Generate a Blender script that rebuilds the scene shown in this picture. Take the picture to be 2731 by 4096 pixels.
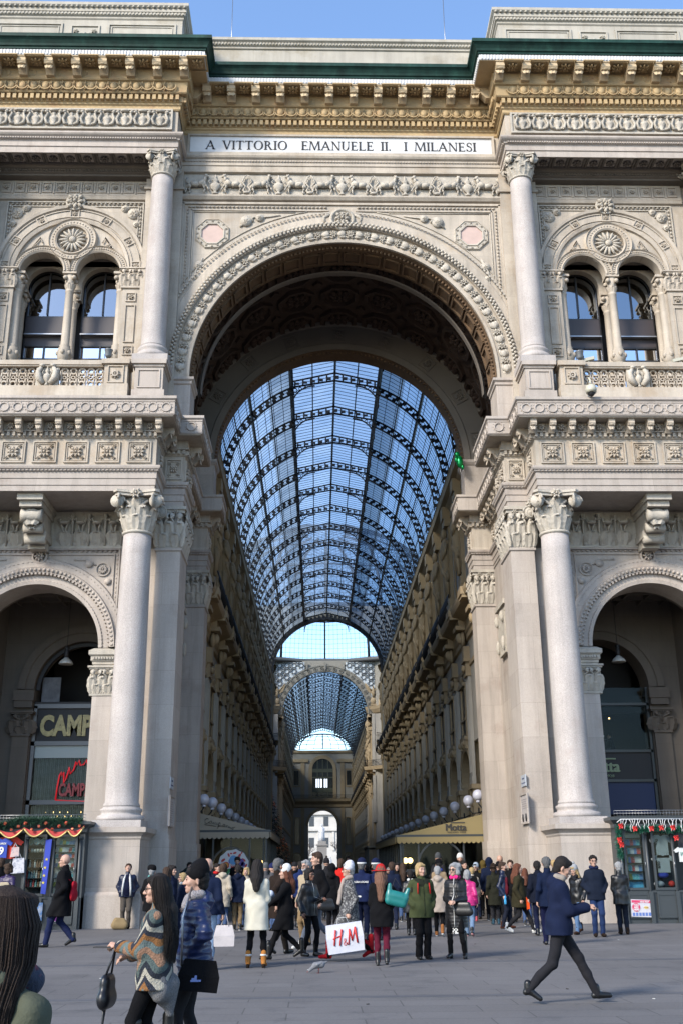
import bpy, bmesh, math, random
from math import pi, sin, cos, radians, sqrt, atan2
from mathutils import Vector, Matrix
import numpy as np
random.seed(7)
for o in list(bpy.data.objects): bpy.data.objects.remove(o)
SC = bpy.context.scene
COL = SC.collection
# ---------------- camera ----------------
cx_, cy_, cz_ = -1.1135, -35.6557, 1.659
yaw, pitch, roll = 0.0274261, 0.3337797, -0.0091277
Fv = Vector((sin(yaw)*cos(pitch), cos(yaw)*cos(pitch), sin(pitch)))
Rv = Vector((cos(yaw), -sin(yaw), 0)); Uv = Rv.cross(Fv)
R2 = cos(roll)*Rv + sin(roll)*Uv; U2 = -sin(roll)*Rv + cos(roll)*Uv
cd = bpy.data.cameras.new('camera'); co = bpy.data.objects.new('camera', cd); COL.objects.link(co)
cd.sensor_fit = 'VERTICAL'; cd.sensor_height = 36; cd.lens = 36.0
cd.clip_start = 0.1; cd.clip_end = 3000
co.matrix_world = Matrix(((R2.x, U2.x, -Fv.x, cx_), (R2.y, U2.y, -Fv.y, cy_), (R2.z, U2.z, -Fv.z, cz_), (0, 0, 0, 1)))
SC.camera = co
# ---------------- light ----------------
SUN_AZ = radians(-133)      # direction towards the sun, measured from +X (left and in front of the facade)
SUN_EL = radians(33)
sd = Vector((cos(SUN_AZ)*cos(SUN_EL), sin(SUN_AZ)*cos(SUN_EL), sin(SUN_EL)))
W = bpy.data.worlds.new('World'); SC.world = W; W.use_nodes = True
nt = W.node_tree; nt.nodes.clear()
sky = nt.nodes.new('ShaderNodeTexSky'); sky.sky_type = 'NISHITA'; sky.sun_disc = False
sky.sun_elevation = SUN_EL; sky.sun_rotation = math.atan2(sd.x, sd.y)
sky.air_density = 1.0; sky.dust_density = 0.6; sky.ozone_density = 3.5
bg = nt.nodes.new('ShaderNodeBackground'); bg.inputs[1].default_value = 0.15
ow = nt.nodes.new('ShaderNodeOutputWorld')
nt.links.new(sky.outputs[0], bg.inputs[0]); nt.links.new(bg.outputs[0], ow.inputs[0])
sl = bpy.data.lights.new('sun', 'SUN'); sl.energy = 2.4; sl.angle = radians(13); sl.color = (1.0, 0.91, 0.79)
so = bpy.data.objects.new('sun', sl); COL.objects.link(so); so.rotation_euler = sd.to_track_quat('Z', 'Y').to_euler()
SC.view_settings.view_transform = 'Standard'; SC.view_settings.look = 'None'
SC.view_settings.exposure = 1.42; SC.view_settings.gamma = 1
SC.cycles.max_bounces = 8; SC.cycles.transparent_max_bounces = 24
SC.cycles.caustics_reflective = False; SC.cycles.caustics_refractive = False
# ---------------- materials ----------------
MATS = {}
ALB = 0.70       # all tabulated colours are darker in reality by this factor
def mat(name, col, rough=0.8, metal=0.0, var=0.0, vscale=0.5, speck=0.0, sscale=30.0, bump=0.0, bscale=20.0, stain=None, brick=None, coat=0.0, emit=None, alt=None, spec=0.5, streak=0.0):
    """procedural surface: base colour, broad tone variation, speckle, stains, block joints, carved bump"""
    if name in MATS: return MATS[name]
    K = ALB; col = tuple(c*K for c in col)
    if alt: alt = (tuple(c*K for c in alt[0]),)+tuple(alt[1:])
    if stain: stain = (tuple(c*K for c in stain[0]),)+tuple(stain[1:])
    m = bpy.data.materials.new(name); m.use_nodes = True; MATS[name] = m
    t = m.node_tree; N = t.nodes; L = t.links
    p = N['Principled BSDF']; p.inputs['Roughness'].default_value = rough; p.inputs['Metallic'].default_value = metal
    p.inputs['Base Color'].default_value = (*col, 1); p.inputs['Coat Weight'].default_value = coat
    p.inputs['Specular IOR Level'].default_value = spec
    if emit: p.inputs['Emission Color'].default_value = (*emit[0], 1); p.inputs['Emission Strength'].default_value = emit[1]
    tc = N.new('ShaderNodeTexCoord'); src = None
    c = N.new('ShaderNodeRGB'); c.outputs[0].default_value = (*col, 1); cur = c.outputs[0]
    def noise(scale, detail=5, rough_=0.6, stretch=None):
        n = N.new('ShaderNodeTexNoise'); n.inputs['Scale'].default_value = scale; n.inputs['Detail'].default_value = detail; n.inputs['Roughness'].default_value = rough_
        if stretch:
            mp = N.new('ShaderNodeMapping'); mp.inputs['Scale'].default_value = stretch; L.new(tc.outputs['Object'], mp.inputs[0]); L.new(mp.outputs[0], n.inputs['Vector'])
        else: L.new(tc.outputs['Object'], n.inputs['Vector'])
        return n.outputs[0]
    def ramp(x, a, b, lo, hi):
        r = N.new('ShaderNodeMapRange'); r.inputs[1].default_value = a; r.inputs[2].default_value = b; r.inputs[3].default_value = lo; r.inputs[4].default_value = hi; L.new(x, r.inputs[0]); return r.outputs[0]
    def mulv(cur, v):
        h = N.new('ShaderNodeHueSaturation'); L.new(v, h.inputs['Value']); L.new(cur, h.inputs['Color']); return h.outputs[0]
    def mix(cur, col2, f):
        x = N.new('ShaderNodeMix'); x.data_type = 'RGBA'; L.new(f, x.inputs[0]); L.new(cur, x.inputs[6]); x.inputs[7].default_value = (*col2, 1); return x.outputs[2]
    if alt: cur = mix(cur, alt[0], ramp(noise(alt[1], 3), alt[2], alt[2]+0.12, 0, alt[3]))
    if var: cur = mulv(cur, ramp(noise(vscale), 0.3, 0.7, 1-var, 1+var))
    if speck: cur = mulv(cur, ramp(noise(sscale, 2, 0.5), 0.3, 0.7, 1-speck, 1+speck))
    if stain: cur = mix(cur, stain[0], ramp(noise(stain[1], 8, 0.7), stain[2], stain[2]+0.15, 0, stain[3]))
    if streak: cur = mulv(cur, ramp(noise(1.0, 6, 0.7, (3.0, 3.0, 0.25)), 0.45, 0.75, 1.0, 1-streak))
    hgt = None
    if brick:
        bw, bh, off, dark, bvar, axis = brick
        sp = N.new('ShaderNodeSeparateXYZ'); L.new(tc.outputs['Object'], sp.inputs[0])
        cb = N.new('ShaderNodeCombineXYZ')
        if axis == 'ground': L.new(sp.outputs[0], cb.inputs[0]); L.new(sp.outputs[1], cb.inputs[1])
        else:
            ad = N.new('ShaderNodeMath'); ad.operation = 'ADD'; L.new(sp.outputs[0], ad.inputs[0]); L.new(sp.outputs[1], ad.inputs[1])
            L.new(ad.outputs[0], cb.inputs[0]); L.new(sp.outputs[2], cb.inputs[1])
        b = N.new('ShaderNodeTexBrick'); L.new(cb.outputs[0], b.inputs['Vector']); b.inputs['Scale'].default_value = 1; b.offset = off
        b.inputs['Brick Width'].default_value = bw; b.inputs['Row Height'].default_value = bh; b.inputs['Mortar Size'].default_value = 0.006 if axis != 'ground' else 0.010
        b.inputs['Mortar Smooth'].default_value = 0.3; b.inputs['Bias'].default_value = 0
        b.inputs['Color1'].default_value = (1-bvar,)*3+(1,); b.inputs['Color2'].default_value = (1+bvar if bvar < .0 else 1,)*3+(1,); b.inputs['Mortar'].default_value = (dark,)*3+(1,)
        mm = N.new('ShaderNodeMix'); mm.data_type = 'RGBA'; mm.blend_type = 'MULTIPLY'; mm.inputs[0].default_value = 1; L.new(cur, mm.inputs[6]); L.new(b.outputs[0], mm.inputs[7]); cur = mm.outputs[2]
    if bump:
        bn = N.new('ShaderNodeBump'); bn.inputs['Strength'].default_value = bump; bn.inputs['Distance'].default_value = 0.05
        L.new(noise(bscale, 4), bn.inputs['Height']); L.new(bn.outputs[0], p.inputs['Normal'])
    L.new(cur, p.inputs['Base Color'])
    return m
# ---------------- mesh helpers ----------------
def arc(cx, cz, r, a0, a1, n): return [(cx+r*cos(a0+(a1-a0)*i/n), cz+r*sin(a0+(a1-a0)*i/n)) for i in range(n+1)]
class MB:
    def __init__(s): s.v = []; s.f = []; s.m = []; s.s = []; s.mi = 0
    def add(s, vs, fs, sm=False, M=None):
        b = len(s.v)
        s.v += [tuple(M @ Vector(v)) for v in vs] if M else [tuple(v) for v in vs]
        s.f += [tuple(b+i for i in f) for f in fs]; s.m += [s.mi]*len(fs); s.s += [sm]*len(fs); return s
    def merge(s, o, M=None):
        b = len(s.v)
        s.v += [tuple(M @ Vector(v)) for v in o.v] if M else o.v
        s.f += [tuple(b+i for i in f) for f in o.f]; s.m += [k if k else s.mi for k in o.m]; s.s += o.s; return s
    def box(s, x0, x1, y0, y1, z0, z1, M=None):
        vs = [(x, y, z) for z in (z0, z1) for y in (y0, y1) for x in (x0, x1)]
        return s.add(vs, [(0,2,3,1),(4,5,7,6),(0,1,5,4),(2,6,7,3),(0,4,6,2),(1,3,7,5)], M=M)
    def lathe(s, prof, n=16, M=None, sm=True, a0=0, a1=2*pi, caps=True):
        full = abs(a1-a0-2*pi) < 1e-6; k = n if full else n+1
        vs = [(r*cos(a0+(a1-a0)*i/n), r*sin(a0+(a1-a0)*i/n), z) for r, z in prof for i in range(k)]
        fs = []
        for j in range(len(prof)-1):
            for i in range(n):
                i2 = (i+1) % k
                fs.append((j*k+i, j*k+i2, (j+1)*k+i2, (j+1)*k+i))
        if full and caps:
            if prof[0][0] > 1e-6: fs.append(tuple(range(k))[::-1])
            if prof[-1][0] > 1e-6: fs.append(tuple((len(prof)-1)*k+i for i in range(k)))
        return s.add(vs, fs, sm, M)
    def prism(s, poly, y0, y1, M=None, sm=False):
        """poly in XZ, extruded along Y"""
        n = len(poly); vs = [(x, y0, z) for x, z in poly]+[(x, y1, z) for x, z in poly]
        fs = [tuple(range(n)), tuple(range(2*n-1, n-1, -1))]+[(i, n+i, n+(i+1) % n, (i+1) % n) for i in range(n)]
        return s.add(vs, fs, sm, M)
    def sweep(s, path, prof, closed=False):
        """path: plan points (x,y); prof: (offset to the left-hand outward side, z)"""
        n = len(path); offs = []
        for i in range(n):
            P = Vector(path[i])
            a = Vector(path[i])-Vector(path[i-1]) if (i or closed) else None
            b = Vector(path[(i+1) % n])-Vector(path[i]) if (i < n-1 or closed) else None
            na = Vector((a.y, -a.x)).normalized() if a else None; nb = Vector((b.y, -b.x)).normalized() if b else None
            if na is None: m = nb
            elif nb is None: m = na
            else: m = (na+nb)/(1+na.dot(nb))
            offs.append(m)
        k = len(prof)
        vs = [(path[i][0]+offs[i].x*d, path[i][1]+offs[i].y*d, z) for i in range(n) for d, z in prof]
        fs = [(i*k+j, i*k+j+1, ((i+1) % n)*k+j+1, ((i+1) % n)*k+j) for i in range(n if closed else n-1) for j in range(k-1)]
        return s.add(vs, fs)
    def ring(s, cx, cz, prof, a0=0.0, a1=pi, n=48, closed=False, sm=False, M=None):
        """arc sweep in XZ: prof (r, y)"""
        k = len(prof); vs = []
        for i in range(n+1):
            a = a0+(a1-a0)*i/n
            vs += [(cx+r*cos(a), y, cz+r*sin(a)) for r, y in prof]
        fs = [(i*k+j, i*k+(j+1) % k, (i+1)*k+(j+1) % k, (i+1)*k+j) for i in range(n) for j in range(k if closed else k-1)]
        return s.add(vs, fs, sm, M)
    def tube(s, pts, r, n=6, M=None, sm=True, caps=True):
        pts = [Vector(p) for p in pts]; rr = r if isinstance(r, (list, tuple)) else [r]*len(pts)
        vs = []; up = None
        for i, p in enumerate(pts):
            t = (pts[min(i+1, len(pts)-1)]-pts[max(i-1, 0)])
            t = t.normalized() if t.length > 1e-9 else Vector((0, 0, 1))
            if up is None or abs(up.dot(t)) > .95: up = Vector((0, 0, 1)) if abs(t.z) < .9 else Vector((0, 1, 0))
            u = t.cross(up).normalized(); w = u.cross(t); up = w
            vs += [tuple(p+(u*cos(2*pi*k/n)+w*sin(2*pi*k/n))*rr[i]) for k in range(n)]
        fs = [(i*n+k, i*n+(k+1) % n, (i+1)*n+(k+1) % n, (i+1)*n+k) for i in range(len(pts)-1) for k in range(n)]
        if caps: fs += [tuple(range(n))[::-1], tuple((len(pts)-1)*n+k for k in range(n))]
        return s.add(vs, fs, sm, M)
    def ell(s, c, r, n=10, k=6, M=None):
        r = r if isinstance(r, (tuple, list)) else (r, r, r)
        T = Matrix.Translation(Vector(c)) @ Matrix.Diagonal((*r, 1))
        if M: T = M @ T
        pr = [(max(sin(pi*j/k), 1e-7), -cos(pi*j/k)) for j in range(k+1)]
        return s.lathe(pr, n, T)
    def quad(s, a, b, c, d): return s.add([a, b, c, d], [(0, 1, 2, 3)])
    def build(s, name, mats, parent=None, loc=None, rot=None):
        me = bpy.data.meshes.new(name); me.from_pydata(s.v, [], s.f)
        if not isinstance(mats, (list, tuple)): mats = [mats]
        for m in mats: me.materials.append(m)
        me.polygons.foreach_set('material_index', [min(k, len(mats)-1) for k in s.m]); me.polygons.foreach_set('use_smooth', s.s)
        bm = bmesh.new(); bm.from_mesh(me); bmesh.ops.recalc_face_normals(bm, faces=bm.faces); bm.to_mesh(me); bm.free()
        me.update()
        o = bpy.data.objects.new(name, me); COL.objects.link(o)
        if parent: o.parent = parent
        if loc: o.location = loc
        if rot: o.rotation_euler = rot
        return o
def tag(o, label, cat, group=None):
    o['label'] = label; o['category'] = cat
    if group: o['group'] = group
    return o
def thing(name, label, cat, loc=(0, 0, 0), rz=0.0, group=None):
    o = bpy.data.objects.new(name, None); COL.objects.link(o); o.location = loc; o.rotation_euler = (0, 0, rz); o.empty_display_size = .3
    return tag(o, label, cat, group)
def struct(o, kind='structure'): o['kind'] = kind; return o
def inst(o, parent, M):
    """copy of a part sharing its mesh"""
    c = o.copy(); COL.objects.link(c); c.parent = parent; c.matrix_basis = M; return c
def copy_tree(o, parent=None):
    c = o.copy(); COL.objects.link(c); c.parent = parent
    for ch in o.children: copy_tree(ch, c)
    return c
def T(x, y, z): return Matrix.Translation((x, y, z))
def RZ(a): return Matrix.Rotation(a, 4, 'Z')
def RX(a): return Matrix.Rotation(a, 4, 'X')
def RY(a): return Matrix.Rotation(a, 4, 'Y')
def S(x, y, z): return Matrix.Diagonal((x, y, z, 1))
MIR = S(-1, 1, 1)
def text_mb(txt, size, depth, bold=0.0, mi=0, align='CENTER', shear=0.0, spacing=1.0):
    """solid lettering in the XZ plane facing -Y, baseline at z=0"""
    cu = bpy.data.curves.new('t', 'FONT'); cu.body = txt; cu.size = size; cu.extrude = depth/2; cu.offset = bold; cu.align_x = align; cu.shear = shear; cu.space_character = spacing
    cu.resolution_u = 3
    ob = bpy.data.objects.new('t', cu); COL.objects.link(ob)
    me = bpy.data.meshes.new_from_object(ob); mb = MB(); mb.mi = mi
    mb.add([(v.co.x, -v.co.z, v.co.y) for v in me.vertices], [tuple(p.vertices) for p in me.polygons])
    bpy.data.objects.remove(ob); bpy.data.meshes.remove(me); bpy.data.curves.remove(cu)
    return mb
# ---------------- stone and setting materials ----------------
STONE = mat('pink_granite', (0.515, 0.45, 0.39), .75, var=.14, vscale=.35, speck=.11, sscale=45, bump=.12, bscale=60, stain=((0.37, 0.29, 0.24), .6, .54, .6), brick=(2.4, 1.15, .5, .66, .13, 'wall'), streak=.26)
SHAFT = mat('column_granite', (0.49, 0.445, 0.415), .75, var=.12, vscale=.8, speck=.17, sscale=34, bump=.15, bscale=60, streak=.22, stain=((0.42, 0.35, 0.31), 1.3, .55, .5))
CREAM = mat('cream_marble', (0.55, 0.48, 0.39), .75, var=.17, vscale=.6, speck=.06, sscale=20, bump=.12, bscale=25, stain=((0.40, 0.29, 0.18), .5, .53, .6), brick=(1.9, 1.0, .5, .74, .10, 'wall'), streak=.30)
CARVE = mat('carved_marble', (0.54, 0.49, 0.41), .8, var=.17, vscale=1.6, bump=.5, bscale=26, stain=((0.27, 0.23, 0.19), 4.0, .56, .5), streak=.2)
OCHRE = mat('ochre_stone', (0.50, 0.36, 0.185), .75, var=.18, vscale=.7, bump=.3, bscale=14, stain=((0.40, 0.21, 0.10), 1.2, .53, .5))
DKOCH = mat('shaded_soffit_ochre', (0.15, 0.09, 0.045), .85, var=.25, vscale=1.2, bump=.3, bscale=14)  # soffit shade put into the colour, far darker than the open ochre
OCHRE2 = mat('ochre_stone_pale', (0.58, 0.45, 0.28), .75, var=.14, vscale=.7, bump=.25, bscale=14, stain=((0.42, 0.27, 0.15), 1.1, .55, .5), streak=.2)
WHITE = mat('white_marble', (0.72, 0.72, 0.71), .5, var=.06, vscale=1.2, stain=((.5, .52, .55), 1.5, .56, .4))
COPPER = mat('green_patina_copper', (0.014, 0.052, 0.040), .6, var=.35, vscale=2.0, stain=((0.05, 0.15, 0.11), 1.6, .55, .5), spec=.2, streak=.5)
ATTIC = mat('attic_stone', (0.52, 0.485, 0.41), .8, var=.12, vscale=.5, speck=.04, stain=((0.36, 0.31, 0.22), .8, .52, .6), brick=(1.6, 1.4, .5, .8, .05, 'wall'), streak=.25)
PINKST = mat('pink_inset_stone', (0.60, 0.44, 0.38), .6, var=.08, vscale=3)
TERRA = mat('shaded_vault_terracotta', (0.05, 0.028, 0.018), .85, var=.3, vscale=1.5, bump=.3, bscale=8)  # terracotta darkened to near black: the vault's shade is in the colour
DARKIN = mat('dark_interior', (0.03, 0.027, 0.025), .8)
INST = mat('shaded_inner_stone', (0.16, 0.135, 0.11), .8, var=.15, vscale=.6, brick=(2.0, 1.0, .5, .75, .06, 'wall'), streak=.15)  # base colour darkened to stand for shade inside arch, soffits and porticoes
IRON = mat('dark_iron', (0.018, 0.020, 0.024), .5, metal=.3)
LETTER = mat('carved_letter_dark', (0.03, 0.03, 0.035), .8)
def glassy(name, tint, rough=.05, trans=.6, refl=.25, dust=0.0):
    m = bpy.data.materials.new(name); m.use_nodes = True; t = m.node_tree; t.nodes.clear(); N = t.nodes; L = t.links
    tr = N.new('ShaderNodeBsdfTransparent'); tr.inputs[0].default_value = (*[c*trans for c in tint], 1)
    gl = N.new('ShaderNodeBsdfGlossy'); gl.inputs['Roughness'].default_value = rough; gl.inputs[0].default_value = (*tint, 1)
    mx = N.new('ShaderNodeMixShader'); lw = N.new('ShaderNodeLayerWeight'); lw.inputs[0].default_value = .5
    mr = N.new('ShaderNodeMapRange'); mr.inputs[1].default_value = .6; mr.inputs[2].default_value = 1; mr.inputs[3].default_value = refl; mr.inputs[4].default_value = min(1, refl+.12); L.new(lw.outputs[1], mr.inputs[0])
    L.new(mr.outputs[0], mx.inputs[0]); L.new(tr.outputs[0], mx.inputs[1]); L.new(gl.outputs[0], mx.inputs[2])
    out = mx.outputs[0]
    if dust:        # grime on the panes scatters the daylight
        tl = N.new('ShaderNodeBsdfTranslucent'); tl.inputs[0].default_value = (.38, .50, .64, 1); m2 = N.new('ShaderNodeMixShader'); tc = N.new('ShaderNodeTexCoord'); no = N.new('ShaderNodeTexNoise'); no.inputs['Scale'].default_value = .8; no.inputs['Detail'].default_value = 6
        L.new(tc.outputs['Object'], no.inputs['Vector']); mr2 = N.new('ShaderNodeMapRange'); mr2.inputs[1].default_value = .3; mr2.inputs[2].default_value = .7; mr2.inputs[3].default_value = dust*.6; mr2.inputs[4].default_value = min(1, dust*1.5); L.new(no.outputs[0], mr2.inputs[0])
        L.new(mr2.outputs[0], m2.inputs[0]); L.new(out, m2.inputs[1]); L.new(tl.outputs[0], m2.inputs[2]); out = m2.outputs[0]
    o = N.new('ShaderNodeOutputMaterial'); L.new(out, o.inputs[0]); return m
ROOFG = glassy('roof_glass', (0.74, 0.81, 0.87), .2, .66, .03, .26)
ROOFD = glassy('dirty_roof_glass', (0.70, 0.74, 0.74), .4, .30, .03, .22)
DOMEG = glassy('dome_glass', (0.92, 0.96, 1.0), .2, .97, .02)
WING = glassy('window_glass', (0.9, 0.95, 1.0), .02, .25, .30)
WINL = glassy('bright_window_glass', (0.95, 0.97, 1.0), .02, .2, .75)
SHOPG = glassy('shop_glass', (0.8, 0.85, 0.85), .03, .93, .008)
PAVE = mat('grey_paving', (0.172, 0.166, 0.165), .7, var=.16, vscale=.22, speck=.10, sscale=26, bump=.12, bscale=30, stain=((0.085, 0.085, 0.09), 1.1, .54, .7), brick=(1.45, .58, .37, .52, .13, 'ground'), spec=.3)
PAVE2 = mat('gallery_paving', (0.12, 0.105, 0.095), .5, var=.15, vscale=.6, brick=(1.0, 1.0, .0, .6, .2, 'ground'))
# ---------------- the ground ----------------
g = MB(); g.quad((-400, -300, 0), (400, -300, 0), (400, 600, 0), (-400, 600, 0)); struct(g.build('paving', PAVE))
g = MB(); g.box(-5.8, 5.8, 0.2, 215, -.01, .004); struct(g.build('gallery_floor', PAVE2))
g = MB(); g.box(-16, 16, -3.42, -3.05, -.01, .006); g.box(-16, 16, -15.4, -15.1, -.01, .005); g.box(-16, 16, -20.6, -20.38, -.01, .005)
KERB = mat('paving_band', (0.105, 0.107, 0.118), .65, var=.12, vscale=.8, brick=(2.2, .5, .4, .7, .06, 'ground')); struct(g.build('paving_band', KERB))
# ---------------- ornament templates (built around the origin, facing -Y) ----------------
def leaf(w, h, curl, n=7, thick=.5):
    """acanthus leaf standing on z=0, curling outwards (-Y) at its tip"""
    mb = MB(); rows = []
    for i in range(n+1):
        t = i/n; z = h*(t if t < .8 else .8+.12*sin((t-.8)/.2*pi)); y = -curl*(t**2.2)-(.25*curl*sin(pi*t)); ww = w*.5*(.62+.55*sin(pi*min(t*1.05, 1))**.8)*(1 if t < .85 else (1-(t-.85)/.15*.6))
        ww *= (1+.13*(i % 2))
        rows.append([(-ww, y+ww*.55*thick, z-.02*h), (-ww*.5, y-.02*w, z), (0, y+.03*w, z+.02*h), (ww*.5, y-.02*w, z), (ww, y+ww*.55*thick, z-.02*h)])
    vs = [p for r in rows for p in r]; fs = [(i*5+j, i*5+j+1, (i+1)*5+j+1, (i+1)*5+j) for i in range(n) for j in range(4)]
    mb.add(vs, fs); t2 = [(x, y+.06*w, z) for x, y, z in vs]; mb.add(t2, fs); return mb
def spiral(r, turns=1.6, n=22, w=.22, d=.12):
    mb = MB(); pts = []
    for i in range(n+1):
        a = 2*pi*turns*i/n; rr = r*(1-.78*i/n); pts.append((rr*cos(a), 0, rr*sin(a)))
    mb.tube(pts, [r*w*.7*(1-.5*i/n) for i in range(n+1)], 5); mb.ell((0, -d*.1, 0), (r*.2, r*.2, r*.2), 8, 5)
    mb.lathe([(r*.85, -d*.12), (r*.85, d*.3)], 12, RX(pi/2)); return mb
def rosette(r, d, petals=8, square=False):
    mb = MB(); mb.ell((0, -d*.6, 0), (r*.22, d*.6, r*.22), 8, 5)
    for k in range(petals):
        a = 2*pi*k/petals; rr = r*.6*(1.25 if square and k % 2 else 1)
        mb.ell((0, 0, 0), (r*.36, d*.55, r*.20), 7, 4, T(rr*cos(a), -d*.35, rr*sin(a)) @ RY(-a))
    for k in range(petals):
        a = 2*pi*(k+.5)/petals; mb.ell((0, 0, 0), (r*.2, d*.4, r*.12), 6, 4, T(r*.42*cos(a), -d*.5, r*.42*sin(a)) @ RY(-a))
    return mb
def frame_rect(mb, x0, x1, z0, z1, y, w, d, foot=True):
    """raised picture-frame moulding on a wall at y"""
    for (a, b, c, e) in ((x0, x1, z1-w, z1), (x0, x0+w, z0+w, z1-w), (x1-w, x1, z0+w, z1-w))+(((x0, x1, z0, z0+w),) if foot else ()):
        mb.box(a, b, y-d, y+.02, c, e)
def capital(r0, w, h):
    """Corinthian capital on z=0..h for a shaft of radius r0, abacus width w"""
    mb = MB(); mb.lathe([(r0*1.02, -.06*h), (r0*1.12, -.03*h), (r0*1.12, .01*h), (r0*.96, .03*h), (r0*.95, .5*h), (r0*1.15, .84*h)], 20)
    for row, (hh, z, n, off, cu) in enumerate(((.42*h, .02*h, 8, 0, .20), (.62*h, .06*h, 8, .5, .26))):
        lf = leaf(2*pi*r0/n*1.02, hh, r0*cu*2)
        for k in range(n):
            mb.merge(lf, RZ(2*pi*(k+off)/n) @ T(0, -r0*.98, z))
    hw = w/2; pts = []
    for k in range(4):                    # concave abacus with cut corners
        a = pi/2*k+pi/4; c = Vector((cos(a), sin(a)))*hw*1.36; t = Vector((-sin(a), cos(a)))
        pts.append(c-t*hw*.13); pts.append(c+t*hw*.13)
        m = pi/2*(k+1)
        for q in (-.5, -.2, .2, .5):
            dd = hw*(.86+.32*q*q*1.6); mm = Vector((cos(m), sin(m)))*dd+Vector((-sin(m), cos(m)))*q*hw*1.35; pts.append(mm)
    def slab(z0, z1, sc):
        n = len(pts); vs = [(p.x*sc, p.y*sc, z0) for p in pts]+[(p.x*sc, p.y*sc, z1) for p in pts]
        mb.add(vs, [tuple(range(n))[::-1], tuple(range(n, 2*n))]+[(i, (i+1) % n, n+(i+1) % n, n+i) for i in range(n)])
    slab(.86*h, .93*h, .93); slab(.935*h, h, 1.0)
    sp = spiral(.19*h, d=.1*h)
    for k in range(4):
        a = pi/2*k+pi/4
        for sg in (-1, 1):
            mb.merge(sp, RZ(a+pi/2) @ T(0, -hw*1.08, .72*h) @ RZ(sg*.75) @ T(-sg*.06*h, 0, 0))
            b = RZ(a+pi/2+sg*.40)          # stalk running to the volute
            mb.tube([(0, -r0*1.0, .45*h), (0, -r0*1.12, .66*h), (-sg*.12*h, -r0*1.25, .76*h)], .045*h, 5, b)
        mb.merge(leaf(.2*h, .36*h, .10*h), RZ(pi/2*k) @ T(0, -r0*1.12, .5*h))
        mb.merge(rosette(.15*h, .1*h, 6), RZ(pi/2*k) @ T(0, -hw*.9, .9*h))
    return mb
def pil_capital(w, h, d=.3, n=3, sides=True):
    """flat capital for a pilaster w wide (x centred), front face at y=0, standing on z=0"""
    mb = MB(); mb.box(-w/2, w/2, -.02, d, 0, h*.9); mb.box(-w/2-.05, w/2+.05, -.07, d, -.07, 0)
    mb.box(-w/2-.14, w/2+.14, -.16, d, .93*h, h); mb.box(-w/2-.1, w/2+.1, -.11, d, .87*h, .928*h)
    def side(M, w, n):
        for k in range(n): mb.merge(leaf(w/n*.98, .36*h, .13), M @ T(-w/2+w*(k+.5)/n, -.03, .01*h))
        for k in range(n+1):
            x = -w/2+w*k/n; mb.merge(leaf(w/n*.8, .66*h, .17), M @ T(max(-w/2+.03, min(w/2-.03, x)), -.03, .02*h))
        for k in range(n):
            x = -w/2+w*(k+.5)/n
            for sg in (-1, 1): mb.tube([(x, -.06, .4*h), (x+sg*.05, -.1, .62*h), (x+sg*w/n*.42, -.2, .74*h)], .035, 5, M); mb.merge(spiral(.1*h, 1.2, 12), M @ T(x+sg*w/n*.36, -.16, .76*h))
            mb.merge(rosette(.09*h, .08, 6), M @ T(x, -.12, .82*h))
    side(Matrix.Identity(4), w, n)
    return mb, side
def modillion(w, h, d):
    """scroll bracket: top at z=0, back at y=0, reaching to y=-d"""
    pr = [(0, 0), (-d, 0), (-d, -.18*h), (-d*1.02, -.35*h), (-d*.9, -.55*h), (-d*.72, -.55*h), (-d*.62, -.5*h), (-d*.45, -.72*h), (-d*.25, -1.0*h), (0, -1.0*h)]
    mb = MB(); mb.add([(-w/2, y, z) for y, z in pr]+[(w/2, y, z) for y, z in pr], [tuple(range(10)), tuple(range(19, 9, -1))]+[(i, 10+i, 10+(i+1) % 10, (i+1) % 10) for i in range(10)])
    mb.box(-w*.6, w*.6, -d*1.06, 0, 0, .10*h); mb.merge(leaf(w*.8, h*.75, .04), T(0, -d*.85, -.9*h) @ RX(-.25))
    mb.ell((0, -d*.85, -.42*h), (w*.53, .14*h, .16*h), 10, 6)
    return mb
def eggs(mb, x0, x1, z, r, y, step, M=None, dart=True):
    n = max(1, int(round((x1-x0)/step))); st = (x1-x0)/n
    e = MB(); e.ell((0, 0, 0), (r*.78, r*.5, r), 8, 5); e.ring(0, 0, [(r*1.05, -.02), (r*1.05, -r*.42), (r*1.25, -r*.42), (r*1.25, -.02)], pi*.95, pi*2.05, 8)
    d = MB(); d.box(-r*.1, r*.1, -r*.3, 0, -r, r)
    for i in range(n):
        x = x0+(i+.5)*st; A = T(x, y, z); mb.merge(e, M @ A if M else A)
        if dart and i: A = T(x0+i*st, y, z); mb.merge(d, M @ A if M else A)
def dentils(mb, x0, x1, z0, z1, y0, y1, step, M=None, duty=.58):
    n = max(1, int(round((x1-x0)/step))); st = (x1-x0)/n
    for i in range(n):
        x = x0+i*st; mb.box(x, x+st*duty, y0, y1, z0, z1, M)
def segs(path):
    """frames (matrix, length, convex flags) for each straight piece of a plan path, local x along it, -y outwards"""
    out = []
    for i in range(len(path)-1):
        a, b = Vector(path[i]), Vector(path[i+1]); d = b-a
        out.append((T(a.x, a.y, 0) @ RZ(atan2(d.y, d.x)), d.length))
    return out
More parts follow.
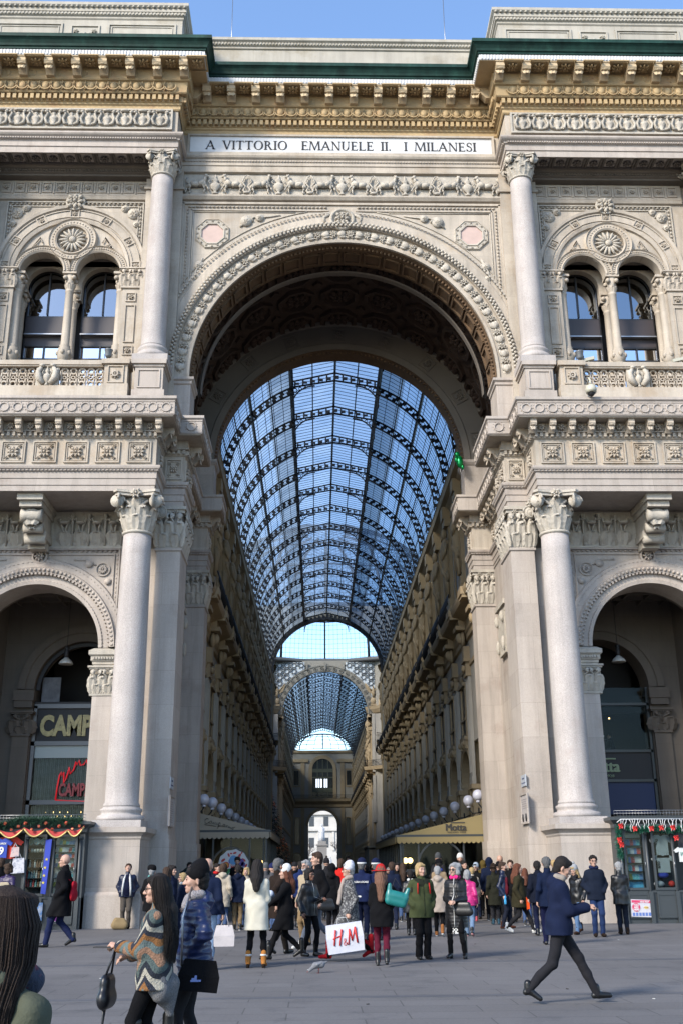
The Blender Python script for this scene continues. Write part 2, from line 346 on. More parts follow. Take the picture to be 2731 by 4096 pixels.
def arched_wall(mb, x0, x1, z0, z1, ops, y0, y1, n=32):
    """wall between y0 (front) and y1 with round-headed openings ops=[(cx, r, zs, zb)]"""
    xs = {x0, x1}
    for cx, r, zs, zb in ops:
        for i in range(n+1): xs.add(cx-r*cos(pi*i/n))
    xs = sorted(xs)
    def span(x):
        for cx, r, zs, zb in ops:
            if abs(x-cx) <= r+1e-9: return zs+sqrt(max(0, r*r-(x-cx)**2)), zb
        return None
    for a, b in zip(xs[:-1], xs[1:]):
        if b-a < 1e-7: continue
        m = (a+b)/2; s = span(m)
        for y in (y0, y1):
            if s is None: mb.quad((a, y, z0), (b, y, z0), (b, y, z1), (a, y, z1))
            else:
                sa, sb = span(a) or (s[0], s[1]), span(b) or (s[0], s[1])
                mb.quad((a, y, sa[0]), (b, y, sb[0]), (b, y, z1), (a, y, z1))
                if s[1] > z0+1e-6: mb.quad((a, y, z0), (b, y, z0), (b, y, s[1]), (a, y, s[1]))
    for cx, r, zs, zb in ops:
        mb.ring(cx, zs, [(r, y0), (r, y1)], 0, pi, n)
        for sx in (-1, 1): mb.quad((cx+sx*r, y0, zb), (cx+sx*r, y1, zb), (cx+sx*r, y1, zs), (cx+sx*r, y0, zs))
        if zb > z0+1e-6: mb.quad((cx-r, y0, zb), (cx+r, y0, zb), (cx+r, y1, zb), (cx-r, y1, zb))
    mb.quad((x0, y0, z1), (x1, y0, z1), (x1, y1, z1), (x0, y1, z1)); mb.quad((x0, y0, z0), (x0, y1, z0), (x0, y1, z1), (x0, y0, z1)); mb.quad((x1, y0, z0), (x1, y1, z0), (x1, y1, z1), (x1, y0, z1))
def serif(txt, H, th, gap=.10):
    """Roman capitals with serifs as thin slabs in XZ, facing -Y; returns (mb, width)"""
    W_ = .16*H; w_ = .075*H; sf = .10*H; sh = .035*H
    mb = MB(); x = 0.0
    def poly(p): mb.prism([(x+a*H, b*H) for a, b in p], -th, 0)
    def stem(a, b0=0, b1=1, w=.15, ft=True, fb=True, s=.085):
        poly([(a, b0), (a+w, b0), (a+w, b1), (a, b1)])
        if fb: poly([(a-s, b0), (a+w+s, b0), (a+w+s, b0+.035), (a-s, b0+.035)])
        if ft: poly([(a-s, b1-.035), (a+w+s, b1-.035), (a+w+s, b1), (a-s, b1)])
    def diag(a0, a1, w, z0=0, z1=1): poly([(a0, z0), (a0+w, z0), (a1+w, z1), (a1, z1)])
    def bowl(cx, cz, rx, rz, a0, a1, wk, wn, n=16):
        o = []; q = []
        for i in range(n+1):
            a = a0+(a1-a0)*i/n; k = wn+(wk-wn)*abs(cos(a)); o.append((cx+rx*cos(a), cz+rz*sin(a))); q.append((cx+(rx-k)*cos(a), cz+(rz-k*.6)*sin(a)))
        for i in range(n): poly([o[i], o[i+1], q[i+1], q[i]])
    for c in txt:
        if c == ' ': x += .62*H; continue
        if c == '.': poly([(0.02, 0), (.15, 0), (.15, .13), (.02, .13)]); x += .22*H; continue
        if c == 'A': diag(0, .38, .07); diag(.66, .32, .15); poly([(.16, .32), (.62, .32), (.61, .37), (.17, .37)]); poly([(-.08, 0), (.16, 0), (.16, .035), (-.08, .035)]); poly([(.58, 0), (.9, 0), (.9, .035), (.58, .035)]); w = .84
        elif c == 'V': diag(.32, 0, .15); diag(.36, .66, .07); poly([(-.08, .965), (.24, .965), (.24, 1), (-.08, 1)]); poly([(.58, .965), (.84, .965), (.84, 1), (.58, 1)]); w = .78
        elif c == 'I': stem(.06); w = .27
        elif c == 'T': stem(.29, ft=False); poly([(0, .94), (.73, .94), (.73, 1), (0, 1)]); poly([(0, .8), (.035, .8), (.035, .95), (0, .95)]); poly([(.695, .8), (.73, .8), (.73, .95), (.695, .95)]); w = .73
        elif c == 'O': bowl(.44, .5, .44, .52, 0, 2*pi, .16, .05, 28); w = .88
        elif c == 'R': stem(.06); bowl(.2, .74, .36, .26, -pi/2, pi/2, .14, .06); poly([(.2, .94), (.22, .94), (.22, 1), (.2, 1)]); diag(.56, .30, .16, 0, .5); poly([(.54, 0), (.82, 0), (.82, .035), (.54, .035)]); w = .8
        elif c == 'E': stem(.06, s=.06); [poly([(.2, a), (b, a), (b, a+.055), (.2, a+.055)]) for a, b in ((0, .60), (.49, .46), (.945, .56))]; poly([(.57, 0), (.60, 0), (.62, .18), (.59, .18)]); poly([(.53, .82), (.56, .82), (.56, 1), (.53, 1)]); poly([(.43, .4), (.46, .4), (.46, .63), (.43, .63)]); w = .64
        elif c == 'M': diag(.02, .10, .06); diag(.46, .12, .13); diag(.46, .80, .06); diag(.86, .80, .14); poly([(-.06, 0), (.16, 0), (.16, .035), (-.06, .035)]); poly([(.78, 0), (1.08, 0), (1.08, .035), (.78, .035)]); poly([(.0, .965), (.22, .965), (.22, 1), (.0, 1)]); poly([(.76, .965), (1.0, .965), (1.0, 1), (.76, 1)]); w = 1.04
        elif c == 'N': stem(.08, w=.06, ft=False); diag(.62, .04, .15); stem(.70, w=.06, fb=False); poly([(-.04, .965), (.1, .965), (.1, 1), (-.04, 1)]); w = .84
        elif c == 'U': stem(.06, .3, 1, fb=False); stem(.62, .3, 1, w=.06, fb=False); bowl(.37, .32, .31, .34, pi, 2*pi, .13, .05); w = .78
        elif c == 'L': stem(.06, s=.06); poly([(.2, 0), (.60, 0), (.60, .055), (.2, .055)]); poly([(.57, 0), (.60, 0), (.62, .2), (.59, .2)]); w = .64
        elif c == 'S':
            bowl(.28, .75, .24, .26, pi*.12, pi*1.35, .10, .05); bowl(.27, .26, .26, .27, -pi*.9, pi*.4, .11, .05); poly([(.10, .60), (.22, .52), (.40, .42), (.46, .46), (.30, .58), (.16, .68)]); poly([(.47, .72), (.5, .72), (.5, .98), (.47, .98)]); poly([(.02, .02), (.05, .02), (.05, .28), (.02, .28)]); w = .55
        x += (w+gap)*H
    return mb, x-gap*H
# ================= the triumphal arch facade =================
F = thing('arcade_facade', 'pale stone triumphal arch front with tall columns, balconies and a huge central arch', 'building')
def part(name, mb, m, parent=None, label=None):
    o = mb.build(name, m, parent or F)
    if label: o['label'] = label
    return o
def both(name, mb, m, parent=None):
    o = part(name, mb, m, parent); return o, inst(o, parent or F, MIR)
def row(o, parent, M, xs, y, z):
    """first use moves the template part, later ones copy it"""
    for x in xs:
        A = M @ T(x, y, z)
        if not o.get('used'): o['used'] = 1; o.matrix_basis = A
        else: inst(o, parent, A)
def spread(a, b, step):
    n = max(1, int(round((b-a)/step))); return [a+(i+.5)*(b-a)/n for i in range(n)]
ZS, RA = 19.62, 5.93
CW = 10.85
# ---- upper walls
w = MB(); arched_wall(w, -8.0, 8.0, 16.9, 30.95, [(0, RA, ZS, 16.9)], 0.0, 1.25, 48)
part('arch_wall', w, CREAM)
w = MB(); arched_wall(w, -16.5, -8.0, 24.17, 28.9, [(-CW-1.12, .86, 24.17, 24.17), (-CW+1.12, .86, 24.17, 24.17)], 0.06, .42, 24); w.box(-16.5, -12.9, .06, .42, 16.9, 24.17); w.box(-8.8, -8.0, .06, .42, 16.9, 24.17); w.box(-12.9, -8.8, .06, .42, 16.9, 19.0)
w.box(-16.5, -7.9, .9, 1.25, 24.95, 28.9); w.box(-16.5, -13.2, .42, 1.25, 16.9, 25); w.box(-8.5, -7.9, .42, 1.25, 16.9, 25)
arched_wall(w, -13.25, -8.45, 23.4, 25.2, [(-CW-1.12, .82, 24.1, 23.4), (-CW+1.12, .82, 24.1, 23.4)], .9, 1.2, 20)
both('window_wall', w, CREAM)
# ---- archivolt of the great arch
a = MB()
a.ring(0, ZS, [(RA, .02), (RA, -.10), (RA+.10, -.12), (RA+.12, -.06), (RA+.62, -.06), (RA+.64, -.16), (RA+.86, -.22), (RA+.9, -.12), (RA+1.2, -.10), (RA+1.24, -.05), (RA+1.5, -.04), (RA+1.5, .02)], -.035, pi+.035, 96)
part('archivolt', a, CREAM)
a = MB(); mo = MB()                      # scrolling buds and flowers
mo.merge(leaf(.34, .46, .05), T(0, -.03, -.30)); mo.ell((0, -.07, -.05), (.15, .10, .21), 9, 6); mo.ell((-.13, -.05, .0), (.08, .07, .18), 7, 5); mo.ell((.13, -.05, .0), (.08, .07, .18), 7, 5)
mo.merge(rosette(.20, .13, 7), T(0, -.02, .37)); mo.tube([(-.1, -.04, .15), (-.19, -.05, .3), (-.1, -.05, .42)], .03, 5); mo.tube([(.1, -.04, .15), (.19, -.05, .3), (.1, -.05, .42)], .03, 5)
N = 31
for i in range(N):
    b = pi*(i+.5)/N
    if b < pi/2: M = T(0, -.06, ZS) @ RY(-(b)) @ T(RA+.37, 0, 0)
    else: M = T(0, -.06, ZS) @ RY(-(b)) @ T(RA+.37, 0, 0) @ S(1, 1, -1)
    a.merge(mo, M @ S(.9, .8, .78))
rp = MB(); rp.ell((0, 0, 0), (.075, .06, .06), 6, 4)    # rope of small leaves
for i in range(250):
    b = pi*(i+.5)/250; a.merge(rp, T(0, -.27, ZS) @ RY(-b) @ T(RA+.74+.05*(-1)**i, 0, 0) @ RY(.7*(-1)**i))
for i in range(140):
    b = pi*(i+.5)/140; a.box(-.03, .03, -.15, -.1, -.045, .045, T(0, 0, ZS) @ RY(-b) @ T(RA+1.38, 0, 0))
part('archivolt_carving', a, CARVE)
k = MB(); k.lathe([(.52, 0), (.52, .16), (.46, .24), (.40, .2), (.36, .12), (0, .12)], 24, T(0, 0, ZS+RA+1.05) @ RX(pi/2)); k.merge(rosette(.32, .2, 8, True), T(0, -.14, ZS+RA+1.05)); k.tube([(-.5, -.1, ZS+RA+1.3), (-.75, -.1, ZS+RA+1.15), (-.7, -.1, ZS+RA+.9)], .07); k.tube([(.5, -.1, ZS+RA+1.3), (.75, -.1, ZS+RA+1.15), (.7, -.1, ZS+RA+.9)], .07)
part('keystone', k, CARVE)
# intrados band, coffers and edge beads
w = MB(); w.ring(0, ZS, [(RA-.01, .0), (RA-.05, .35), (RA-.05, 1.5), (RA+.1, 1.5), (RA+.1, 1.62)], 0, pi, 64)
for i in range(22):
    b0 = pi*(i+.12)/22; b1 = pi*(i+.88)/22
    w.ring(0, ZS, [(RA-.05, .5), (RA-.13, .5), (RA-.13, .58), (RA-.05, .58)], b0, b1, 4); w.ring(0, ZS, [(RA-.05, 1.2), (RA-.13, 1.2), (RA-.13, 1.28), (RA-.05, 1.28)], b0, b1, 4)
    for b in (b0, b1): w.box(-.04, .04, .5, 1.28, -.04, .04, T(0, 0, ZS) @ RY(-b) @ T(RA-.09, 0, 0))
for i in range(110):
    b = pi*(i+.5)/110; w.merge(rp, T(0, .22, ZS) @ RY(-b) @ T(RA-.06, 0, 0))
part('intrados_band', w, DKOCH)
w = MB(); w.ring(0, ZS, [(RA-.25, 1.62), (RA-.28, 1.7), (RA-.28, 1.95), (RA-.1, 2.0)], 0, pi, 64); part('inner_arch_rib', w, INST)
# barrel vault behind, coffered
VR = 7.0
w = MB(); w.ring(0, ZS-.4, [(VR, 1.2), (VR, 7.62)], 0, pi, 48); w.quad((-VR, 1.25, ZS+7), (VR, 1.25, ZS+7), (VR, 1.25, ZS+7.2), (-VR, 1.25, ZS+7.2))
w.ring(0, ZS, [(RA+.05, 1.6), (VR+.6, 1.6)], 0, pi, 40)
def vault_pt(b, y, r): return T(0, y, ZS-.4) @ RY(-b) @ T(r, 0, 0)
for i in range(11):
    b = pi*(i+.5)/11
    for yy in (2.9, 5.0, 7.1):
        M = vault_pt(b, yy-.3*0, VR) @ RZ(-pi/2)     # octagonal coffers with a star boss
        w.ring(0, 0, [(.92, 0), (.92, -.22), (.74, -.22), (.70, 0)], pi/8, 2*pi+pi/8, 8, M=M @ RX(0)); w.merge(rosette(.5, .25, 8, True), M)
    for yy in (2.0, 3.95, 6.05):
        w.box(-.14, .03, -.16, .16, -.16, .16, vault_pt(pi*i/11, yy, VR) @ RX(pi/4))
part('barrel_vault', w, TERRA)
# ---- rear arch
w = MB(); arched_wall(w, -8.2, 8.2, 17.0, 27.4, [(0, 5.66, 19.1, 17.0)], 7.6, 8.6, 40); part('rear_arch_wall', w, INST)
w = MB(); w.ring(0, 19.1, [(5.66, 7.6), (5.66, 7.5), (5.95, 7.46), (6.0, 7.52), (6.9, 7.52), (6.95, 7.44), (7.2, 7.42), (7.2, 7.6)], 0, pi, 60)
for i in range(9):
    b = pi*(i+.5)/9; M = T(0, 7.52, 19.1) @ RY(-b) @ T(6.45, 0, 0) @ RY(0)
    frame_rect(w, -.3, .3, -.3, .3, 0, .05, .05) if False else None
    w.box(-.32, .32, -.05, 0, -.32, -.27, M); w.box(-.32, .32, -.05, 0, .27, .32, M); w.box(-.32, -.27, -.05, 0, -.27, .27, M); w.box(.27, .32, -.05, 0, -.27, .27, M); w.merge(rosette(.22, .1, 8), M)
part('rear_archivolt', w, mat('shaded_arch_stone', (0.17, 0.15, 0.125), .8, var=.15))  # darker copy of the cream stone, with its shade held in the colour
w = MB(); w.ring(0, 19.1, [(5.65, 7.5), (5.65, 8.7)], 0, pi, 48)
for i in range(90): w.merge(rp, T(0, 7.75, 19.1) @ RY(-pi*(i+.5)/90) @ T(5.62, 0, 0))
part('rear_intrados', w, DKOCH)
# ---- lion frieze
w = MB(); w.box(-6.6, 6.6, -.05, .02, 27.72, 28.80)
def lion():
    m = MB()
    def cap(p, q, r0, r1): m.tube([(p[0], -.1, p[1]), ((p[0]+q[0])/2, -.12, (p[1]+q[1])/2), (q[0], -.1, q[1])], [r0, (r0+r1)/2, r1], 7)
    cap((-.42, .52), (.05, .50), .13, .12); cap((.05, .5), (.36, .60), .12, .16); m.ell((.38, -.12, .58), (.17, .11, .2), 9, 6)
    cap((.42, .66), (.50, .90), .12, .09); m.ell((.53, -.13, .93), (.13, .1, .1), 8, 5); m.ell((.65, -.14, .90), (.07, .06, .05), 6, 4); m.ell((.46, -.12, 1.01), (.05, .05, .06), 6, 4)
    cap((.34, .5), (.46, .28), .09, .05); cap((.46, .28), (.42, .06), .05, .04); cap((.42, .55), (.62, .36), .08, .05); cap((.62, .36), (.70, .22), .05, .045)
    cap((-.42, .5), (-.52, .3), .11, .07); cap((-.52, .3), (-.42, .18), .06, .045); cap((-.42, .18), (-.48, .04), .045, .04)
    cap((-.46, .5), (-.66, .32), .1, .06); cap((-.66, .32), (-.74, .06), .05, .04)
    m.tube([(-.52, -.08, .56), (-.72, -.1, .66), (-.78, -.1, .82), (-.68, -.1, .92)], [.04, .03, .025, .04], 6)
    m.box(-.82, .76, -.09, 0, 0, .04); return m
def urn():
    m = MB(); m.lathe([(.10, 0), (.14, .04), (.05, .12), (.07, .16), (.20, .28), (.23, .42), (.18, .50), (.10, .54), (.09, .60), (.15, .66), (.04, .8), (.02, .95)], 10, T(0, -.06, .04) @ S(1, .55, 1))
    for sg in (-1, 1): m.tube([(sg*.18, -.1, .5), (sg*.28, -.1, .62), (sg*.2, -.1, .72)], .025, 5)
    return m
def knot():
    m = MB()
    for sg in (-1, 1): m.tube([(0, -.1, .06), (sg*.16, -.1, .2), (sg*.05, -.1, .4), (sg*.2, -.1, .62), (sg*.1, -.1, .86), (sg*.02, -.1, .95)], [.05, .04, .035, .035, .03, .03], 6)
    m.ell((0, -.1, .1), (.16, .08, .07), 8, 5); return m
li, ur, kn = lion(), urn(), knot()
P_ = 13.0/5
for i in range(5):
    x = -6.5+(i+.5)*P_; w.merge(ur, T(x, -.05, 27.76)); 
    w.merge(li, T(x-.72, -.04, 27.76) @ S(.66, 1, .93)); w.merge(li, T(x+.72, -.04, 27.76) @ S(-.66, 1, .93))
for i in range(4): w.merge(kn, T(-6.5+(i+1)*P_, -.05, 27.76))
part('lion_frieze', w, CARVE)
# ---- mouldings around the inscription
w = MB(); w.sweep([(-6.62, 0), (6.62, 0)], [(0, 28.8), (.16, 28.86), (.16, 28.94), (.08, 28.98), (.08, 29.2), (.12, 29.22), (.12, 29.5), (.2, 29.56), (.24, 29.64), (.24, 29.72), (.10, 29.8), (.02, 29.84)])
dentils(w, -6.6, 6.6, 29.38, 29.46, -.17, -.1, .12); w.sweep([(-6.62, 0), (6.62, 0)], [(.0, 27.50), (.12, 27.54), (.2, 27.66), (.2, 27.72), (0, 27.74)])
part('architrave', w, CREAM)
w = MB(); w.box(-6.32, 6.32, -.05, .02, 29.86, 30.72); ins = part('inscription_slab', w, WHITE, label='white marble slab reading A VITTORIO EMANUELE II. I MILANESI')
tm, tw = serif('A VITTORIO  EMANUELE II.  I MILANESI', .43, .02); l = MB(); l.merge(tm, T(-tw/2*(11.3/tw), -.052, 30.07) @ S(11.3/tw, 1, 1)); part('lettering', l, LETTER, ins)
w = MB(); frame_rect(w, -6.42, 6.42, 29.8, 30.8, -.0, .09, .12); part('inscription_frame', w, CREAM, ins)
# ---- spandrel panels
w = MB()
def edge_beads(mb, pts, r, step, y):
    for (xa, za), (xb, zb) in zip(pts[:-1], pts[1:]):
        L_ = math.hypot(xb-xa, zb-za); n = max(1, int(L_/step))
        for i in range(n):
            t = (i+.5)/n; mb.ell((xa+(xb-xa)*t, y, za+(zb-za)*t), (r*(1.5 if abs(xb-xa) > abs(zb-za) else .8), .05, r*(.8 if abs(xb-xa) > abs(zb-za) else 1.5)), 6, 4)
for s in (-1, 1):
    w.box(min(s*6.42, s*6.5), max(s*6.42, s*6.5), -.07, .02, 19.3, 27.42); w.box(min(s*6.1, s*6.16), max(s*6.1, s*6.16), -.05, .02, 21.6, 27.12)
    edge_beads(w, [(s*6.29, 19.6), (s*6.29, 27.2)], .05, .16, -.03)
w.box(-6.5, 6.5, -.07, .02, 27.36, 27.46); w.box(-6.16, -.55, -.05, .02, 27.06, 27.12); w.box(.55, 6.16, -.05, .02, 27.06, 27.12); edge_beads(w, [(-6.3, 27.24), (-.6, 27.24)], .05, .16, -.03); edge_beads(w, [(.6, 27.24), (6.3, 27.24)], .05, .16, -.03)
part('spandrel_frame', w, CREAM)
w = MB(); c8 = (-5.25, 25.95)
w.ring(c8[0], c8[1], [(.47, 0), (.47, -.08), (.53, -.09), (.56, -.05), (.68, -.05), (.70, -.08), (.75, 0)], pi/8, 2*pi+pi/8, 8)
for i in range(16): w.merge(rosette(.055, .04, 5), T(c8[0]+.61*cos(2*pi*i/16), -.045, c8[1]+.59*sin(2*pi*i/16)))
for (tx, tz, r) in ((-3.9, 26.55, .28), (-3.35, 26.72, .2), (-5.75, 24.45, .22), (-5.8, 23.9, .16)):
    w.merge(spiral(r, 1.5, 16), T(tx, -.03, tz)); w.merge(rosette(r*.5, .05, 5), T(tx, -.05, tz))
w.tube([(-4.15, -.03, 26.3), (-3.6, -.03, 26.75), (-3.0, -.03, 26.78), (-2.5, -.03, 26.86)], [.05, .045, .035, .015], 5); w.tube([(-5.6, -.03, 24.8), (-5.85, -.03, 24.2), (-5.9, -.03, 23.4), (-5.95, -.03, 22.9)], [.05, .045, .035, .015], 5)
w.tube([(-6.05, -.02, 27.0), (-6.05, -.02, 22.3)], .025, 4); w.tube([(-6.05, -.02, 27.0), (-1.9, -.02, 27.0)], .025, 4)
w.tube([(cos(b)*(RA+1.62)*1.0, -.02, ZS+(RA+1.62)*sin(b)) for b in [pi*.56+(pi*.28)*i/14 for i in range(15)]], .025, 4)
both('spandrel_ornament', w, CARVE)
w = MB(); w.ring(c8[0], c8[1], [(0, -.03), (.48, -.03)], pi/8, 2*pi+pi/8, 8); both('pink_octagon', w, PINKST)
# ---- top entablature, running over wings and centre
UP = [(-16.5, -1.45), (-6.62, -1.45), (-6.62, 0), (6.62, 0), (6.62, -1.45), (16.5, -1.45)]
w = MB(); w.sweep(UP, [(0, 30.80), (.05, 30.86), (.05, 31.0), (.10, 31.04), (.10, 31.12), (.14, 31.14), (.14, 31.42), (.30, 31.43), (.34, 31.48), (.30, 31.52), (.34, 31.95), (.42, 31.98), (.45, 32.04), (.45, 32.58), (1.05, 32.58), (1.05, 32.62)])
for M, L_ in segs(UP):
    dentils(w, -.1, L_+.1, 31.17, 31.40, -.28, -.12, .235, M)
    eggs(w, .12, L_-.12, 31.74, .20, -.34, .46, M)
    for x in spread(.3, L_-.3, 1.08): w.merge(leaf(.5, .3, .02), M @ T(x, -.46, 32.12))
ce = part('cornice', w, OCHRE)
mod = modillion(.34, .52, .58).build('modillion', OCHRE2, ce)
cof = MB()
cof.box(-.40, .40, -.05, 0, -.44, -.38); cof.box(-.40, .40, -.05, 0, .38, .44); cof.box(-.40, -.34, -.05, 0, -.38, .38); cof.box(.34, .40, -.05, 0, -.38, .38); cof.merge(rosette(.25, .12, 8, True))
cof = cof.build('cornice_coffer', OCHRE, ce)
sg_ = segs(UP)
for j, (M, L_) in enumerate(sg_):
    if L_ < 3: row(mod, ce, M, [L_/2+.1], -.45, 32.56); continue
    if j == 0: xs = [L_+.22-1.08*i for i in range(9)]
    elif j == 4: xs = [-.22+1.08*i for i in range(9)]
    else: xs = [L_/2+1.02*(i-5.5) for i in range(12)]
    row(mod, ce, M, xs, -.45, 32.56); row(cof, ce, M @ T(0, -.75, 32.57) @ RX(pi/2) @ T(0, .75, -32.57), [x+.54 for x in xs[:-1]], -.75, 32.57)
w = MB(); w.sweep(UP, [(1.05, 32.60), (1.08, 32.61), (1.08, 32.86), (1.05, 32.88)])
for M, L_ in segs(UP): dentils(w, -1.0 if M.to_euler().z > .1 else -1.0, L_+1.0, 32.63, 32.84, -1.11, -1.07, .13, M, .5)
part('fluted_band', w, WHITE)
w = MB(); w.sweep(UP, [(1.06, 32.87), (1.12, 32.88), (1.12, 32.97), (1.17, 32.99), (1.2, 33.08), (1.27, 33.2), (1.33, 33.27), (1.37, 33.28), (1.37, 33.44), (.6, 33.62), (-1.5, 33.9)])
part('copper_gutter', w, COPPER)
w = MB()
for s in (-1, 1): w.box(min(s*6.66, s*16.5), max(s*6.66, s*16.5), -1.42, 1.2, 29.78, 31.0)
w.box(-16.5, 16.5, .4, 3.2, 28.9, 33.7)
part('entablature_core', w, CREAM)
# attics
w = MB(); w.box(-7.2, 7.2, .6, 3.5, 33.3, 35.95)
w.sweep([(-7.3, .6), (7.3, .6)], [(0, 35.9), (.06, 35.94), (.06, 36.04), (.12, 36.08), (.12, 36.2), (.22, 36.28), (.22, 36.42), (0, 36.46)]); w.box(-7.3, 7.3, .6, 3.5, 35.95, 36.44)
for x in spread(-7.2, 7.2, .14): w.box(x-.03, x+.03, .43, .5, 36.09, 36.19)
part('attic', w, ATTIC)
w = MB(); x0, x1 = -14.83, -6.75
w.box(x0, x1, -1.0, 3.2, 33.3, 36.0); w.sweep([(x0, 3.2), (x0, -1), (x1, -1), (x1, 3.2)], [(0, 35.9), (.05, 35.96), (.05, 36.05), (.12, 36.1), (.12, 36.22), (.16, 36.24), (.16, 36.40), (.26, 36.5), (.26, 36.64), (0, 36.7)]); w.box(x0, x1, -1, 3.2, 36, 36.68)
for x in spread(x0-.1, x1+.1, .15): w.box(x-.035, x+.035, -1.15, -1.1, 36.11, 36.21)
for x in spread(x0-.2, x1+.2, .22): w.ell((x, -1.22, 36.45), (.07, .05, .06), 6, 4)
for a_, b_ in ((x0+.25, -CW-.95), (-CW+.95, x1-.25)): frame_rect(w, a_, b_, 34.0, 35.7, -1.0, .08, .05); frame_rect(w, a_+.15, b_-.15, 34.15, 35.55, -1.0, .04, .03)
frame_rect(w, -CW-.62, -CW+.62, 34.2, 35.6, -1.0, .07, .05); w.merge(rosette(.34, .14, 8, True), T(-CW, -1.0, 34.9))
for dx in (-.38, .38):
    for dz in (-.38, .38): w.merge(rosette(.13, .08, 5), T(-CW+dx, -1.0, 34.9+dz))
both('wing_attic', w, ATTIC)
# ---- wing entablature below the frieze
WP = [(-16.5, -1.35), (-6.64, -1.35), (-6.64, 0)]
w = MB(); w.sweep(WP, [(-1.3, 28.93), (-.1, 28.93), (-.1, 28.84), (.0, 28.81), (.0, 29.08), (.04, 29.1), (.04, 29.12), (.04, 29.36), (.1, 29.4), (.1, 29.46), (.2, 29.54), (.24, 29.6), (.24, 29.68), (.08, 29.8)])
for M, L_ in segs(WP): dentils(w, 0, L_, 29.40, 29.46, -.16, -.1, .1, M)
w.box(-16.5, -6.7, -1.25, .1, 28.94, 29.78); wa = both('wing_architrave', w, STONE)
w = MB(); w.box(-16.4, -6.9, -1.49, -1.44, 29.92, 30.76)
frame_rect(w, -16.4, -6.86, 29.84, 30.84, -1.45, .07, .09); o_ = MB()
o_.lathe([(.12, 0), (.15, .05), (.05, .12), (.16, .3), (.17, .4), (.06, .48), (.05, .55), (.10, .6), (.02, .72)], 9, T(0, 0, .05) @ S(1, .5, 1))
for sg in (-1, 1): o_.tube([(sg*.12, -.03, .1), (sg*.26, -.04, .14), (sg*.31, -.05, .35), (sg*.22, -.04, .6), (sg*.3, -.04, .74)], [.05, .06, .055, .05, .03], 6); o_.ell((sg*.27, -.05, .7), (.09, .06, .07), 7, 4)
o_.ell((0, -.05, .76), (.2, .07, .06), 8, 4)
for x in spread(-16.3, -7.0, .72): w.merge(o_, T(x, -1.49, 29.94) @ S(1.02, 1.4, 1))
both('wing_frieze', w, CARVE)
# coffered soffit and small frieze behind
w = MB(); w.sweep([(-14.3, -.35), (-7.5, -.35)], [(-.4, 28.42), (.0, 28.46), (.0, 28.54), (.1, 28.58), (.1, 28.68), (.2, 28.74), (.26, 28.92)]); dentils(w, -14.2, -7.5, 28.60, 28.67, -.5, -.42, .12)
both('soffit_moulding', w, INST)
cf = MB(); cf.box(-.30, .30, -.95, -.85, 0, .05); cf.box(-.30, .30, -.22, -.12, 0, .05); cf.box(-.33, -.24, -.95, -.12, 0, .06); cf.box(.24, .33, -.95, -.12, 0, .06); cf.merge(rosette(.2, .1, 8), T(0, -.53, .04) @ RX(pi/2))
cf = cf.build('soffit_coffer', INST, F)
for s in (-1, 1): row(cf, F, Matrix.Identity(4), [s*x for x in spread(7.9, 14.1, .66)], -.35, 28.86)
w = MB(); w.box(-14.1, -7.75, -.06, .08, 27.72, 28.42)
for x in spread(-14.0, -7.9, .56): frame_rect(w, x-.2, x+.2, 27.84, 28.32, -.06, .04, .04); w.merge(rosette(.11, .07, 6, True), T(x, -.07, 28.08)); w.box(x+.25, x+.31, -.1, -.05, 27.8, 28.36)
w.sweep([(-14.1, .06), (-7.9, .06)], [(0, 27.52), (.1, 27.56), (.14, 27.68), (.1, 27.73), (0, 27.73)])
both('rosette_frieze', w, CREAM)
# ---- twin-arched windows of the wings
w = MB(); cz = 24.25
w.ring(-CW, cz, [(2.22, .06), (2.22, -.04), (2.34, -.08), (2.38, -.02), (2.82, -.02), (2.86, -.1), (2.98, -.12), (3.0, .06)], 0, pi, 56)
for i in range(7):
    b = pi*(i+.0)/6; M = T(-CW, -.02, cz) @ RY(-b) @ T(2.6, 0, 0)
    if i in (0, 6): M = T(0, 0, .18) @ M
    w.box(-.19, .19, -.05, 0, -.19, -.15, M); w.box(-.19, .19, -.05, 0, .15, .19, M); w.box(-.19, -.15, -.05, 0, -.15, .15, M); w.box(.15, .19, -.05, 0, -.15, .15, M); w.merge(rosette(.12, .07, 6), M)
for i in range(6):
    w.ring(-CW, cz, [(2.44, -.02), (2.44, -.06), (2.48, -.06)], pi*(i+.15)/6, pi*(i+.85)/6, 8); w.ring(-CW, cz, [(2.74, -.06), (2.78, -.06), (2.78, -.02)], pi*(i+.15)/6, pi*(i+.85)/6, 8)
for sx in (-1.12, 1.12):
    w.ring(-CW+sx, 24.17, [(.86, .4), (.86, -.05), (.93, -.1), (.98, -.04), (1.10, -.04), (1.14, -.1), (1.19, .06)], 0 if sx > 0 else 0, pi, 28)
    for i in range(34): w.box(-.03, .03, -.08, -.04, -.025, .025, T(-CW+sx, 0, 24.17) @ RY(-pi*(i+.5)/34) @ T(1.04, 0, 0))
w.ring(-CW, 25.62, [(.62, .06), (.62, -.08), (.68, -.12), (.72, -.06), (.9, -.06), (.94, -.12), (1.0, .06)], 0, 2*pi, 36)
for i in range(40): w.ell((-CW+.8*cos(2*pi*i/40), -.07, 25.62+.8*sin(2*pi*i/40)), (.035, .03, .035), 5, 3)
for sg in (-1, 1):
    w.tube([(-CW+sg*1.35, -.0, 25.25), (-CW+sg*1.75, -.0, 25.0), (-CW+sg*1.3, 0, 25.75), (-CW+sg*1.2, 0, 25.5)], .03, 5); w.merge(rosette(.14, .08, 5), T(-CW+sg*1.45, .02, 25.35))
both('window_arch', w, CREAM)
w = MB(); M = T(-CW, 0, 25.62)
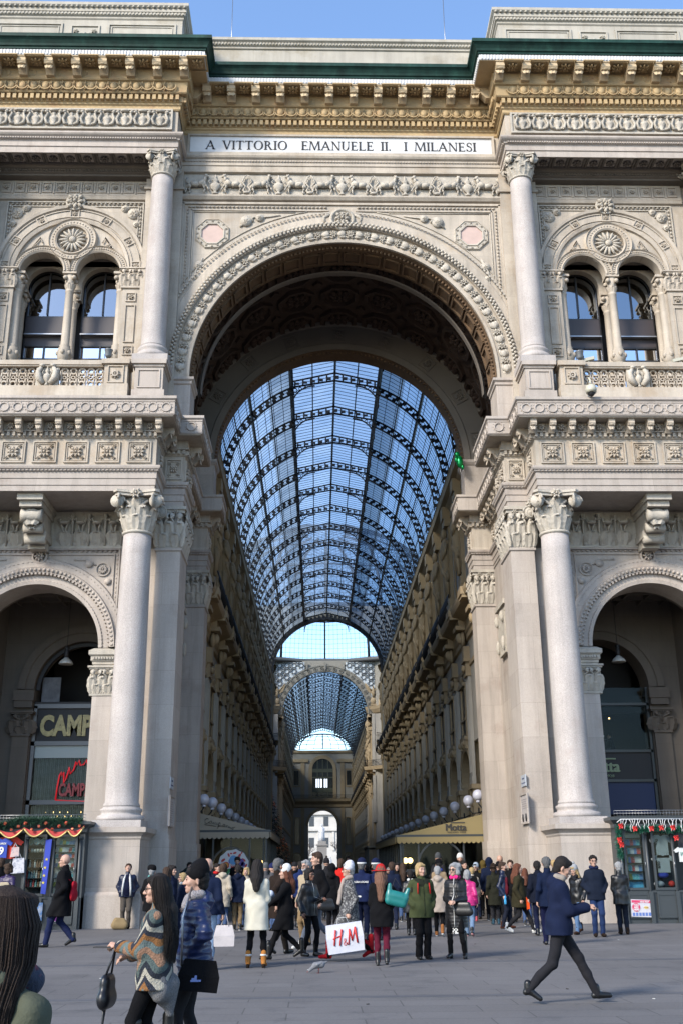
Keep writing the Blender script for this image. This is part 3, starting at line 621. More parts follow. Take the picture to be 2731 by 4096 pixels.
for i in range(16): w.ell((0, 0, 0), (.24, .09, .055), 8, 4, M @ RY(-2*pi*i/16) @ T(.34, -.02, 0))
w.ell((-CW, -.06, 25.62), (.15, .1, .15), 10, 6); w.merge(rosette(.38, .2, 8, True), T(-CW, -.06, 27.38)); w.lathe([(.4, 0), (.4, .1), (.34, .12), (.3, .08)], 18, T(-CW, 0, 27.38) @ RX(pi/2))
for sg in (-1, 1):
    for (dx, z, r) in ((2.35, 26.9, .28), (2.0, 27.15, .18), (2.5, 26.4, .16)):
        w.merge(spiral(r, 1.4, 14), T(-CW+sg*dx, .04, z)); w.merge(rosette(r*.6, .06, 6), T(-CW+sg*dx, .02, z))
frame_rect(w, -13.62, -8.08, 24.6, 27.46, .06, .05, .08, False); frame_rect(w, -13.42, -8.28, 24.6, 27.26, .06, .03, .05, False); edge_beads(w, [(-13.5, 24.7), (-13.5, 27.3)], .045, .17, .02); edge_beads(w, [(-8.2, 24.7), (-8.2, 27.3)], .045, .17, .02); edge_beads(w, [(-13.5, 27.36), (-8.2, 27.36)], .045, .17, .02)
both('tympanum_carving', w, CARVE)
for x0, x1 in ((-13.70, -12.98), (-8.70, -8.0)):          # flanking piers with sunk panels
    w = MB(); w.box(x0, x1, -.10, .1, 18.2, 23.35); cx = (x0+x1)/2
    for z0, z1 in ((22.75, 23.15), (20.4, 20.8)): frame_rect(w, cx-.2, cx+.2, z0, z1, -.1, .04, .05); w.merge(rosette(.13, .09, 6), T(cx, -.11, (z0+z1)/2))
    for z0, z1 in ((20.95, 22.6), (18.6, 20.25)): frame_rect(w, cx-.2, cx+.2, z0, z1, -.1, .04, .05)
    pm, sd_ = pil_capital(.72, .82, .2, 2); w.merge(pm, T(cx, -.1, 23.42)); both('window_pier', w, CREAM)
def colonnette():
    m = MB(); m.lathe([(.26, 0), (.26, .1), (.22, .14), (.24, .2), (.2, .3), (.26, .5), (.24, .62), (.17, .68), (.22, .74), (.28, .95), (.24, 1.25), (.19, 1.32), (.21, 1.38), (.17, 1.42), (.155, 3.75), (.18, 3.78), (.16, 3.82), (.15, 4.2), (.24, 4.5)], 14)
    for k in range(6): m.ell((.24*cos(pi*k/3), .24*sin(pi*k/3), .42), (.1, .1, .13), 6, 4); m.ell((.25*cos(pi*k/3+.5), .25*sin(pi*k/3+.5), 1.02), (.09, .09, .12), 6, 4)
    for k in range(8): m.merge(leaf(.15, .3, .09), RZ(pi*k/4) @ T(0, -.15, 3.84))
    for k in range(4): m.ell((.24*cos(pi*k/2+pi/4), .24*sin(pi*k/2+pi/4), 4.36), (.1, .1, .1), 7, 5)
    m.box(-.27, .27, -.27, .27, 4.5, 4.6); return m
cn = colonnette().build('colonnette', CREAM, F)
for s in (-1, 1):
    row(cn, F, T(0, 0, 0), [s*(CW+2.02), s*CW, s*(CW-2.02)], .22, 19.57); row(cn, F, T(0, 0, 0), [s*(CW+2.1), s*CW, s*(CW-2.1)], 1.02, 19.2)
# window joinery
FR = mat('dark_window_frame', (.03, .028, .028), .4); PN = mat('dark_spandrel_panel', (.055, .045, .048), .5, var=.1); CURT = mat('grey_curtain', (.35, .37, .38), .9, var=.25, vscale=6)
for s in (-1, 1):
    for dx in (-1.12, 1.12):
        cx = s*(CW+dx); w = MB(); y = 1.32
        for x in (cx-.84, cx+.80): w.box(x, x+.06, y-.05, y+.05, 18.5, 24.3)
        for z in (20.9, 21.5, 22.8): w.box(cx-.8, cx+.8, y-.06, y+.06, z, z+.07)
        w.box(cx-.03, cx+.03, y-.05, y+.05, 18.5, 21.5); w.box(cx-.03, cx+.03, y-.05, y+.05, 22.95, 24.9)
        w.ring(cx, 24.1, [(.78, y-.05), (.86, y-.05), (.86, y+.05), (.78, y+.05)], 0, pi, 20)
        fr = part('window', w, FR)
        for z0, z1, dd in ((21.56, 21.93, .03), (22.0, 22.8, .09)): q = MB(); q.box(cx-.8, cx+.8, y-dd, y, z0, z1); part('dark_panel', q, PN, fr)
        q = MB(); q.box(cx-.8, cx+.8, y-.25, y-.04, 21.94, 21.99); part('ledge', q, mat('metal_ledge', (.45, .47, .5), .4, metal=.6), fr)
        q = MB(); q.box(cx-.8, cx+.8, y+.02, y+.03, 18.5, 21.5); part('pane', q, WINL, fr); q = MB(); q.prism([(cx-.8, 22.88)]+[(px, pz) for px, pz in reversed(arc(cx, 24.1, .8, 0, pi, 18))]+[(cx+.8, 22.88)][::-1], y+.02, y+.03); part('pane', q, WING, fr)
        q = MB(); n = 16
        for i in range(n): q.box(cx-.8+1.6*i/n, cx-.8+1.6*(i+.7)/n, y+.35+.04*(i % 2), y+.4, 18.6, 21.4) if (i < 7 or s > 0 and i > 9) else None
        part('curtain', q, CURT, fr)
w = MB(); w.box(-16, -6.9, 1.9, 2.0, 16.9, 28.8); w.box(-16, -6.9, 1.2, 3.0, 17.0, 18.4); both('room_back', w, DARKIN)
# ---- upper columns
def column(x, y, z0, zb, h, r0, r1, caph, capw, m, plinth=None):
    q = MB(); n = 14; e = [(r0+(r1-r0)*(max(0, t/n-.25)/.75)**1.6, zb+h*t/n) for t in range(n+1)]
    q.lathe([(r0*1.09, zb), (r0*1.09, zb+.06), (r0*1.0, zb+.14)]+e[1:]+[(r1*1.0, zb+h)], 40, T(x, y, 0)); c = part('column', q, m)
    q = MB(); bh = zb-z0; q.box(x-r0*1.42, x+r0*1.42, y-r0*1.42, y+r0*1.42, z0, z0+bh*.34)
    q.lathe([(r0*1.38, z0+bh*.34), (r0*1.42, z0+bh*.45), (r0*1.36, z0+bh*.58), (r0*1.18, z0+bh*.62), (r0*1.16, z0+bh*.72), (r0*1.24, z0+bh*.80), (r0*1.24, z0+bh*.90), (r0*1.1, z0+bh*.95), (r0*1.09, zb)], 36, T(x, y, 0)); part('column_base', q, m, c)
    return c
w = MB(); w.box(-8.0, -6.5, -.22, .1, 17.2, 28.9); w.box(-8.06, -6.44, -.3, .1, 27.9, 28.0); both('upper_pilaster', w, CREAM)
ucap = capital(.43, 1.16, 1.0)
cap_o = None
for X in (-7.22, 7.22, -14.55, 14.55):
    c = column(X, -.9, 19.45, 20.22, 7.75, .465, .42, 1, 1, SHAFT)
    if cap_o is None: cap_o = ucap.build('capital', CARVE, c); cap_o.matrix_basis = T(X, -.9, 27.93)
    else: inst(cap_o, c, T(X, -.9, 27.93))
    q = MB(); q.box(X-.60, X+.60, -1.55, .0, 17.0, 18.25); q.box(X-.52, X+.52, -1.47, 0, 18.25, 19.2); q.box(X-.57, X+.57, -1.52, 0, 19.2, 19.3); q.box(X-.64, X+.64, -1.6, 0, 19.3, 19.47); frame_rect(q, X-.42, X+.42, 18.35, 19.1, -1.47, .05, .04)
    part('column_pedestal', q, STONE)
w = MB()                                   # springing piers of the great arch
w.box(-6.95, -5.86, -.06, 1.25, 16.9, 19.2); w.sweep([(-7.0, -.06), (-5.86, -.06), (-5.86, 1.25)], [(0, 19.16), (.05, 19.2), (.05, 19.3), (.12, 19.36), (.12, 19.46), (0, 19.5)]); w.box(-6.95, -5.87, -.05, 1.2, 19.2, 19.48)
w.box(-8.2, -5.64, 7.5, 8.6, 17.22, 18.9); w.sweep([(-8.2, 7.5), (-5.64, 7.5), (-5.64, 8.7)], [(0, 18.86), (.05, 18.9), (.12, 19.0), (.12, 19.12), (0, 19.15)]); w.box(-8.2, -5.65, 7.5, 8.6, 18.9, 19.13)
w.box(-8.2, -6.72, 1.0, 7.6, 16.8, ZS-.2); both('arch_pier', w, STONE)
# ---- balustrade
w = MB(); xa, xb = -14.0, -8.9
w.box(xa, xb, -1.5, -1.0, 17.2, 18.42); w.box(xa, xb+.05, -1.5, -1.05, 19.28, 19.46); w.box(xa, xb, -1.46, -1.1, 19.22, 19.28)
ov = MB()
for sx in (0,): ov.ring(0, 0, [(.14, -.06), (.14, .06), (.08, .06), (.08, -.06)], 0, 2*pi, 14, True)
bal = MB()
for x in spread(xa, -CW-.55, .34)+spread(-CW+.35, xb, .34):
    bal.merge(ov, T(x, -1.28, 19.08) @ S(1, 1, 1)); bal.merge(ov, T(x, -1.28, 18.56)); bal.box(x-.14, x-.09, -1.34, -1.22, 18.56, 19.08); bal.box(x+.09, x+.14, -1.34, -1.22, 18.56, 19.08)
    bal.merge(ov, T(x, -1.28, 18.82) @ S(.55, 1, .55)); bal.merge(ov, T(x+.17, -1.28, 18.82) @ S(.5, 1, .5))
w.merge(bal); bl = both('balustrade', w, CREAM)
gr = MB(); gr.box(-.42, .42, -.02, .12, -.42, .42)
for sg in (-1, 1): gr.tube([(sg*.12, -.06, -.34), (sg*.3, -.1, -.1), (sg*.32, -.1, .15), (sg*.22, -.1, .32)], [.1, .13, .1, .07], 7); gr.ell((sg*.2, -.12, .38), (.1, .1, .07), 7, 5); gr.ell((sg*.36, -.06, .1), (.06, .08, .22), 6, 5)
gr.merge(urn(), T(0, 0, -.45) @ S(.6, 1, .9)); gp = MB(); gp.merge(gr, T(-CW-.1, -1.38, 18.85)); both('griffin_panel', gp, CARVE)
w = MB(); w.box(-8.92, -7.95, -1.62, -.9, 17.2, 18.45); w.box(-8.85, -8.0, -1.55, -.9, 18.45, 19.26); w.box(-8.95, -7.92, -1.66, -.9, 19.26, 19.45); frame_rect(w, -8.72, -8.13, 18.5, 19.2, -1.55, .04, .05); w.merge(rosette(.2, .1, 8), T(-8.43, -1.55, 18.85)); w.ring(-8.43, 18.85, [(.12, -1.6), (.12, -1.66), (.07, -1.66), (.07, -1.6)], 0, 2*pi, 14, True)
both('balustrade_post', w, CREAM)
# ---- lower entablature
LP = [(-16.5, -2.5), (-6.62, -2.5), (-6.62, -.85), (-5.84, -.85), (-5.84, 1.05), (-6.72, 1.05), (-6.72, 7.5), (-5.84, 7.5), (-5.84, 8.8)]
w = MB(); w.sweep(LP, [(-.9, 13.93), (0, 13.93), (0, 14.12), (.03, 14.14), (.03, 14.36), (.06, 14.38), (.06, 14.60), (.12, 14.64), (.12, 14.68), (.16, 14.70), (.18, 14.76), (.18, 14.82), (0, 14.86), (-.5, 14.86)])
for M, L_ in segs(LP):
    for x in spread(0, L_, .13): w.ell((x, -.13, 14.65), (.045, .03, .03), 5, 3, M)
lw = both('lower_architrave', w, STONE)
w = MB(); w.sweep(LP, [(-.5, 14.85), (0, 14.85), (0, 15.86), (.03, 15.88), (.06, 15.9), (.06, 15.93), (.06, 16.08), (.16, 16.1), (.16, 16.13), (.10, 16.16), (.10, 16.46), (.62, 16.46), (.62, 16.5)])
for M, L_ in segs(LP):
    dentils(w, -.02, L_+.1, 15.93, 16.08, -.15, -.05, .19, M, .5)
    if L_ > 1.2 or L_ < .8:
        for x in (spread(.05, L_-.05, 1.07) if L_ > 1 else [L_/2]):
            hw = .42 if L_ > 1 else .3; fm = MB(); frame_rect(fm, -hw, hw, 14.96, 15.76, 0, .05, .06); frame_rect(fm, -hw+.08, hw-.08, 15.04, 15.68, 0, .03, .03); fm.merge(rosette(.22 if L_ > 1 else .15, .12, 8, True), T(0, -.01, 15.36))
            for dx in (-1, 1):
                for dz in (-1, 1): fm.merge(rosette(.08, .07, 4), T(dx*.22*(hw/.42), -.01, 15.36+dz*.22))
            w.merge(fm, M @ T(x, 0, 0))
lf = both('lower_frieze', w, CREAM)
lm = modillion(.22, .42, .42).build('modillion', CREAM, lf[0]); fw = MB(); fw.merge(rosette(.15, .12, 8)); fw = fw.build('flower', CREAM, lf[0])
for j, (M, L_) in enumerate(segs(LP)):
    n = max(1, int(round(L_/.69)))
    if L_ > 8: xs = [L_+.1-.69*i for i in range(13)]
    elif L_ > 3: xs = spread(.2, L_-.2, .69)
    elif L_ > 1.2: xs = [L_*.5-.35, L_*.5+.35]
    else: xs = [L_*.5]
    row(lm, lf[0], M, xs, -.1, 16.45)
    row(fw, lf[0], M, [x-.345 for x in xs] if L_ > 3 else [], -.12, 16.28)
for ch in list(lf[0].children): inst(ch, lf[1], ch.matrix_basis.copy())
w = MB(); w.sweep(LP, [(.60, 16.49), (.66, 16.5), (.66, 17.05), (.72, 17.1), (.72, 17.2), (0, 17.24), (-1.7, 17.24)])
for M, L_ in segs(LP):
    if L_ < .5: continue
    a0 = -.55 if L_ > 1 and not (abs(L_-6.45) < .1) else -.55
    conv_start, conv_end = {9.88: (0, 1), 1.65: (1, 0), .78: (0, 1), 1.9: (1, 1), .88: (1, 0), 6.45: (0, 0), .881: (0, 1), 1.3: (1, 0)}.get(round(L_, 2), (0, 0))
    e0 = -.66 if conv_start else .66; e1 = L_+.66 if conv_end else L_-.66
    if e1-e0 < .3: continue
    for x in spread(e0+.06, e1-.06, .46):
        w.ring(x, 16.78, [(.12, -.67), (.14, -.70), (.17, -.70), (.19, -.66)], 0, 2*pi, 16, M=M)
        for i in range(12): w.ell((x+.215*cos(pi*i/6), -.67, 16.78+.215*sin(pi*i/6)), (.02, .015, .02), 4, 3, M)
    w.box(e0, e1, -.68, -.66, 16.53, 16.56, M); w.box(e0, e1, -.68, -.66, 16.99, 17.02, M)
both('cornice_band', w, STONE)
w = MB(); w.box(-16.5, -6.66, -2.45, .3, 13.95, 17.2); w.box(-6.75, -5.86, -.8, 1.0, 13.95, 17.2); w.box(-8.2, -6.74, .3, 7.6, 13.95, 17.2); w.box(-8.2, -5.86, 7.55, 8.6, 13.95, 17.2); both('entablature_core', w, STONE)
# ---- lower columns and pedestals
lcap = capital(.475, 1.5, 1.4); lco = None
for X in (-7.2, 7.2, -14.5, 14.5):
    c = column(X, -1.95, 2.87, 3.5, 9.0, .53, .475, 1, 1, SHAFT)
    if lco is None: lco = lcap.build('capital', CARVE, c); lco.matrix_basis = T(X, -1.95, 12.53)
    else: inst(lco, c, T(X, -1.95, 12.53))
    q = MB(); s = 1 if X > 0 else -1
    q.box(X-.9, X+.9, -2.9, -.3, 0, .92); q.sweep([(X-.84, -.4), (X-.84, -2.84), (X+.84, -2.84), (X+.84, -.4)], [(.06, .90), (.05, .95), (.0, 1.02)])
    q.box(X-.78, X+.78, -2.8, -.3, .9, 2.56); q.sweep([(X-.78, -.4), (X-.78, -2.8), (X+.78, -2.8), (X+.78, -.4)], [(0, 2.5), (.03, 2.55), (.03, 2.6), (.09, 2.66), (.15, 2.7), (.18, 2.72), (.18, 2.86), (0, 2.88)]); q.box(X-.78, X+.78, -2.8, -.3, 2.55, 2.87)
    part('pedestal', q, STONE)
# pilasters and piers of the ground storey
w = MB(); w.box(-6.72, -5.87, -.75, 1.03, 2.6, 12.42); w.box(-8.02, -6.7, -.42, 1.0, 2.6, 12.5); w.box(-8.7, -8.02, -.42, 1.0, 2.6, 7.3); w.box(-6.80, -5.80, -.82, 1.08, 0, 2.55); w.box(-8.75, -6.8, -.5, 1.05, 0, 2.55); w.box(-6.76, -5.84, -.78, 1.05, 2.55, 2.7)
w.sweep([(-6.72, -.4), (-6.72, -.75), (-5.87, -.75), (-5.87, 1.03), (-6.72, 1.03)], [(0, 12.28), (.05, 12.32), (.05, 12.40), (0, 12.42)])
w.box(-8.7, -6.72, 1.0, 7.7, 0, 14.0); w.box(-6.72, -5.86, 7.6, 8.8, 0, 12.42); w.box(-8.7, -6.72, 7.6, 8.8, 0, 14.0); w.box(-6.76, -5.80, 7.54, 8.86, 0, 2.6)
w.sweep([(-6.72, 7.6), (-5.86, 7.6), (-5.86, 8.8), (-6.72, 8.8)], [(0, 12.28), (.05, 12.32), (.05, 12.40), (0, 12.42)])
both('pier', w, STONE)
pm, sd_ = pil_capital(.86, 1.5, 1.78, 2); A = T(-6.295, -.75, 12.42); w = MB(); w.merge(pm, A); sd_(Matrix.Identity(4), .86, 2); w.merge(pm, A) if False else None
def full_cap(w, x0, x1, y0, y1):
    w.box(x0, x1, y0, y1, 12.42, 13.8); w.box(x0-.14, x1+.16, y0-.16, y1+.16, 13.82, 13.94); w.box(x0-.08, x1+.1, y0-.1, y1+.1, 13.7, 13.82)
    def side(M, L_, n):
        for k in range(n): w.merge(leaf(L_/n*.98, .56, .16), M @ T(L_*(k+.5)/n, -.02, 12.44))
        for k in range(n+1): w.merge(leaf(L_/n*.8, 1.0, .22), M @ T(min(max(L_*k/n, .05), L_-.05), -.02, 12.46))
        for k in range(n):
            x = L_*(k+.5)/n
            for sg in (-1, 1): w.tube([(x, -.05, 13.05), (x+sg*.06, -.1, 13.35), (x+sg*L_/n*.4, -.2, 13.52)], .045, 5, M); w.merge(spiral(.13, 1.3, 12), M @ T(x+sg*L_/n*.33, -.17, 13.55))
            w.merge(rosette(.12, .1, 6), M @ T(x, -.1, 13.72))
    side(T(x0, y0, 0), x1-x0, 2); side(T(x1, y0, 0) @ RZ(pi/2), y1-y0, 4 if y1-y0 > 1.5 else 3)
w = MB(); full_cap(w, -6.72, -5.87, -.75, 1.03); both('pilaster_capital', w, CARVE)
w = MB(); full_cap(w, -6.72, -5.87, 7.6, 8.8); both('pilaster_capital', w, CARVE)
w = MB(); w.box(-6.72, -6.6, 4.9, 6.5, 11.5, 11.75); w.box(-6.72, -6.5, 4.7, 6.7, 11.75, 11.95); w.box(-6.72, -6.55, 5.0, 6.4, 9.8, 11.5)
for yy in (5.1, 6.3): w.ell((-6.5, yy, 11.3), (.12, .12, .25), 7, 5); w.ell((-6.5, yy, 10.2), (.1, .1, .3), 7, 5)
both('wall_niche', w, CARVE)
# ---- side arches of the portico
SA, SR, SZ = -10.9, 2.28, 8.92
w = MB(); arched_wall(w, -16.5, -8.0, 0, 14.0, [(SA, SR, SZ, 0)], -.3, .9, 36); both('portico_wall', w, STONE)
w = MB(); w.ring(SA, SZ, [(SR, -.3), (SR, -.38), (SR+.12, -.4), (SR+.15, -.36), (SR+.34, -.36), (SR+.36, -.42), (SR+.40, -.5), (SR+.58, -.56), (SR+.62, -.46), (SR+.70, -.44), (SR+.9, -.42), (SR+.95, -.3)], 0, pi, 64)
for i in range(60): w.box(-.05, .05, -.5, -.38, -.035, .035, T(SA, 0, SZ) @ RY(-pi*(i+.5)/60) @ T(SR+.38, 0, 0))
for i in range(56): w.merge(rp, T(SA, -.52, SZ) @ RY(-pi*(i+.5)/56) @ T(SR+.5, 0, 0))
for i in range(60): w.ell((0, 0, 0), (.02, .03, .05), 5, 3, T(SA, -.38, SZ) @ RY(-pi*(i+.5)/60) @ T(SR+.13, 0, 0)); w.ell((0, 0, 0), (.02, .03, .05), 5, 3, T(SA, -.43, SZ) @ RY(-pi*(i+.5)/60) @ T(SR+.8, 0, 0))
both('side_archivolt', w, STONE)
w = MB(); frame_rect(w, -13.75, -8.05, 9.2, 12.52, -.3, .06, .10, False); frame_rect(w, -13.55, -8.25, 9.4, 12.32, -.3, .04, .05, False); edge_beads(w, [(-13.65, 12.42), (-11.4, 12.42)], .045, .17, -.33); edge_beads(w, [(-10.4, 12.42), (-8.15, 12.42)], .045, .17, -.33); edge_beads(w, [(-8.14, 9.3), (-8.14, 12.4)], .045, .17, -.33)
w.merge(rosette(.2, .12, 8), T(SA, -.42, 12.2)); w.ring(SA, 12.2, [(.28, -.3), (.28, -.44), (.22, -.46), (.2, -.4)], 0, 2*pi, 20)
for sg in (-1, 1):
    w.merge(rosette(.18, .07, 12), T(SA+sg*2.25, -.31, 11.75)); w.ring(SA+sg*2.25, 11.75, [(.26, -.3), (.26, -.35), (.22, -.35)], 0, 2*pi, 18); w.merge(spiral(.16, 1.4, 14), T(SA+sg*1.75, -.32, 11.95)); w.merge(spiral(.14, 1.4, 14), T(SA+sg*2.45, -.32, 11.3))
    w.tube([(SA+sg*1.2, -.32, 12.1), (SA+sg*1.6, -.32, 12.1), (SA+sg*2.0, -.32, 11.9)], .03, 5)
both('portico_spandrel', w, STONE)
w = MB(); w.box(-14.0, -8.0, -.36, -.28, 12.58, 13.9)       # leaf frieze under the balcony
lfA, lfB = leaf(.46, .55, .26), leaf(.5, 1.05, .22)
for x in [t for t in spread(-13.9, -8.05, .58) if abs(t-SA) > .55]:
    w.merge(lfA, T(x, -.36, 12.62))
    for sg in (-1, 1): w.tube([(x+sg*.03, -.40, 12.95), (x+sg*.06, -.46, 13.25), (x+sg*.17, -.56, 13.6), (x+sg*.26, -.54, 13.52)], [.05, .045, .045, .04], 5)
    w.ell((x, -.6, 13.42), (.17, .16, .06), 9, 5); w.tube([(x+.29, -.40, 12.62), (x+.29, -.46, 13.4), (x+.29, -.56, 13.75)], [.035, .05, .07], 6); w.ell((x+.29, -.44, 13.72), (.1, .08, .08), 6, 4)
w.sweep([(-14, -.36), (-8, -.36)], [(0, 12.5), (.06, 12.52), (.06, 12.58), (0, 12.6)])
both('leaf_frieze', w, CARVE)
w = MB()                                                       # scrolled console
w.box(-.44, .44, -2.0, 0, 1.2, 1.42); w.box(-.38, .38, -1.85, 0, 1.0, 1.2); w.lathe([(.0, -.36), (.24, -.36), (.20, -.2), (.22, 0), (.20, .2), (.24, .36), (0, .36)], 18, T(0, -1.52, .76) @ RY(pi/2)); w.box(-.32, .32, -1.3, 0, .35, 1.0); w.lathe([(0, -.33), (.18, -.33), (.15, 0), (.18, .33), (0, .33)], 16, T(0, -1.2, .40) @ RY(pi/2))
w.box(-.38, .38, -1.0, 0, .12, .38); w.lathe([(0, -.36), (.17, -.36), (.14, 0), (.17, .36), (0, .36)], 16, T(0, -.85, .1) @ RY(pi/2)); w.box(-.3, .3, -.6, 0, -.15, .12); w.merge(leaf(.5, .6, .1), T(0, -1.6, .42)); w.merge(rosette(.2, .12, 6), T(0, -1.35, .45))
q = MB(); q.merge(w, T(SA, -.3, 12.5)); both('console', q, CARVE)
for x0, x1 in ((-8.75, -8.0), (-13.8, -13.1)):                 # impost and half-capital carrying the side arch
    w = MB(); w.sweep([(x0, .9), (x0, -.36), (x1, -.36), (x1, .9)], [(-.02, 8.3), (.03, 8.34), (.03, 8.42), (.08, 8.46), (.08, 8.6), (.15, 8.66), (.15, 8.8), (0, 8.9)]); w.box(x0+.01, x1-.01, -.36, .9, 7.3, 8.88); dentils(w, x0, x1, 8.50, 8.58, -.5, -.4, .1)
    cx = (x0+x1)/2; pm, _s = pil_capital(x1-x0, .95, 1.2, 2); w.merge(pm, T(cx, -.38, 7.32)); w.merge(leaf(.4, .8, .16), T(x0, 0, 7.35) @ RZ(-pi/2)); both('impost', w, CARVE)
# portico interior
w = MB(); w.box(-16.5, -13.1, .9, 4.2, 0, 14); w.box(-13.3, -8.6, .9, 4.1, 11.6, 12.0)
for x in spread(-13.1, -8.7, .9):
    w.box(x-.04, x+.04, 1.0, 4.0, 11.45, 11.6)
for y in (1.3, 2.2, 3.1): w.box(-13.1, -8.7, y, y+.08, 11.45, 11.6)
w.ring(SA, SZ, [(SR, .9), (SR+.1, .9), (SR+.1, 1.3), (SR+.6, 1.3)], 0, pi, 24)
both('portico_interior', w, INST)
SX, SHR, SHZ = -10.0, 1.86, 8.2
w = MB(); arched_wall(w, -14.0, -7.9, 0, 13.5, [(SX, SHR, SHZ, 0)], 4.0, 5.0, 28)
w.ring(SX, SHZ, [(SHR, 4.0), (SHR, 3.92), (SHR+.3, 3.9), (SHR+.34, 3.84), (SHR+.6, 3.84), (SHR+.62, 4.0)], 0, pi, 32)
for x0, x1 in ((SX-SHR-.65, SX-SHR-.02), (SX+SHR+.02, SX+SHR+.3)):
    w.box(x0, x1, 3.85, 4.02, 0, 6.5); w.box(x0-.08, x1+.08, 3.75, 4.02, 7.75, 8.15); w.box(x0-.03, x1+.03, 3.8, 4.02, 7.5, 7.75); pm, _s = pil_capital(x1-x0, .85, .2, 1); w.merge(pm, T((x0+x1)/2, 3.85, 6.5))
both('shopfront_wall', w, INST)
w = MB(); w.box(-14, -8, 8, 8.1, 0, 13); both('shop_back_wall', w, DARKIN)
# side-passage ceilings so that no daylight leaks in from above
w = MB(); w.box(-16.5, -8.2, .3, 8.8, 16.2, 16.6); w.box(-16.5, -8.2, 8.6, 8.9, 0, 33.5); w.box(-8.2, 8.2, 1.2, 8.8, 27.4, 27.7); w.box(-16.5, 16.5, 3.0, 8.8, 33.0, 33.4); w.box(-16.6, -16.4, -2.4, 8.9, 0, 33); both('roof_slab', w, DARKIN)
# ================= the glass-roofed gallery =================
GO = mat('gallery_ochre', (0.43, 0.325, 0.19), .8, var=.15, vscale=.6, bump=.25, bscale=10)
GG = mat('gallery_grey_plaster', (0.47, 0.435, 0.37), .8, var=.12, vscale=.6, streak=.15)
GSH = mat('shop_dark', (.02, .02, .022), .3)
ROT = -0.0026
PITCH, NB, Y0 = 4.57, 15, 10.26
def ghuman():          # weathered telamon figure carved on the upper pilasters
    m = MB(); m.tube([(0, -.12, 0), (0, -.14, .6), (0, -.16, 1.1), (0, -.2, 1.7), (0, -.2, 2.05), (0, -.2, 2.2)], [.16, .22, .26, .34, .2, .12], 9); m.ell((0, -.26, 2.4), (.16, .18, .22), 9, 6)
    for sg in (-1, 1): m.tube([(sg*.3, -.2, 1.95), (sg*.42, -.3, 1.6), (sg*.1, -.42, 1.35)], [.11, .09, .07], 6); m.tube([(sg*.12, -.14, .9), (sg*.14, -.2, .4), (sg*.1, -.15, -.1)], [.15, .12, .09], 6)
    m.tube([(-.3, -.3, 1.2), (0, -.4, .9), (.32, -.2, .5)], [.08, .12, .06], 6); return m
def railing(x0, x1, z0, z1, y, bulge=.16):
    m = MB(); m.box(x0, x1, y-.03, y+.03, z1-.05, z1); m.box(x0, x1, y-.02, y+.02, z0, z0+.04)
    for x in spread(x0, x1, .17): m.tube([(x, y, z0), (x, y-bulge, z0+(z1-z0)*.35), (x, y, z1)], .018, 4)
    for x in spread(x0, x1, .34): m.ring(x, (z0+z1)/2+.1, [(.11, y-.08), (.13, y-.08), (.13, y-.05)], 0, 2*pi, 8)
    return m
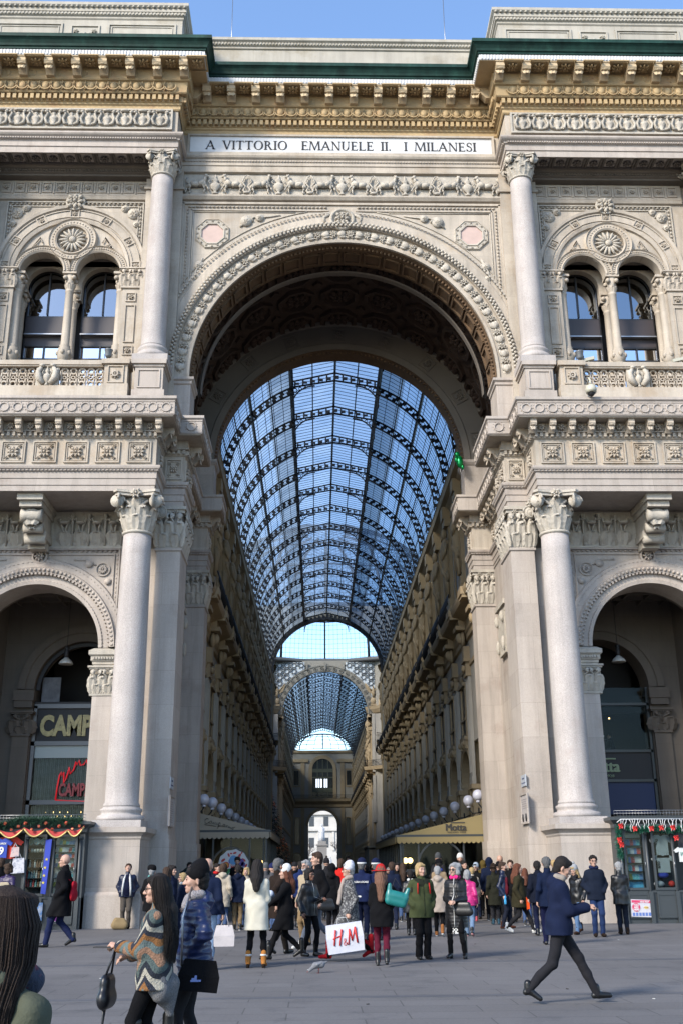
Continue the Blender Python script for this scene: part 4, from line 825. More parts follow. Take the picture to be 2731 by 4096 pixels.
def gallery_side(side, label):
    R = thing('gallery_side', label, 'building', (0, 0, 0), ROT)
    B = lambda k: T(side*6.5, Y0+PITCH*k, 0) @ RZ(-side*pi/2)       # local frame: x along the gallery, -y towards its middle
    y1 = Y0+PITCH*NB
    w = MB(); xa, xb = sorted((side*6.85, side*12.0)); w.box(xa, xb, 8.9, y1-.3, 0, 21.9)
    xa, xb = sorted((side*6.5, side*6.9)); w.box(xa, xb, 8.8, y1, 7.35, 13.5); w.box(xa, xb, 8.8, y1, 14.0, 21.9)
    part('wall', w, GG, R)
    sg = [(side*6.5, 8.8), (side*6.5, y1)]; 
    if side > 0: sg = sg[::-1]; 
    def sw(prof): m = MB(); m.sweep(sg if side > 0 else sg, prof); return m
    part('balcony_slab', sw([(0, 12.3), (.12, 12.36), (.12, 12.6), (.2, 12.7), (.2, 13.2), (.45, 13.3), (.80, 13.42), (.84, 13.5), (.88, 13.6), (.90, 13.76), (0, 13.8)]), GO, R)
    part('eaves_cornice', sw([(0, 20.2), (.08, 20.25), (.08, 20.7), (.2, 20.8), (.3, 20.9), (.55, 21.0), (.6, 21.3), (.65, 21.35), (0, 21.5), (0, 21.95)]), GO, R)
    part('string_course', sw([(0, 10.95), (.07, 11.0), (.07, 11.2), (0, 11.25)]), GO, R)
    P = {}
    def tpl(name, mb, m, ks, off=0.0):
        o = mb.build(name, m, R)
        for k in ks: row(o, R, B(k), [off], 0, 0)
    # piers (on the pilaster axes)
    m = MB(); m.box(-.52, .52, -.12, .4, 0, 5.2); m.box(-.60, .60, -.22, .4, 0, .9); m.box(-.42, .42, -.17, .0, 1.0, 3.6)
    m.box(-.60, .60, -.26, .4, 5.12, 5.34); m.box(-.56, .56, -.2, .4, 3.75, 3.95); m.merge(rosette(.26, .12, 8), T(0, -.14, 4.55)); m.box(-.5, -.42, -.2, 0, 4.0, 5.1); m.box(.42, .5, -.2, 0, 4.0, 5.1)
    tpl('pier', m, GO, range(NB+1))
    m = MB(); m.box(-.40, .40, -.16, .0, 5.35, 10.55); m.box(-.46, .46, -.2, 0, 5.35, 5.7); m.box(-.26, -.2, -.2, -.1, 5.9, 10.3); m.box(.2, .26, -.2, -.1, 5.9, 10.3)
    tpl('pilaster', m, GG, range(NB+1))
    m = MB(); m.box(-.46, .46, -.26, 0, 10.5, 10.62); m.box(-.36, .36, -.24, 0, 10.6, 11.2); m.box(-.5, .5, -.34, 0, 11.2, 11.35); m.ell((0, -.30, 10.9), (.26, .12, .2), 8, 6)
    m.box(-.3, .3, -.3, 0, 11.35, 12.0); m.ell((0, -.42, 12.45), (.19, .19, .28), 9, 7); m.ell((0, -.28, 12.4), (.34, .15, .38), 9, 6); m.box(-.5, .5, -.66, 0, 12.78, 12.98); m.box(-.42, .42, -.5, 0, 12.98, 13.45)
    tpl('head_bracket', m, GO, range(NB+1))
    m = MB(); m.box(-.52, .52, -1.0, -.1, 13.44, 13.80); m.box(-.48, .48, -.94, -.1, 13.3, 13.45)
    tpl('balcony_block', m, GO, range(NB+1))
    tpl('iron_railing', railing(-PITCH/2+.45, PITCH/2-.45, 13.8, 14.85, -.82), IRON, range(1, NB+1), -PITCH/2)
    m = MB(); m.box(-.45, .45, -.3, 0, 13.8, 15.6); m.box(-.36, .36, -.2, 0, 15.6, 20.2); m.merge(ghuman(), T(0, -.14, 15.9) @ S(1, 1, 1.45)); m.box(-.5, .5, -.42, 0, 19.75, 20.2); m.box(-.44, .44, -.5, 0, 20.2, 20.9)
    tpl('caryatid', m, GO, range(NB+1))
    # bays between
    m = MB(); arched_wall(m, -PITCH/2, PITCH/2, 0, 7.4, [(0, 1.7, 5.42, 0)], 0, .4, 20)
    m.ring(0, 5.42, [(1.7, 0), (1.7, -.1), (1.85, -.12), (1.9, -.05), (2.05, -.05), (2.12, -.12), (2.2, 0)], 0, pi, 24)
    for i in range(24): m.ell((0, 0, 0), (.05, .05, .05), 5, 3, T(0, -.06, 5.42) @ RY(-pi*(i+.5)/24) @ T(1.97, 0, 0))
    tpl('bay_arch', m, GO, range(1, NB+1), -PITCH/2)
    m = MB()
    m.box(-.95, .95, -.22, 0, 7.62, 7.8); m.box(-.85, .85, -.1, .1, 7.8, 8.0)
    for x in (-.75, .75): m.box(x-.1, x+.1, -.2, 0, 7.2, 7.62); m.ell((x, -.24, 7.45), (.11, .1, .16), 6, 5); m.box(x-.08, x+.08, -.1, .0, 8.0, 10.3)
    m.ell((0, -.2, 7.42), (.2, .12, .2), 7, 5); m.box(-.95, .95, -.2, 0, 10.3, 10.5); m.ell((0, -.12, 10.68), (.45, .1, .22), 8, 5); m.box(-.9, .9, -.14, -.08, 8.6, 8.72)
    tpl('window_surround', m, GO, range(1, NB+1), -PITCH/2)
    m = MB(); m.box(-.67, .67, -.03, 0.0, 8.0, 8.6); m.box(-.67, .67, -.01, .01, 8.6, 10.3); tpl('mezzanine_window', m, GSH, range(1, NB+1), -PITCH/2)
    m = MB(); m.box(-1.0, 1.0, -.2, 0, 18.9, 19.1); m.box(-.9, .9, -.1, 0, 18.6, 18.9); m.box(-.95, -.75, -.1, 0, 13.8, 18.6); m.box(.75, .95, -.1, 0, 13.8, 18.6); m.ell((0, -.1, 19.3), (.5, .12, .25), 8, 5); m.box(-.7, .7, -.2, -.12, 14.0, 14.9)
    tpl('balcony_window_surround', m, GO, range(1, NB+1), -PITCH/2)
    m = MB(); m.box(-.75, .75, -.02, 0.01, 13.9, 18.6); tpl('balcony_window', m, GSH, range(1, NB+1), -PITCH/2)
    m = MB(); m.box(-1.7, 1.7, .3, .34, 0, 7.2); 
    tpl('shop_window', m, GSH, range(1, NB+1), -PITCH/2)
    m = MB(); m.box(-1.7, 1.7, .2, .3, 3.55, 3.75); m.box(-1.7, 1.7, .2, .3, 4.5, 4.6)
    for x in (-1.68, -.6, .55, 1.6): m.box(x, x+.07, .2, .3, 0, 5.4)
    m.box(-.03, .03, .2, .3, 4.6, 7.1); tpl('shop_frame', m, mat('brass_shop_frame', (.25, .17, .07), .4, metal=.6), range(1, NB+1), -PITCH/2)
    return R
gl_ = gallery_side(-1, 'left inner wall of the near arcade, shaded ochre piers, arches and balconies')
gr_ = gallery_side(1, 'right inner wall of the near arcade, lit ochre piers and arches behind the gold awning')
FARSHIFT = 99.8
for o, lb in ((gl_, 'left inner wall of the far arcade arm, beyond the Christmas tree and the glass dome'), (gr_, 'right inner wall of the far arcade arm, beyond the crossing under the glass dome')):
    c = copy_tree(o); c.location = (0.26, FARSHIFT, 0); c['label'] = lb
# ---- iron and glass barrel roof
def glass_roof(label, y0, nb, loc):
    R = thing('glass_barrel_roof', label, 'roof', loc, ROT)
    r, zc = 6.45, 21.95; a1 = math.acos(2.5/r); y1 = y0+PITCH*nb; ztop = zc+r*sin(a1)
    for nm, A, B_, mt in (('vault_glass', 0, a1-.24, ROOFG), ('vault_glass', a1-.24, a1, ROOFD)):
        for s in (0, 1):
            g = MB(); g.ring(0, zc, [(r, y0), (r, y1)], A if not s else pi-B_, B_ if not s else pi-A, 14); part(nm, g, mt, R)
    g = MB(); g.quad((-2.6, y0, ztop+.35), (0, y0, ztop+.95), (0, y1, ztop+.95), (-2.6, y1, ztop+.35)); g.quad((2.6, y0, ztop+.35), (0, y0, ztop+.95), (0, y1, ztop+.95), (2.6, y1, ztop+.35)); part('lantern_glass', g, ROOFG, R)
    # one arched truss
    t = MB(); th = .07
    for rr in ((6.38, 6.44), (5.98, 6.04)):
        t.ring(0, zc, [(rr[0], -th), (rr[1], -th), (rr[1], th), (rr[0], th)], 0, a1, 22, True); t.ring(0, zc, [(rr[0], -th), (rr[1], -th), (rr[1], th), (rr[0], th)], pi-a1, pi, 22, True)
    for s in (-1, 1):
        n = 15
        for i in range(n):
            a = a1*(i+.5)/n; A = T(0, 0, zc) @ RY(-(a if s > 0 else pi-a)) @ T(6.21, 0, 0)
            t.box(-.17, .17, -th*.7, th*.7, -.05, .05, A)
            for q in (-1, 1): t.box(-.03, .17, -th*.6, th*.6, -.17+.0, -.05, A) if q > 0 else t.box(-.17, .03, -th*.6, th*.6, .05, .17, A)
    zt = ztop
    for xa, za, xb, zb in ((-2.6, zt+.32, 0, zt+.92), (2.6, zt+.32, 0, zt+.92), (-2.5, zt-.02, 0, zt+.42), (2.5, zt-.02, 0, zt+.42)):
        t.tube([(xa, 0, za), (xb, 0, zb)], .06, 4, sm=False)
    for i in range(-5, 6):
        f = 1-abs(i)/5.5; t.box(i*.46-.05, i*.46+.05, -.05, .05, zt+.0+.42*f, zt+.32+.58*f)
        if i < 5: t.box(i*.46+.05, i*.46+.25, -.04, .04, zt+.12+.42*f, zt+.22+.5*f)
    for s in (-1, 1):                                # scrolled spandrel brackets under the lantern
        t.ring(s*1.15, zt-1.25, [(1.30, -.05), (1.36, -.05), (1.36, .05), (1.30, .05)], 0 if s > 0 else pi/2, pi/2 if s > 0 else pi, 10, True)
        for (dx, dz, rr) in ((2.3, -.22, .16), (2.0, -.1, .1), (2.38, -.55, .1), (1.7, -.02, .07)): t.ring(s*dx, zt+dz, [(rr*.7, -.03), (rr, -.03), (rr, .03), (rr*.7, .03)], 0, 2*pi, 10, True)
        t.box(min(s*2.42, s*2.5), max(s*2.42, s*2.5), -.05, .05, zt-1.3, zt)
    tr = t.build('roof_truss', IRON, R)
    row(tr, R, Matrix.Identity(4), [0]*0, 0, 0)
    for k in range(nb+1):
        A = T(0, y0+PITCH*k, 0)
        if k == 0: tr.matrix_basis = A
        else: inst(tr, R, A)
    p_ = MB()                                        # long purlins
    for ang, sz in ((0.02, .16), (.27, .05), (.50, .05), (.72, .13), (.95, .05), (a1-.005, .16)):
        for s in (1, -1):
            a = ang if s > 0 else pi-ang; x, z = (r-.12)*cos(a), zc+(r-.12)*sin(a); p_.tube([(x, y0, z), (x, y1, z)], sz*.75, 4, sm=False)
    for s in (-1, 1): p_.box(min(s*2.45, s*2.62), max(s*2.45, s*2.62), y0, y1, zt-.12, zt+.4)
    p_.tube([(0, y0, zt+.9), (0, y1, zt+.9)], .07, 4, sm=False); p_.tube([(-1.3, y0, zt+.6), (-1.3, y1, zt+.6)], .035, 4); p_.tube([(1.3, y0, zt+.6), (1.3, y1, zt+.6)], .035, 4)
    part('purlin_frame', p_, IRON, R)
    b_ = MB(); n = nb*10
    for i in range(n):
        y = y0+PITCH*i/10
        b_.ring(0, zc, [(r-.035, y), (r-.005, y), (r-.005, y+.07)], 0, a1, 10); b_.ring(0, zc, [(r-.035, y), (r-.005, y), (r-.005, y+.07)], pi-a1, pi, 10)
        b_.tube([(-2.55, y, zt+.36), (0, y, zt+.93), (2.55, y, zt+.36)], .022, 3, caps=False)
    for k in range(1, 12):
        a = a1*k/12
        for s in (1, -1):
            aa = a if s > 0 else pi-a; b_.tube([((r-.02)*cos(aa), y0, zc+(r-.02)*sin(aa)), ((r-.02)*cos(aa), y1, zc+(r-.02)*sin(aa))], .022, 3, caps=False)
    part('glazing_bars', b_, IRON, R)
    return R
r1 = glass_roof('long barrel vault of iron trusses and glass over the near arcade arm', 8.8, 15, (0, 0, 0))
r2 = copy_tree(r1); r2.location = (0.26, FARSHIFT+1.5, 0); r2['label'] = 'smaller looking barrel vault of glass over the far arcade arm, seen below the dome'
r1['group'] = r2['group'] = 'glass barrel roofs'
# ---- octagon hall and dome
O = thing('octagon_hall', 'ochre and cream crossing hall with eagle brackets and round lunettes under the dome', 'building', (.3, 94, 0), ROT)
def oc_face(ang, opening):
    M = RZ(ang) @ T(0, 15.8, 0)                 # wall local: inner face at y=0, facing -y (to the centre)
    w = MB(); hw = 7.3
    if opening:
        arched_wall(w, -hw, hw, 0, 29.6, [(0, 6.3, 21.9, 0)], 0, .8, 32)
    else: w.box(-hw, hw, 0, .6, 0, 29.6)
    q = MB(); q.merge(w, M); part('wall', q, mat('hall_plaster', (.36, .33, .27), .8, var=.12), O)
    q = MB()
    spans = ((-hw, -6.3), (6.3, hw)) if opening else ((-hw, hw),)
    for x0, x1 in spans:
        q.sweep([(x0, 0), (x1, 0)], [(0, 13.9), (.5, 14.1), (.9, 14.3), (1.0, 14.75), (0, 14.8)], ); q.sweep([(x0, 0), (x1, 0)], [(0, 22.0), (.2, 22.1), (.5, 22.6), (.6, 23.0), (0, 23.1)])
        for x in ((x0+.35, x1-.35) if not opening else ((x0+x1)/2,)):
            q.box(x-.35, x+.35, -.2, 0, 0, 22.0); q.merge(ghuman(), T(x, -.2, 18.6) @ S(1, 1, 1.2)); q.box(x-.45, x+.45, -.3, 0, 12.6, 13.9)
    if not opening:
        q.ring(0, 23.1, [(4.6, 0), (4.6, -.25), (5.1, -.25), (5.1, 0)], 0, pi, 24); q.ring(0, 6.0, [(2.2, 0), (2.2, -.15), (2.6, -.15), (2.6, 0)], 0, pi, 20)
        frame_rect(q, -1.2, 1.2, 9.0, 12.4, 0, .25, .12); frame_rect(q, -1.4, 1.4, 16.5, 20.5, 0, .3, .15)
    else:
        pass
    e = MB(); e.merge(q, M); part('ochre_trim', e, GO, O)
    if not opening:
        e = MB(); d = MB(); d.box(-.95, .95, -.02, 0, 9.2, 12.2); d.box(-1.1, 1.1, -.02, 0, 16.8, 20.2); d.ring(0, 6.0, [(0, -.03), (2.2, -.03)], 0, pi, 20); d.box(-2.2, 2.2, -.03, 0, 0, 6); e.merge(d, M); part('window', e, GSH, O)
        e = MB(); d = MB(); d.ring(0, 23.1, [(0, -.02), (4.6, -.02)], 0, pi, 24); e.merge(d, M); part('lunette_painting', e, mat('lunette_ochre', (.55, .30, .12), .8, var=.4, vscale=.5), O)
    d = railing(-hw, -6.3, 14.8, 15.6, -.9, .05) if opening else railing(-hw, hw, 14.8, 15.6, -.9, .05)
    if opening: d.merge(railing(6.3, hw, 14.8, 15.6, -.9, .05))
    e = MB(); e.merge(d, M); part('iron_railing', e, IRON, O)
for k in range(8):
    if k == 4: continue
    oc_face(k*pi/4, k == 0)
# near face towards the first arm: only the part above and beside the arch
w = MB(); arched_wall(w, -7.3, 7.3, 0, 29.6, [(0, 6.15, 22.0, 0)], -16.6, -15.8, 36); part('wall', w, MATS['hall_plaster'], O)
w = MB(); w.ring(0, 22.0, [(6.0, -17.0), (6.0, -15.9), (6.2, -15.9), (6.2, -17.0)], 0, pi, 36, True)
for i in range(24): w.box(-.1, .1, -17.1, -16.9, -.22, .22, T(0, 0, 22.0) @ RY(-pi*(i+.5)/24) @ T(6.0, 0, 0))
part('iron_arch', w, IRON, O)
# far face: carved arch ring, pierced tracery, eagles
w = MB(); w.ring(0, 21.95, [(6.0, 15.8), (6.0, 15.4), (6.1, 15.35), (6.15, 15.45), (6.75, 15.45), (6.8, 15.35), (6.95, 15.35), (6.95, 15.8)], 0, pi, 40)
for i in range(22):
    A = T(0, 15.42, 21.95) @ RY(-pi*(i+.5)/22) @ T(6.45, 0, 0); w.ring(0, 0, [(.22, 0), (.22, -.08), (.29, -.08), (.29, 0)], 0, 2*pi, 12, M=A); w.merge(rosette(.16, .1, 6), A)
for x in (-2.6, 0, 2.6): w.box(x-.12, x+.12, 15.2, 15.5, 28.2, 29.3)
part('arch_ring', w, mat('grey_carved_arch', (.30, .28, .23), .8, var=.15), O)
TR = mat('tracery_grey', (.10, .10, .095), .7)
MILK = mat('milky_lunette_glass', (.75, .8, .8), .6, var=.08)
for s in (-1, 1):
    w = MB()
    for i in range(5):
        for j in range(5):
            x = 3.4+i*1.0; z = 25.4+j*.86
            if math.hypot(x, z-21.95) < 7.3: continue
            w.ring(s*x, z, [(.26, 15.28), (.34, 15.28), (.34, 15.36), (.26, 15.36)], 0, 2*pi, 12, True)
            w.ring(s*(x+.5), z+.43, [(.15, 15.28), (.21, 15.28), (.21, 15.36), (.15, 15.36)], 0, 2*pi, 8, True)
            for k in range(6): w.ring(s*x+.42*cos(k*pi/3), z+.42*sin(k*pi/3), [(.10, 15.28), (.13, 15.28), (.13, 15.34), (.10, 15.34)], 0, 2*pi, 6, True)
    part('pierced_tracery', w, TR, O); w = MB()
    xa, xb = sorted((s*2.9, s*7.3)); xs_ = [xa+(xb-xa)*i/10 for i in range(11)]
    for a_, b_ in zip(xs_[:-1], xs_[1:]):
        za, zb = [21.95+sqrt(max(0, 48.9-x*x)) for x in (a_, b_)]
        w.quad((a_, 15.40, za), (b_, 15.40, zb), (b_, 15.40, 29.3), (a_, 15.40, 29.3))
    part('lunette_glass', w, MILK, O)
eg = MB(); eg.tube([(0, -.5, 0), (0, -.55, .5), (0, -.5, 1.0), (0, -.6, 1.3)], [.16, .28, .24, .12], 8); eg.ell((0, -.68, 1.42), (.12, .18, .13), 7, 5)
for s in (-1, 1):
    eg.prism([(s*.15, .9), (s*.55, 1.2), (s*.9, 1.75), (s*1.15, 2.1), (s*1.12, 1.6), (s*1.0, 1.2), (s*.75, .8), (s*.4, .55), (s*.18, .5)], -.5, -.38)
    eg.tube([(s*.2, -.5, .9), (s*.6, -.5, 1.3), (s*1.1, -.48, 2.0)], [.14, .1, .05], 6)
eg.ell((0, -.4, -.5), (.42, .25, .52), 10, 7); eg.box(-.4, .4, -.6, 0, -1.2, -.95)
e1 = eg.build('carved_eagle', GO, O); e1.matrix_basis = T(-6.75, 15.8, 24.3); inst(e1, O, T(6.75, 15.8, 24.3))
w = MB(); RO = 15.8/cos(pi/8)
w.lathe([(RO+.2, 29.3), (RO-.9, 29.35), (RO-1.0, 29.6), (RO-.9, 29.9), (RO+.2, 29.95)], 16, RZ(pi/16), caps=False); part('ring_beam', w, mat('ring_beam_grey', (.13, .13, .125), .7), O)
D_ = thing('glass_dome', 'large glass dome of iron ribs and white sky-lit panes over the crossing', 'dome', (.3, 94, 0), ROT)
pr = [(16.4*cos(a)**.9, 29.7+14*sin(a)) for a in [pi/2*i/12 for i in range(12)]]
w = MB(); w.lathe(pr, 16, RZ(0), sm=False, caps=False); part('dome_glass', w, DOMEG, D_)
w = MB()
for k in range(16):
    a = 2*pi*k/16; w.tube([((p-.1)*cos(a), (p-.1)*sin(a), z) for p, z in pr], .13 if k % 2 == 0 else .2, 5)
part('dome_rib', w, IRON, D_)
w = MB()
for i in (3, 5, 7): w.lathe([(pr[i][0]-.15, pr[i][1]-.1), (pr[i][0]-.25, pr[i][1]), (pr[i][0]-.15, pr[i][1]+.1)], 16, sm=False, caps=False)
for i in range(1, 60):
    t = i/60*11; j = int(t); f = t-j
    if j >= 11: break
    rr = pr[j][0]*(1-f)+pr[j+1][0]*f; zz = pr[j][1]*(1-f)+pr[j+1][1]*f
    if i % 2: w.lathe([(rr, zz-.02), (rr-.05, zz), (rr, zz+.02)], 16, sm=False, caps=False)
for k in range(160):
    a = 2*pi*k/160
    if k % 10 == 0: continue
    q = (abs(((k % 10)/10)-.5)); m_ = cos(pi/16)/cos((k % 10-5)/10*pi/8)
    w.tube([((p*m_-.02)*cos(a), (p*m_-.02)*sin(a), z) for p, z in pr[:9]], .022, 3, caps=False)
part('dome_bars', w, IRON, D_)
# ---- end wall with the exit arch
EW = thing('gallery_end_wall', 'far end wall of the arcade with a tall round-headed window above a bright exit arch', 'building', (.46, 178.5, 0), ROT)
w = MB(); arched_wall(w, -7, 7, 0, 24.2, [(0, 2.85, 9.6, 0)], 0, 1.5, 28); part('wall', w, mat('end_wall_cream', (.40, .37, .31), .8, var=.1), EW)
w = MB(); w.ring(0, 9.6, [(2.85, 0), (2.85, -.2), (3.3, -.25), (3.4, 0)], 0, pi, 28); w.ring(0, 20.5, [(2.1, 0), (2.1, -.2), (2.75, -.2), (2.8, 0)], 0, pi, 24)
for s in (-1, 1):
    for x, wd, z0, z1 in ((2.45, .35, 14.8, 20.5), (4.0, .35, 0, 13.0), (4.0, .4, 14.8, 22.6), (6.2, .4, 0, 13), (6.6, .3, 14.8, 22.6)): xa = s*x; w.box(xa-wd, xa+wd, -.18, 0, z0, z1)
    frame_rect(w, s*5.3-.75, s*5.3+.75, 17.0, 20.6, 0, .25, .1); frame_rect(w, s*5.1-.6, s*5.1+.6, 5.8, 11.2, 0, .15, .1); w.ring(s*5.1, 3.4, [(.9, 0), (.9, -.1), (1.1, -.1), (1.1, 0)], 0, pi, 14)
    xa, xb = sorted((s*2.9, s*7)); w.box(xa, xb, -.35, 0, 21.9, 22.5)
w.sweep([(-7, 0), (7, 0)], [(0, 13.0), (.2, 13.1), (.3, 13.6), (.9, 14.2), (1.0, 14.7), (0, 14.75)]); w.sweep([(-7, 0), (7, 0)], [(0, 23.6), (.3, 23.8), (.35, 24.2), (0, 24.3)]); part('ochre_trim', w, GO, EW)
w = MB(); w.ring(0, 20.5, [(0, -.05), (2.1, -.05)], 0, pi, 24); w.box(-2.1, 2.1, -.05, 0, 14.9, 20.5)
for s in (-1, 1): w.box(s*5.3-.45, s*5.3+.45, -.03, 0, 17.4, 20.2); w.box(s*5.1-.4, s*5.1+.4, -.03, 0, 6, 11); w.ring(s*5.1, 3.4, [(0, -.03), (.9, -.03)], 0, pi, 14); w.box(s*5.1-.9, s*5.1+.9, -.03, 0, .5, 3.4)
part('window_glass', w, mat('dim_window', (.03, .035, .035), .15), EW)
w = MB()
for x in (-1.05, 0, 1.05): w.box(x-.08, x+.08, -.1, -.05, 14.9, 22.4)
for z in (16.0, 18.8, 20.4): w.box(-2.1, 2.1, -.1, -.05, z, z+.2)
w.box(-2.1, 2.1, -.12, -.05, 16.2, 16.8); w.box(-2.1, 2.1, -.12, -.05, 19.9, 20.4)
part('window_frame', w, mat('olive_frame', (.10, .11, .07), .6), EW)
w = MB()
for x in (-1.35, -.95, -.45, .3, .75): w.box(x, x+.32, -.06, -.052, 16.9, 18.6)
part('lit_pane', w, mat('daylight_pane', (.8, .85, .9), .4, emit=((.8, .88, 1.0), .7)), EW)
part('iron_railing', railing(-7, 7, 14.75, 15.45, -.85, .05), IRON, EW)
w = MB()                                        # glazed half dome closing the far roof
for i in range(13):
    a = pi*i/12; w.tube([(6.6*cos(a)*cos(t), -6.6*sin(a)*cos(t)*.9+1, 24.1+3.6*sin(t)) for t in [pi/2*j/6 for j in range(7)]], .11 if i % 3 == 0 else .05, 4)
for j in range(6): t = pi/2*j/6; w.tube([(6.6*cos(a)*cos(t), -6.6*sin(a)*cos(t)*.9+1, 24.1+3.6*sin(t)) for a in [pi*i/16 for i in range(17)]], .06, 4)
part('half_dome_ribs', w, IRON, EW)
# ---- square beyond: monument, pale building, bare trees
bld = thing('far_building', 'pale grey building with window rows seen through the exit arch', 'building', (2, 262, 0))
w = MB(); w.box(-30, 30, 0, 12, 0, 15.5); w.box(-30, 30, -.6, 12, 11.2, 11.9); w.box(-30, 30, -.7, 12, 15.5, 16.3); w.prism([(-30, 16.3), (30, 16.3), (28, 19.5), (-28, 19.5)], 1, 11)
for x in range(-28, 29, 4):
    w.box(x+1.7, x+2.3, -.3, 0, 6, 11.2)
part('wall', w, mat('pale_limestone', (.62, .60, .56), .8, var=.1), bld)
q = MB(); q.box(-.7, .7, -.05, .05, 0, 2.6); wn = q.build('window', mat('far_window_dark', (.06, .07, .08), .4), bld)
for z in (1.5, 6.8, 12.4): row(wn, bld, T(0, 0, 0), [x for x in range(-28, 29, 4)], 0, z)
mo_ = thing('monument', 'grey stone statue of a standing robed man on a tall stepped pedestal', 'statue', (.54, 215, 0))
w = MB(); w.box(-2.2, 2.2, -2.2, 2.2, 0, 1.0); w.box(-1.6, 1.6, -1.6, 1.6, 1.0, 2.2); w.box(-1.15, 1.15, -1.15, 1.15, 2.2, 6.6); w.box(-1.4, 1.4, -1.4, 1.4, 6.4, 6.7); w.box(-.95, .95, -.95, .95, 6.7, 7.4); part('pedestal', w, mat('monument_granite', (.25, .24, .23), .7, var=.1), mo_)
MW = mat('monument_marble', (.55, .57, .60), .6, var=.1)
w = MB(); w.tube([(0, 0, 7.4), (0, 0, 8.4), (.05, 0, 9.6), (0, 0, 10.3), (0, 0, 10.7)], [.75, .68, .62, .5, .18], 12); w.ell((0, -.1, 10.95), (.24, .27, .32), 10, 8); w.tube([(-.5, 0, 10.2), (-.6, -.2, 9.5), (0, -.6, 9.2)], [.2, .17, .1], 8); w.tube([(.5, 0, 10.2), (.6, -.2, 9.5), (.1, -.6, 9.3)], [.2, .17, .1], 8); w.tube([(-.3, -.55, 9.0), (.1, -.6, 7.5)], [.12, .2], 6); part('statue', w, MW, mo_)
w = MB()
for sx in (-1, 1):
    w.tube([(sx*1.9, -1.9, 1.0), (sx*1.9, -1.9, 2.4), (sx*1.9, -1.9, 3.3), (sx*1.9, -1.9, 3.5)], [.35, .38, .3, .1], 8); w.ell((sx*1.9, -1.95, 3.75), (.17, .18, .22), 8, 6)
part('attendant_figure', w, MW, mo_)
BARK = mat('bare_bark', (.10, .08, .07), .9)
def bare_tree(x, y, h, lab, seed):
    rnd = random.Random(seed); t = thing('bare_tree', lab, 'tree', (x, y, 0), group='bare trees in the square'); tr = MB(); tr.tube([(0, 0, 0), (.1, 0, h*.2), (0, .1, h*.38)], [.22, .17, .13], 7)
    part('trunk', tr, BARK, t); cr = MB()
    def br(p, d, l, r, k):
        q = p+d*l; m_ = p+d*l*.5+Vector((rnd.uniform(-.1, .1), rnd.uniform(-.1, .1), 0))*l; cr.tube([p, m_, q], [r, r*.8, r*.6], 4)
        if k > 0:
            for _ in range(3): br(q if rnd.random() > .4 else m_, (d+Vector((rnd.uniform(-.8, .8), rnd.uniform(-.8, .8), rnd.uniform(-.3, .5)))).normalized(), l*.72, r*.58, k-1)
    for _ in range(5): br(Vector((0, .05, h*.36)), Vector((rnd.uniform(-.8, .8), rnd.uniform(-.8, .8), 1)).normalized(), h*.24, .10, 4)
    part('crown', cr, BARK, t)
bare_tree(-2.6, 226, 8.5, 'leafless tree left of the monument beyond the exit arch', 3); bare_tree(4.4, 224, 8.0, 'leafless tree right of the monument beyond the exit arch', 5)
# ---- Christmas tree
NEED = mat('dark_fir_needles', (.008, .022, .010), .9, var=.3)
ct = thing('christmas_tree', 'tall dark Christmas tree with a pale star and red baubles in the crossing', 'tree', (-6.4, 84, 0))
w = MB(); w.lathe([(.35, 0), (.3, 2), (.1, 9.5)], 8); part('trunk', w, BARK, ct)
w = MB(); rnd = random.Random(4)
for i in range(5200):
    z = 1.0+9.8*(1-sqrt(rnd.random())); R_ = 3.1*(1-(z-1.0)/9.9)**.9*(rnd.random()**.35); a = rnd.random()*2*pi; l = .34
    p = Vector((R_*cos(a), R_*sin(a), z)); d = Vector((cos(a), sin(a), -.5+rnd.uniform(-.3, .3))).normalized()*l; s_ = Vector((-sin(a), cos(a), rnd.uniform(-.3, .3)))*.07
    w.add([p-s_, p+d, p+s_], [(0, 1, 2)])
part('crown', w, NEED, ct)
w = MB(); 
for i in range(170):
    z = 1.0+9.5*rnd.random()**1.4; R_ = 3.05*(1-(z-1.0)/9.9)**.9; a = rnd.random()*2*pi; w.ell((R_*cos(a), R_*sin(a), z), .055, 5, 4)
bb = part('bauble', w, mat('red_bauble', (.30, .04, .012), .3, emit=((.9, .25, .06), .06)), ct); bb['kind'] = 'stuff'
w = MB(); pts = []
for i in range(16): rr = .62 if i % 2 == 0 else .2; pts.append((rr*sin(2*pi*i/16), 11.1+rr*cos(2*pi*i/16)))
w.prism(pts, -.06, .06); part('star', w, mat('silver_star', (.6, .65, .72), .4), ct)
# ================= things on and around the buildings =================
GREYM = mat('kiosk_grey_paint', (.045, .052, .055), .45, var=.08); REDM = mat('red_fabric', (.45, .02, .015), .7); GOLDM = mat('gold_ribbon', (.55, .40, .15), .35, metal=.5)
PINE = mat('garland_green', (.012, .06, .03), .8, var=.4, vscale=20); WHT = mat('white_paint', (.75, .75, .75), .5); BLK = mat('black_matt', (.012, .012, .014), .6)
STEEL = mat('brushed_steel', (.5, .5, .5), .35, metal=.9); LAV = mat('opal_globe', (.62, .62, .70), .25, coat=.3); WARM = mat('lit_globe', (.9, .7, .4), .4, emit=((1.0, .62, .22), 3.0))
def simple(name, mb, m, lab, cat, group=None, loc=None, rz=0):
    o = mb.build(name, m, None, loc, (0, 0, rz)); return tag(o, lab, cat, group)
def fit_text(mb, txt, xl, width, z, cap, y, depth, bold):
    t = text_mb(txt, 1.0, depth, bold); xs = [v[0] for v in t.v]; zs = [v[2] for v in t.v]; x0, x1, h = min(xs), max(xs), max(zs)
    mb.merge(t, T(xl, y, z) @ S(width/(x1-x0), 1, cap/h) @ T(-x0, 0, 0))
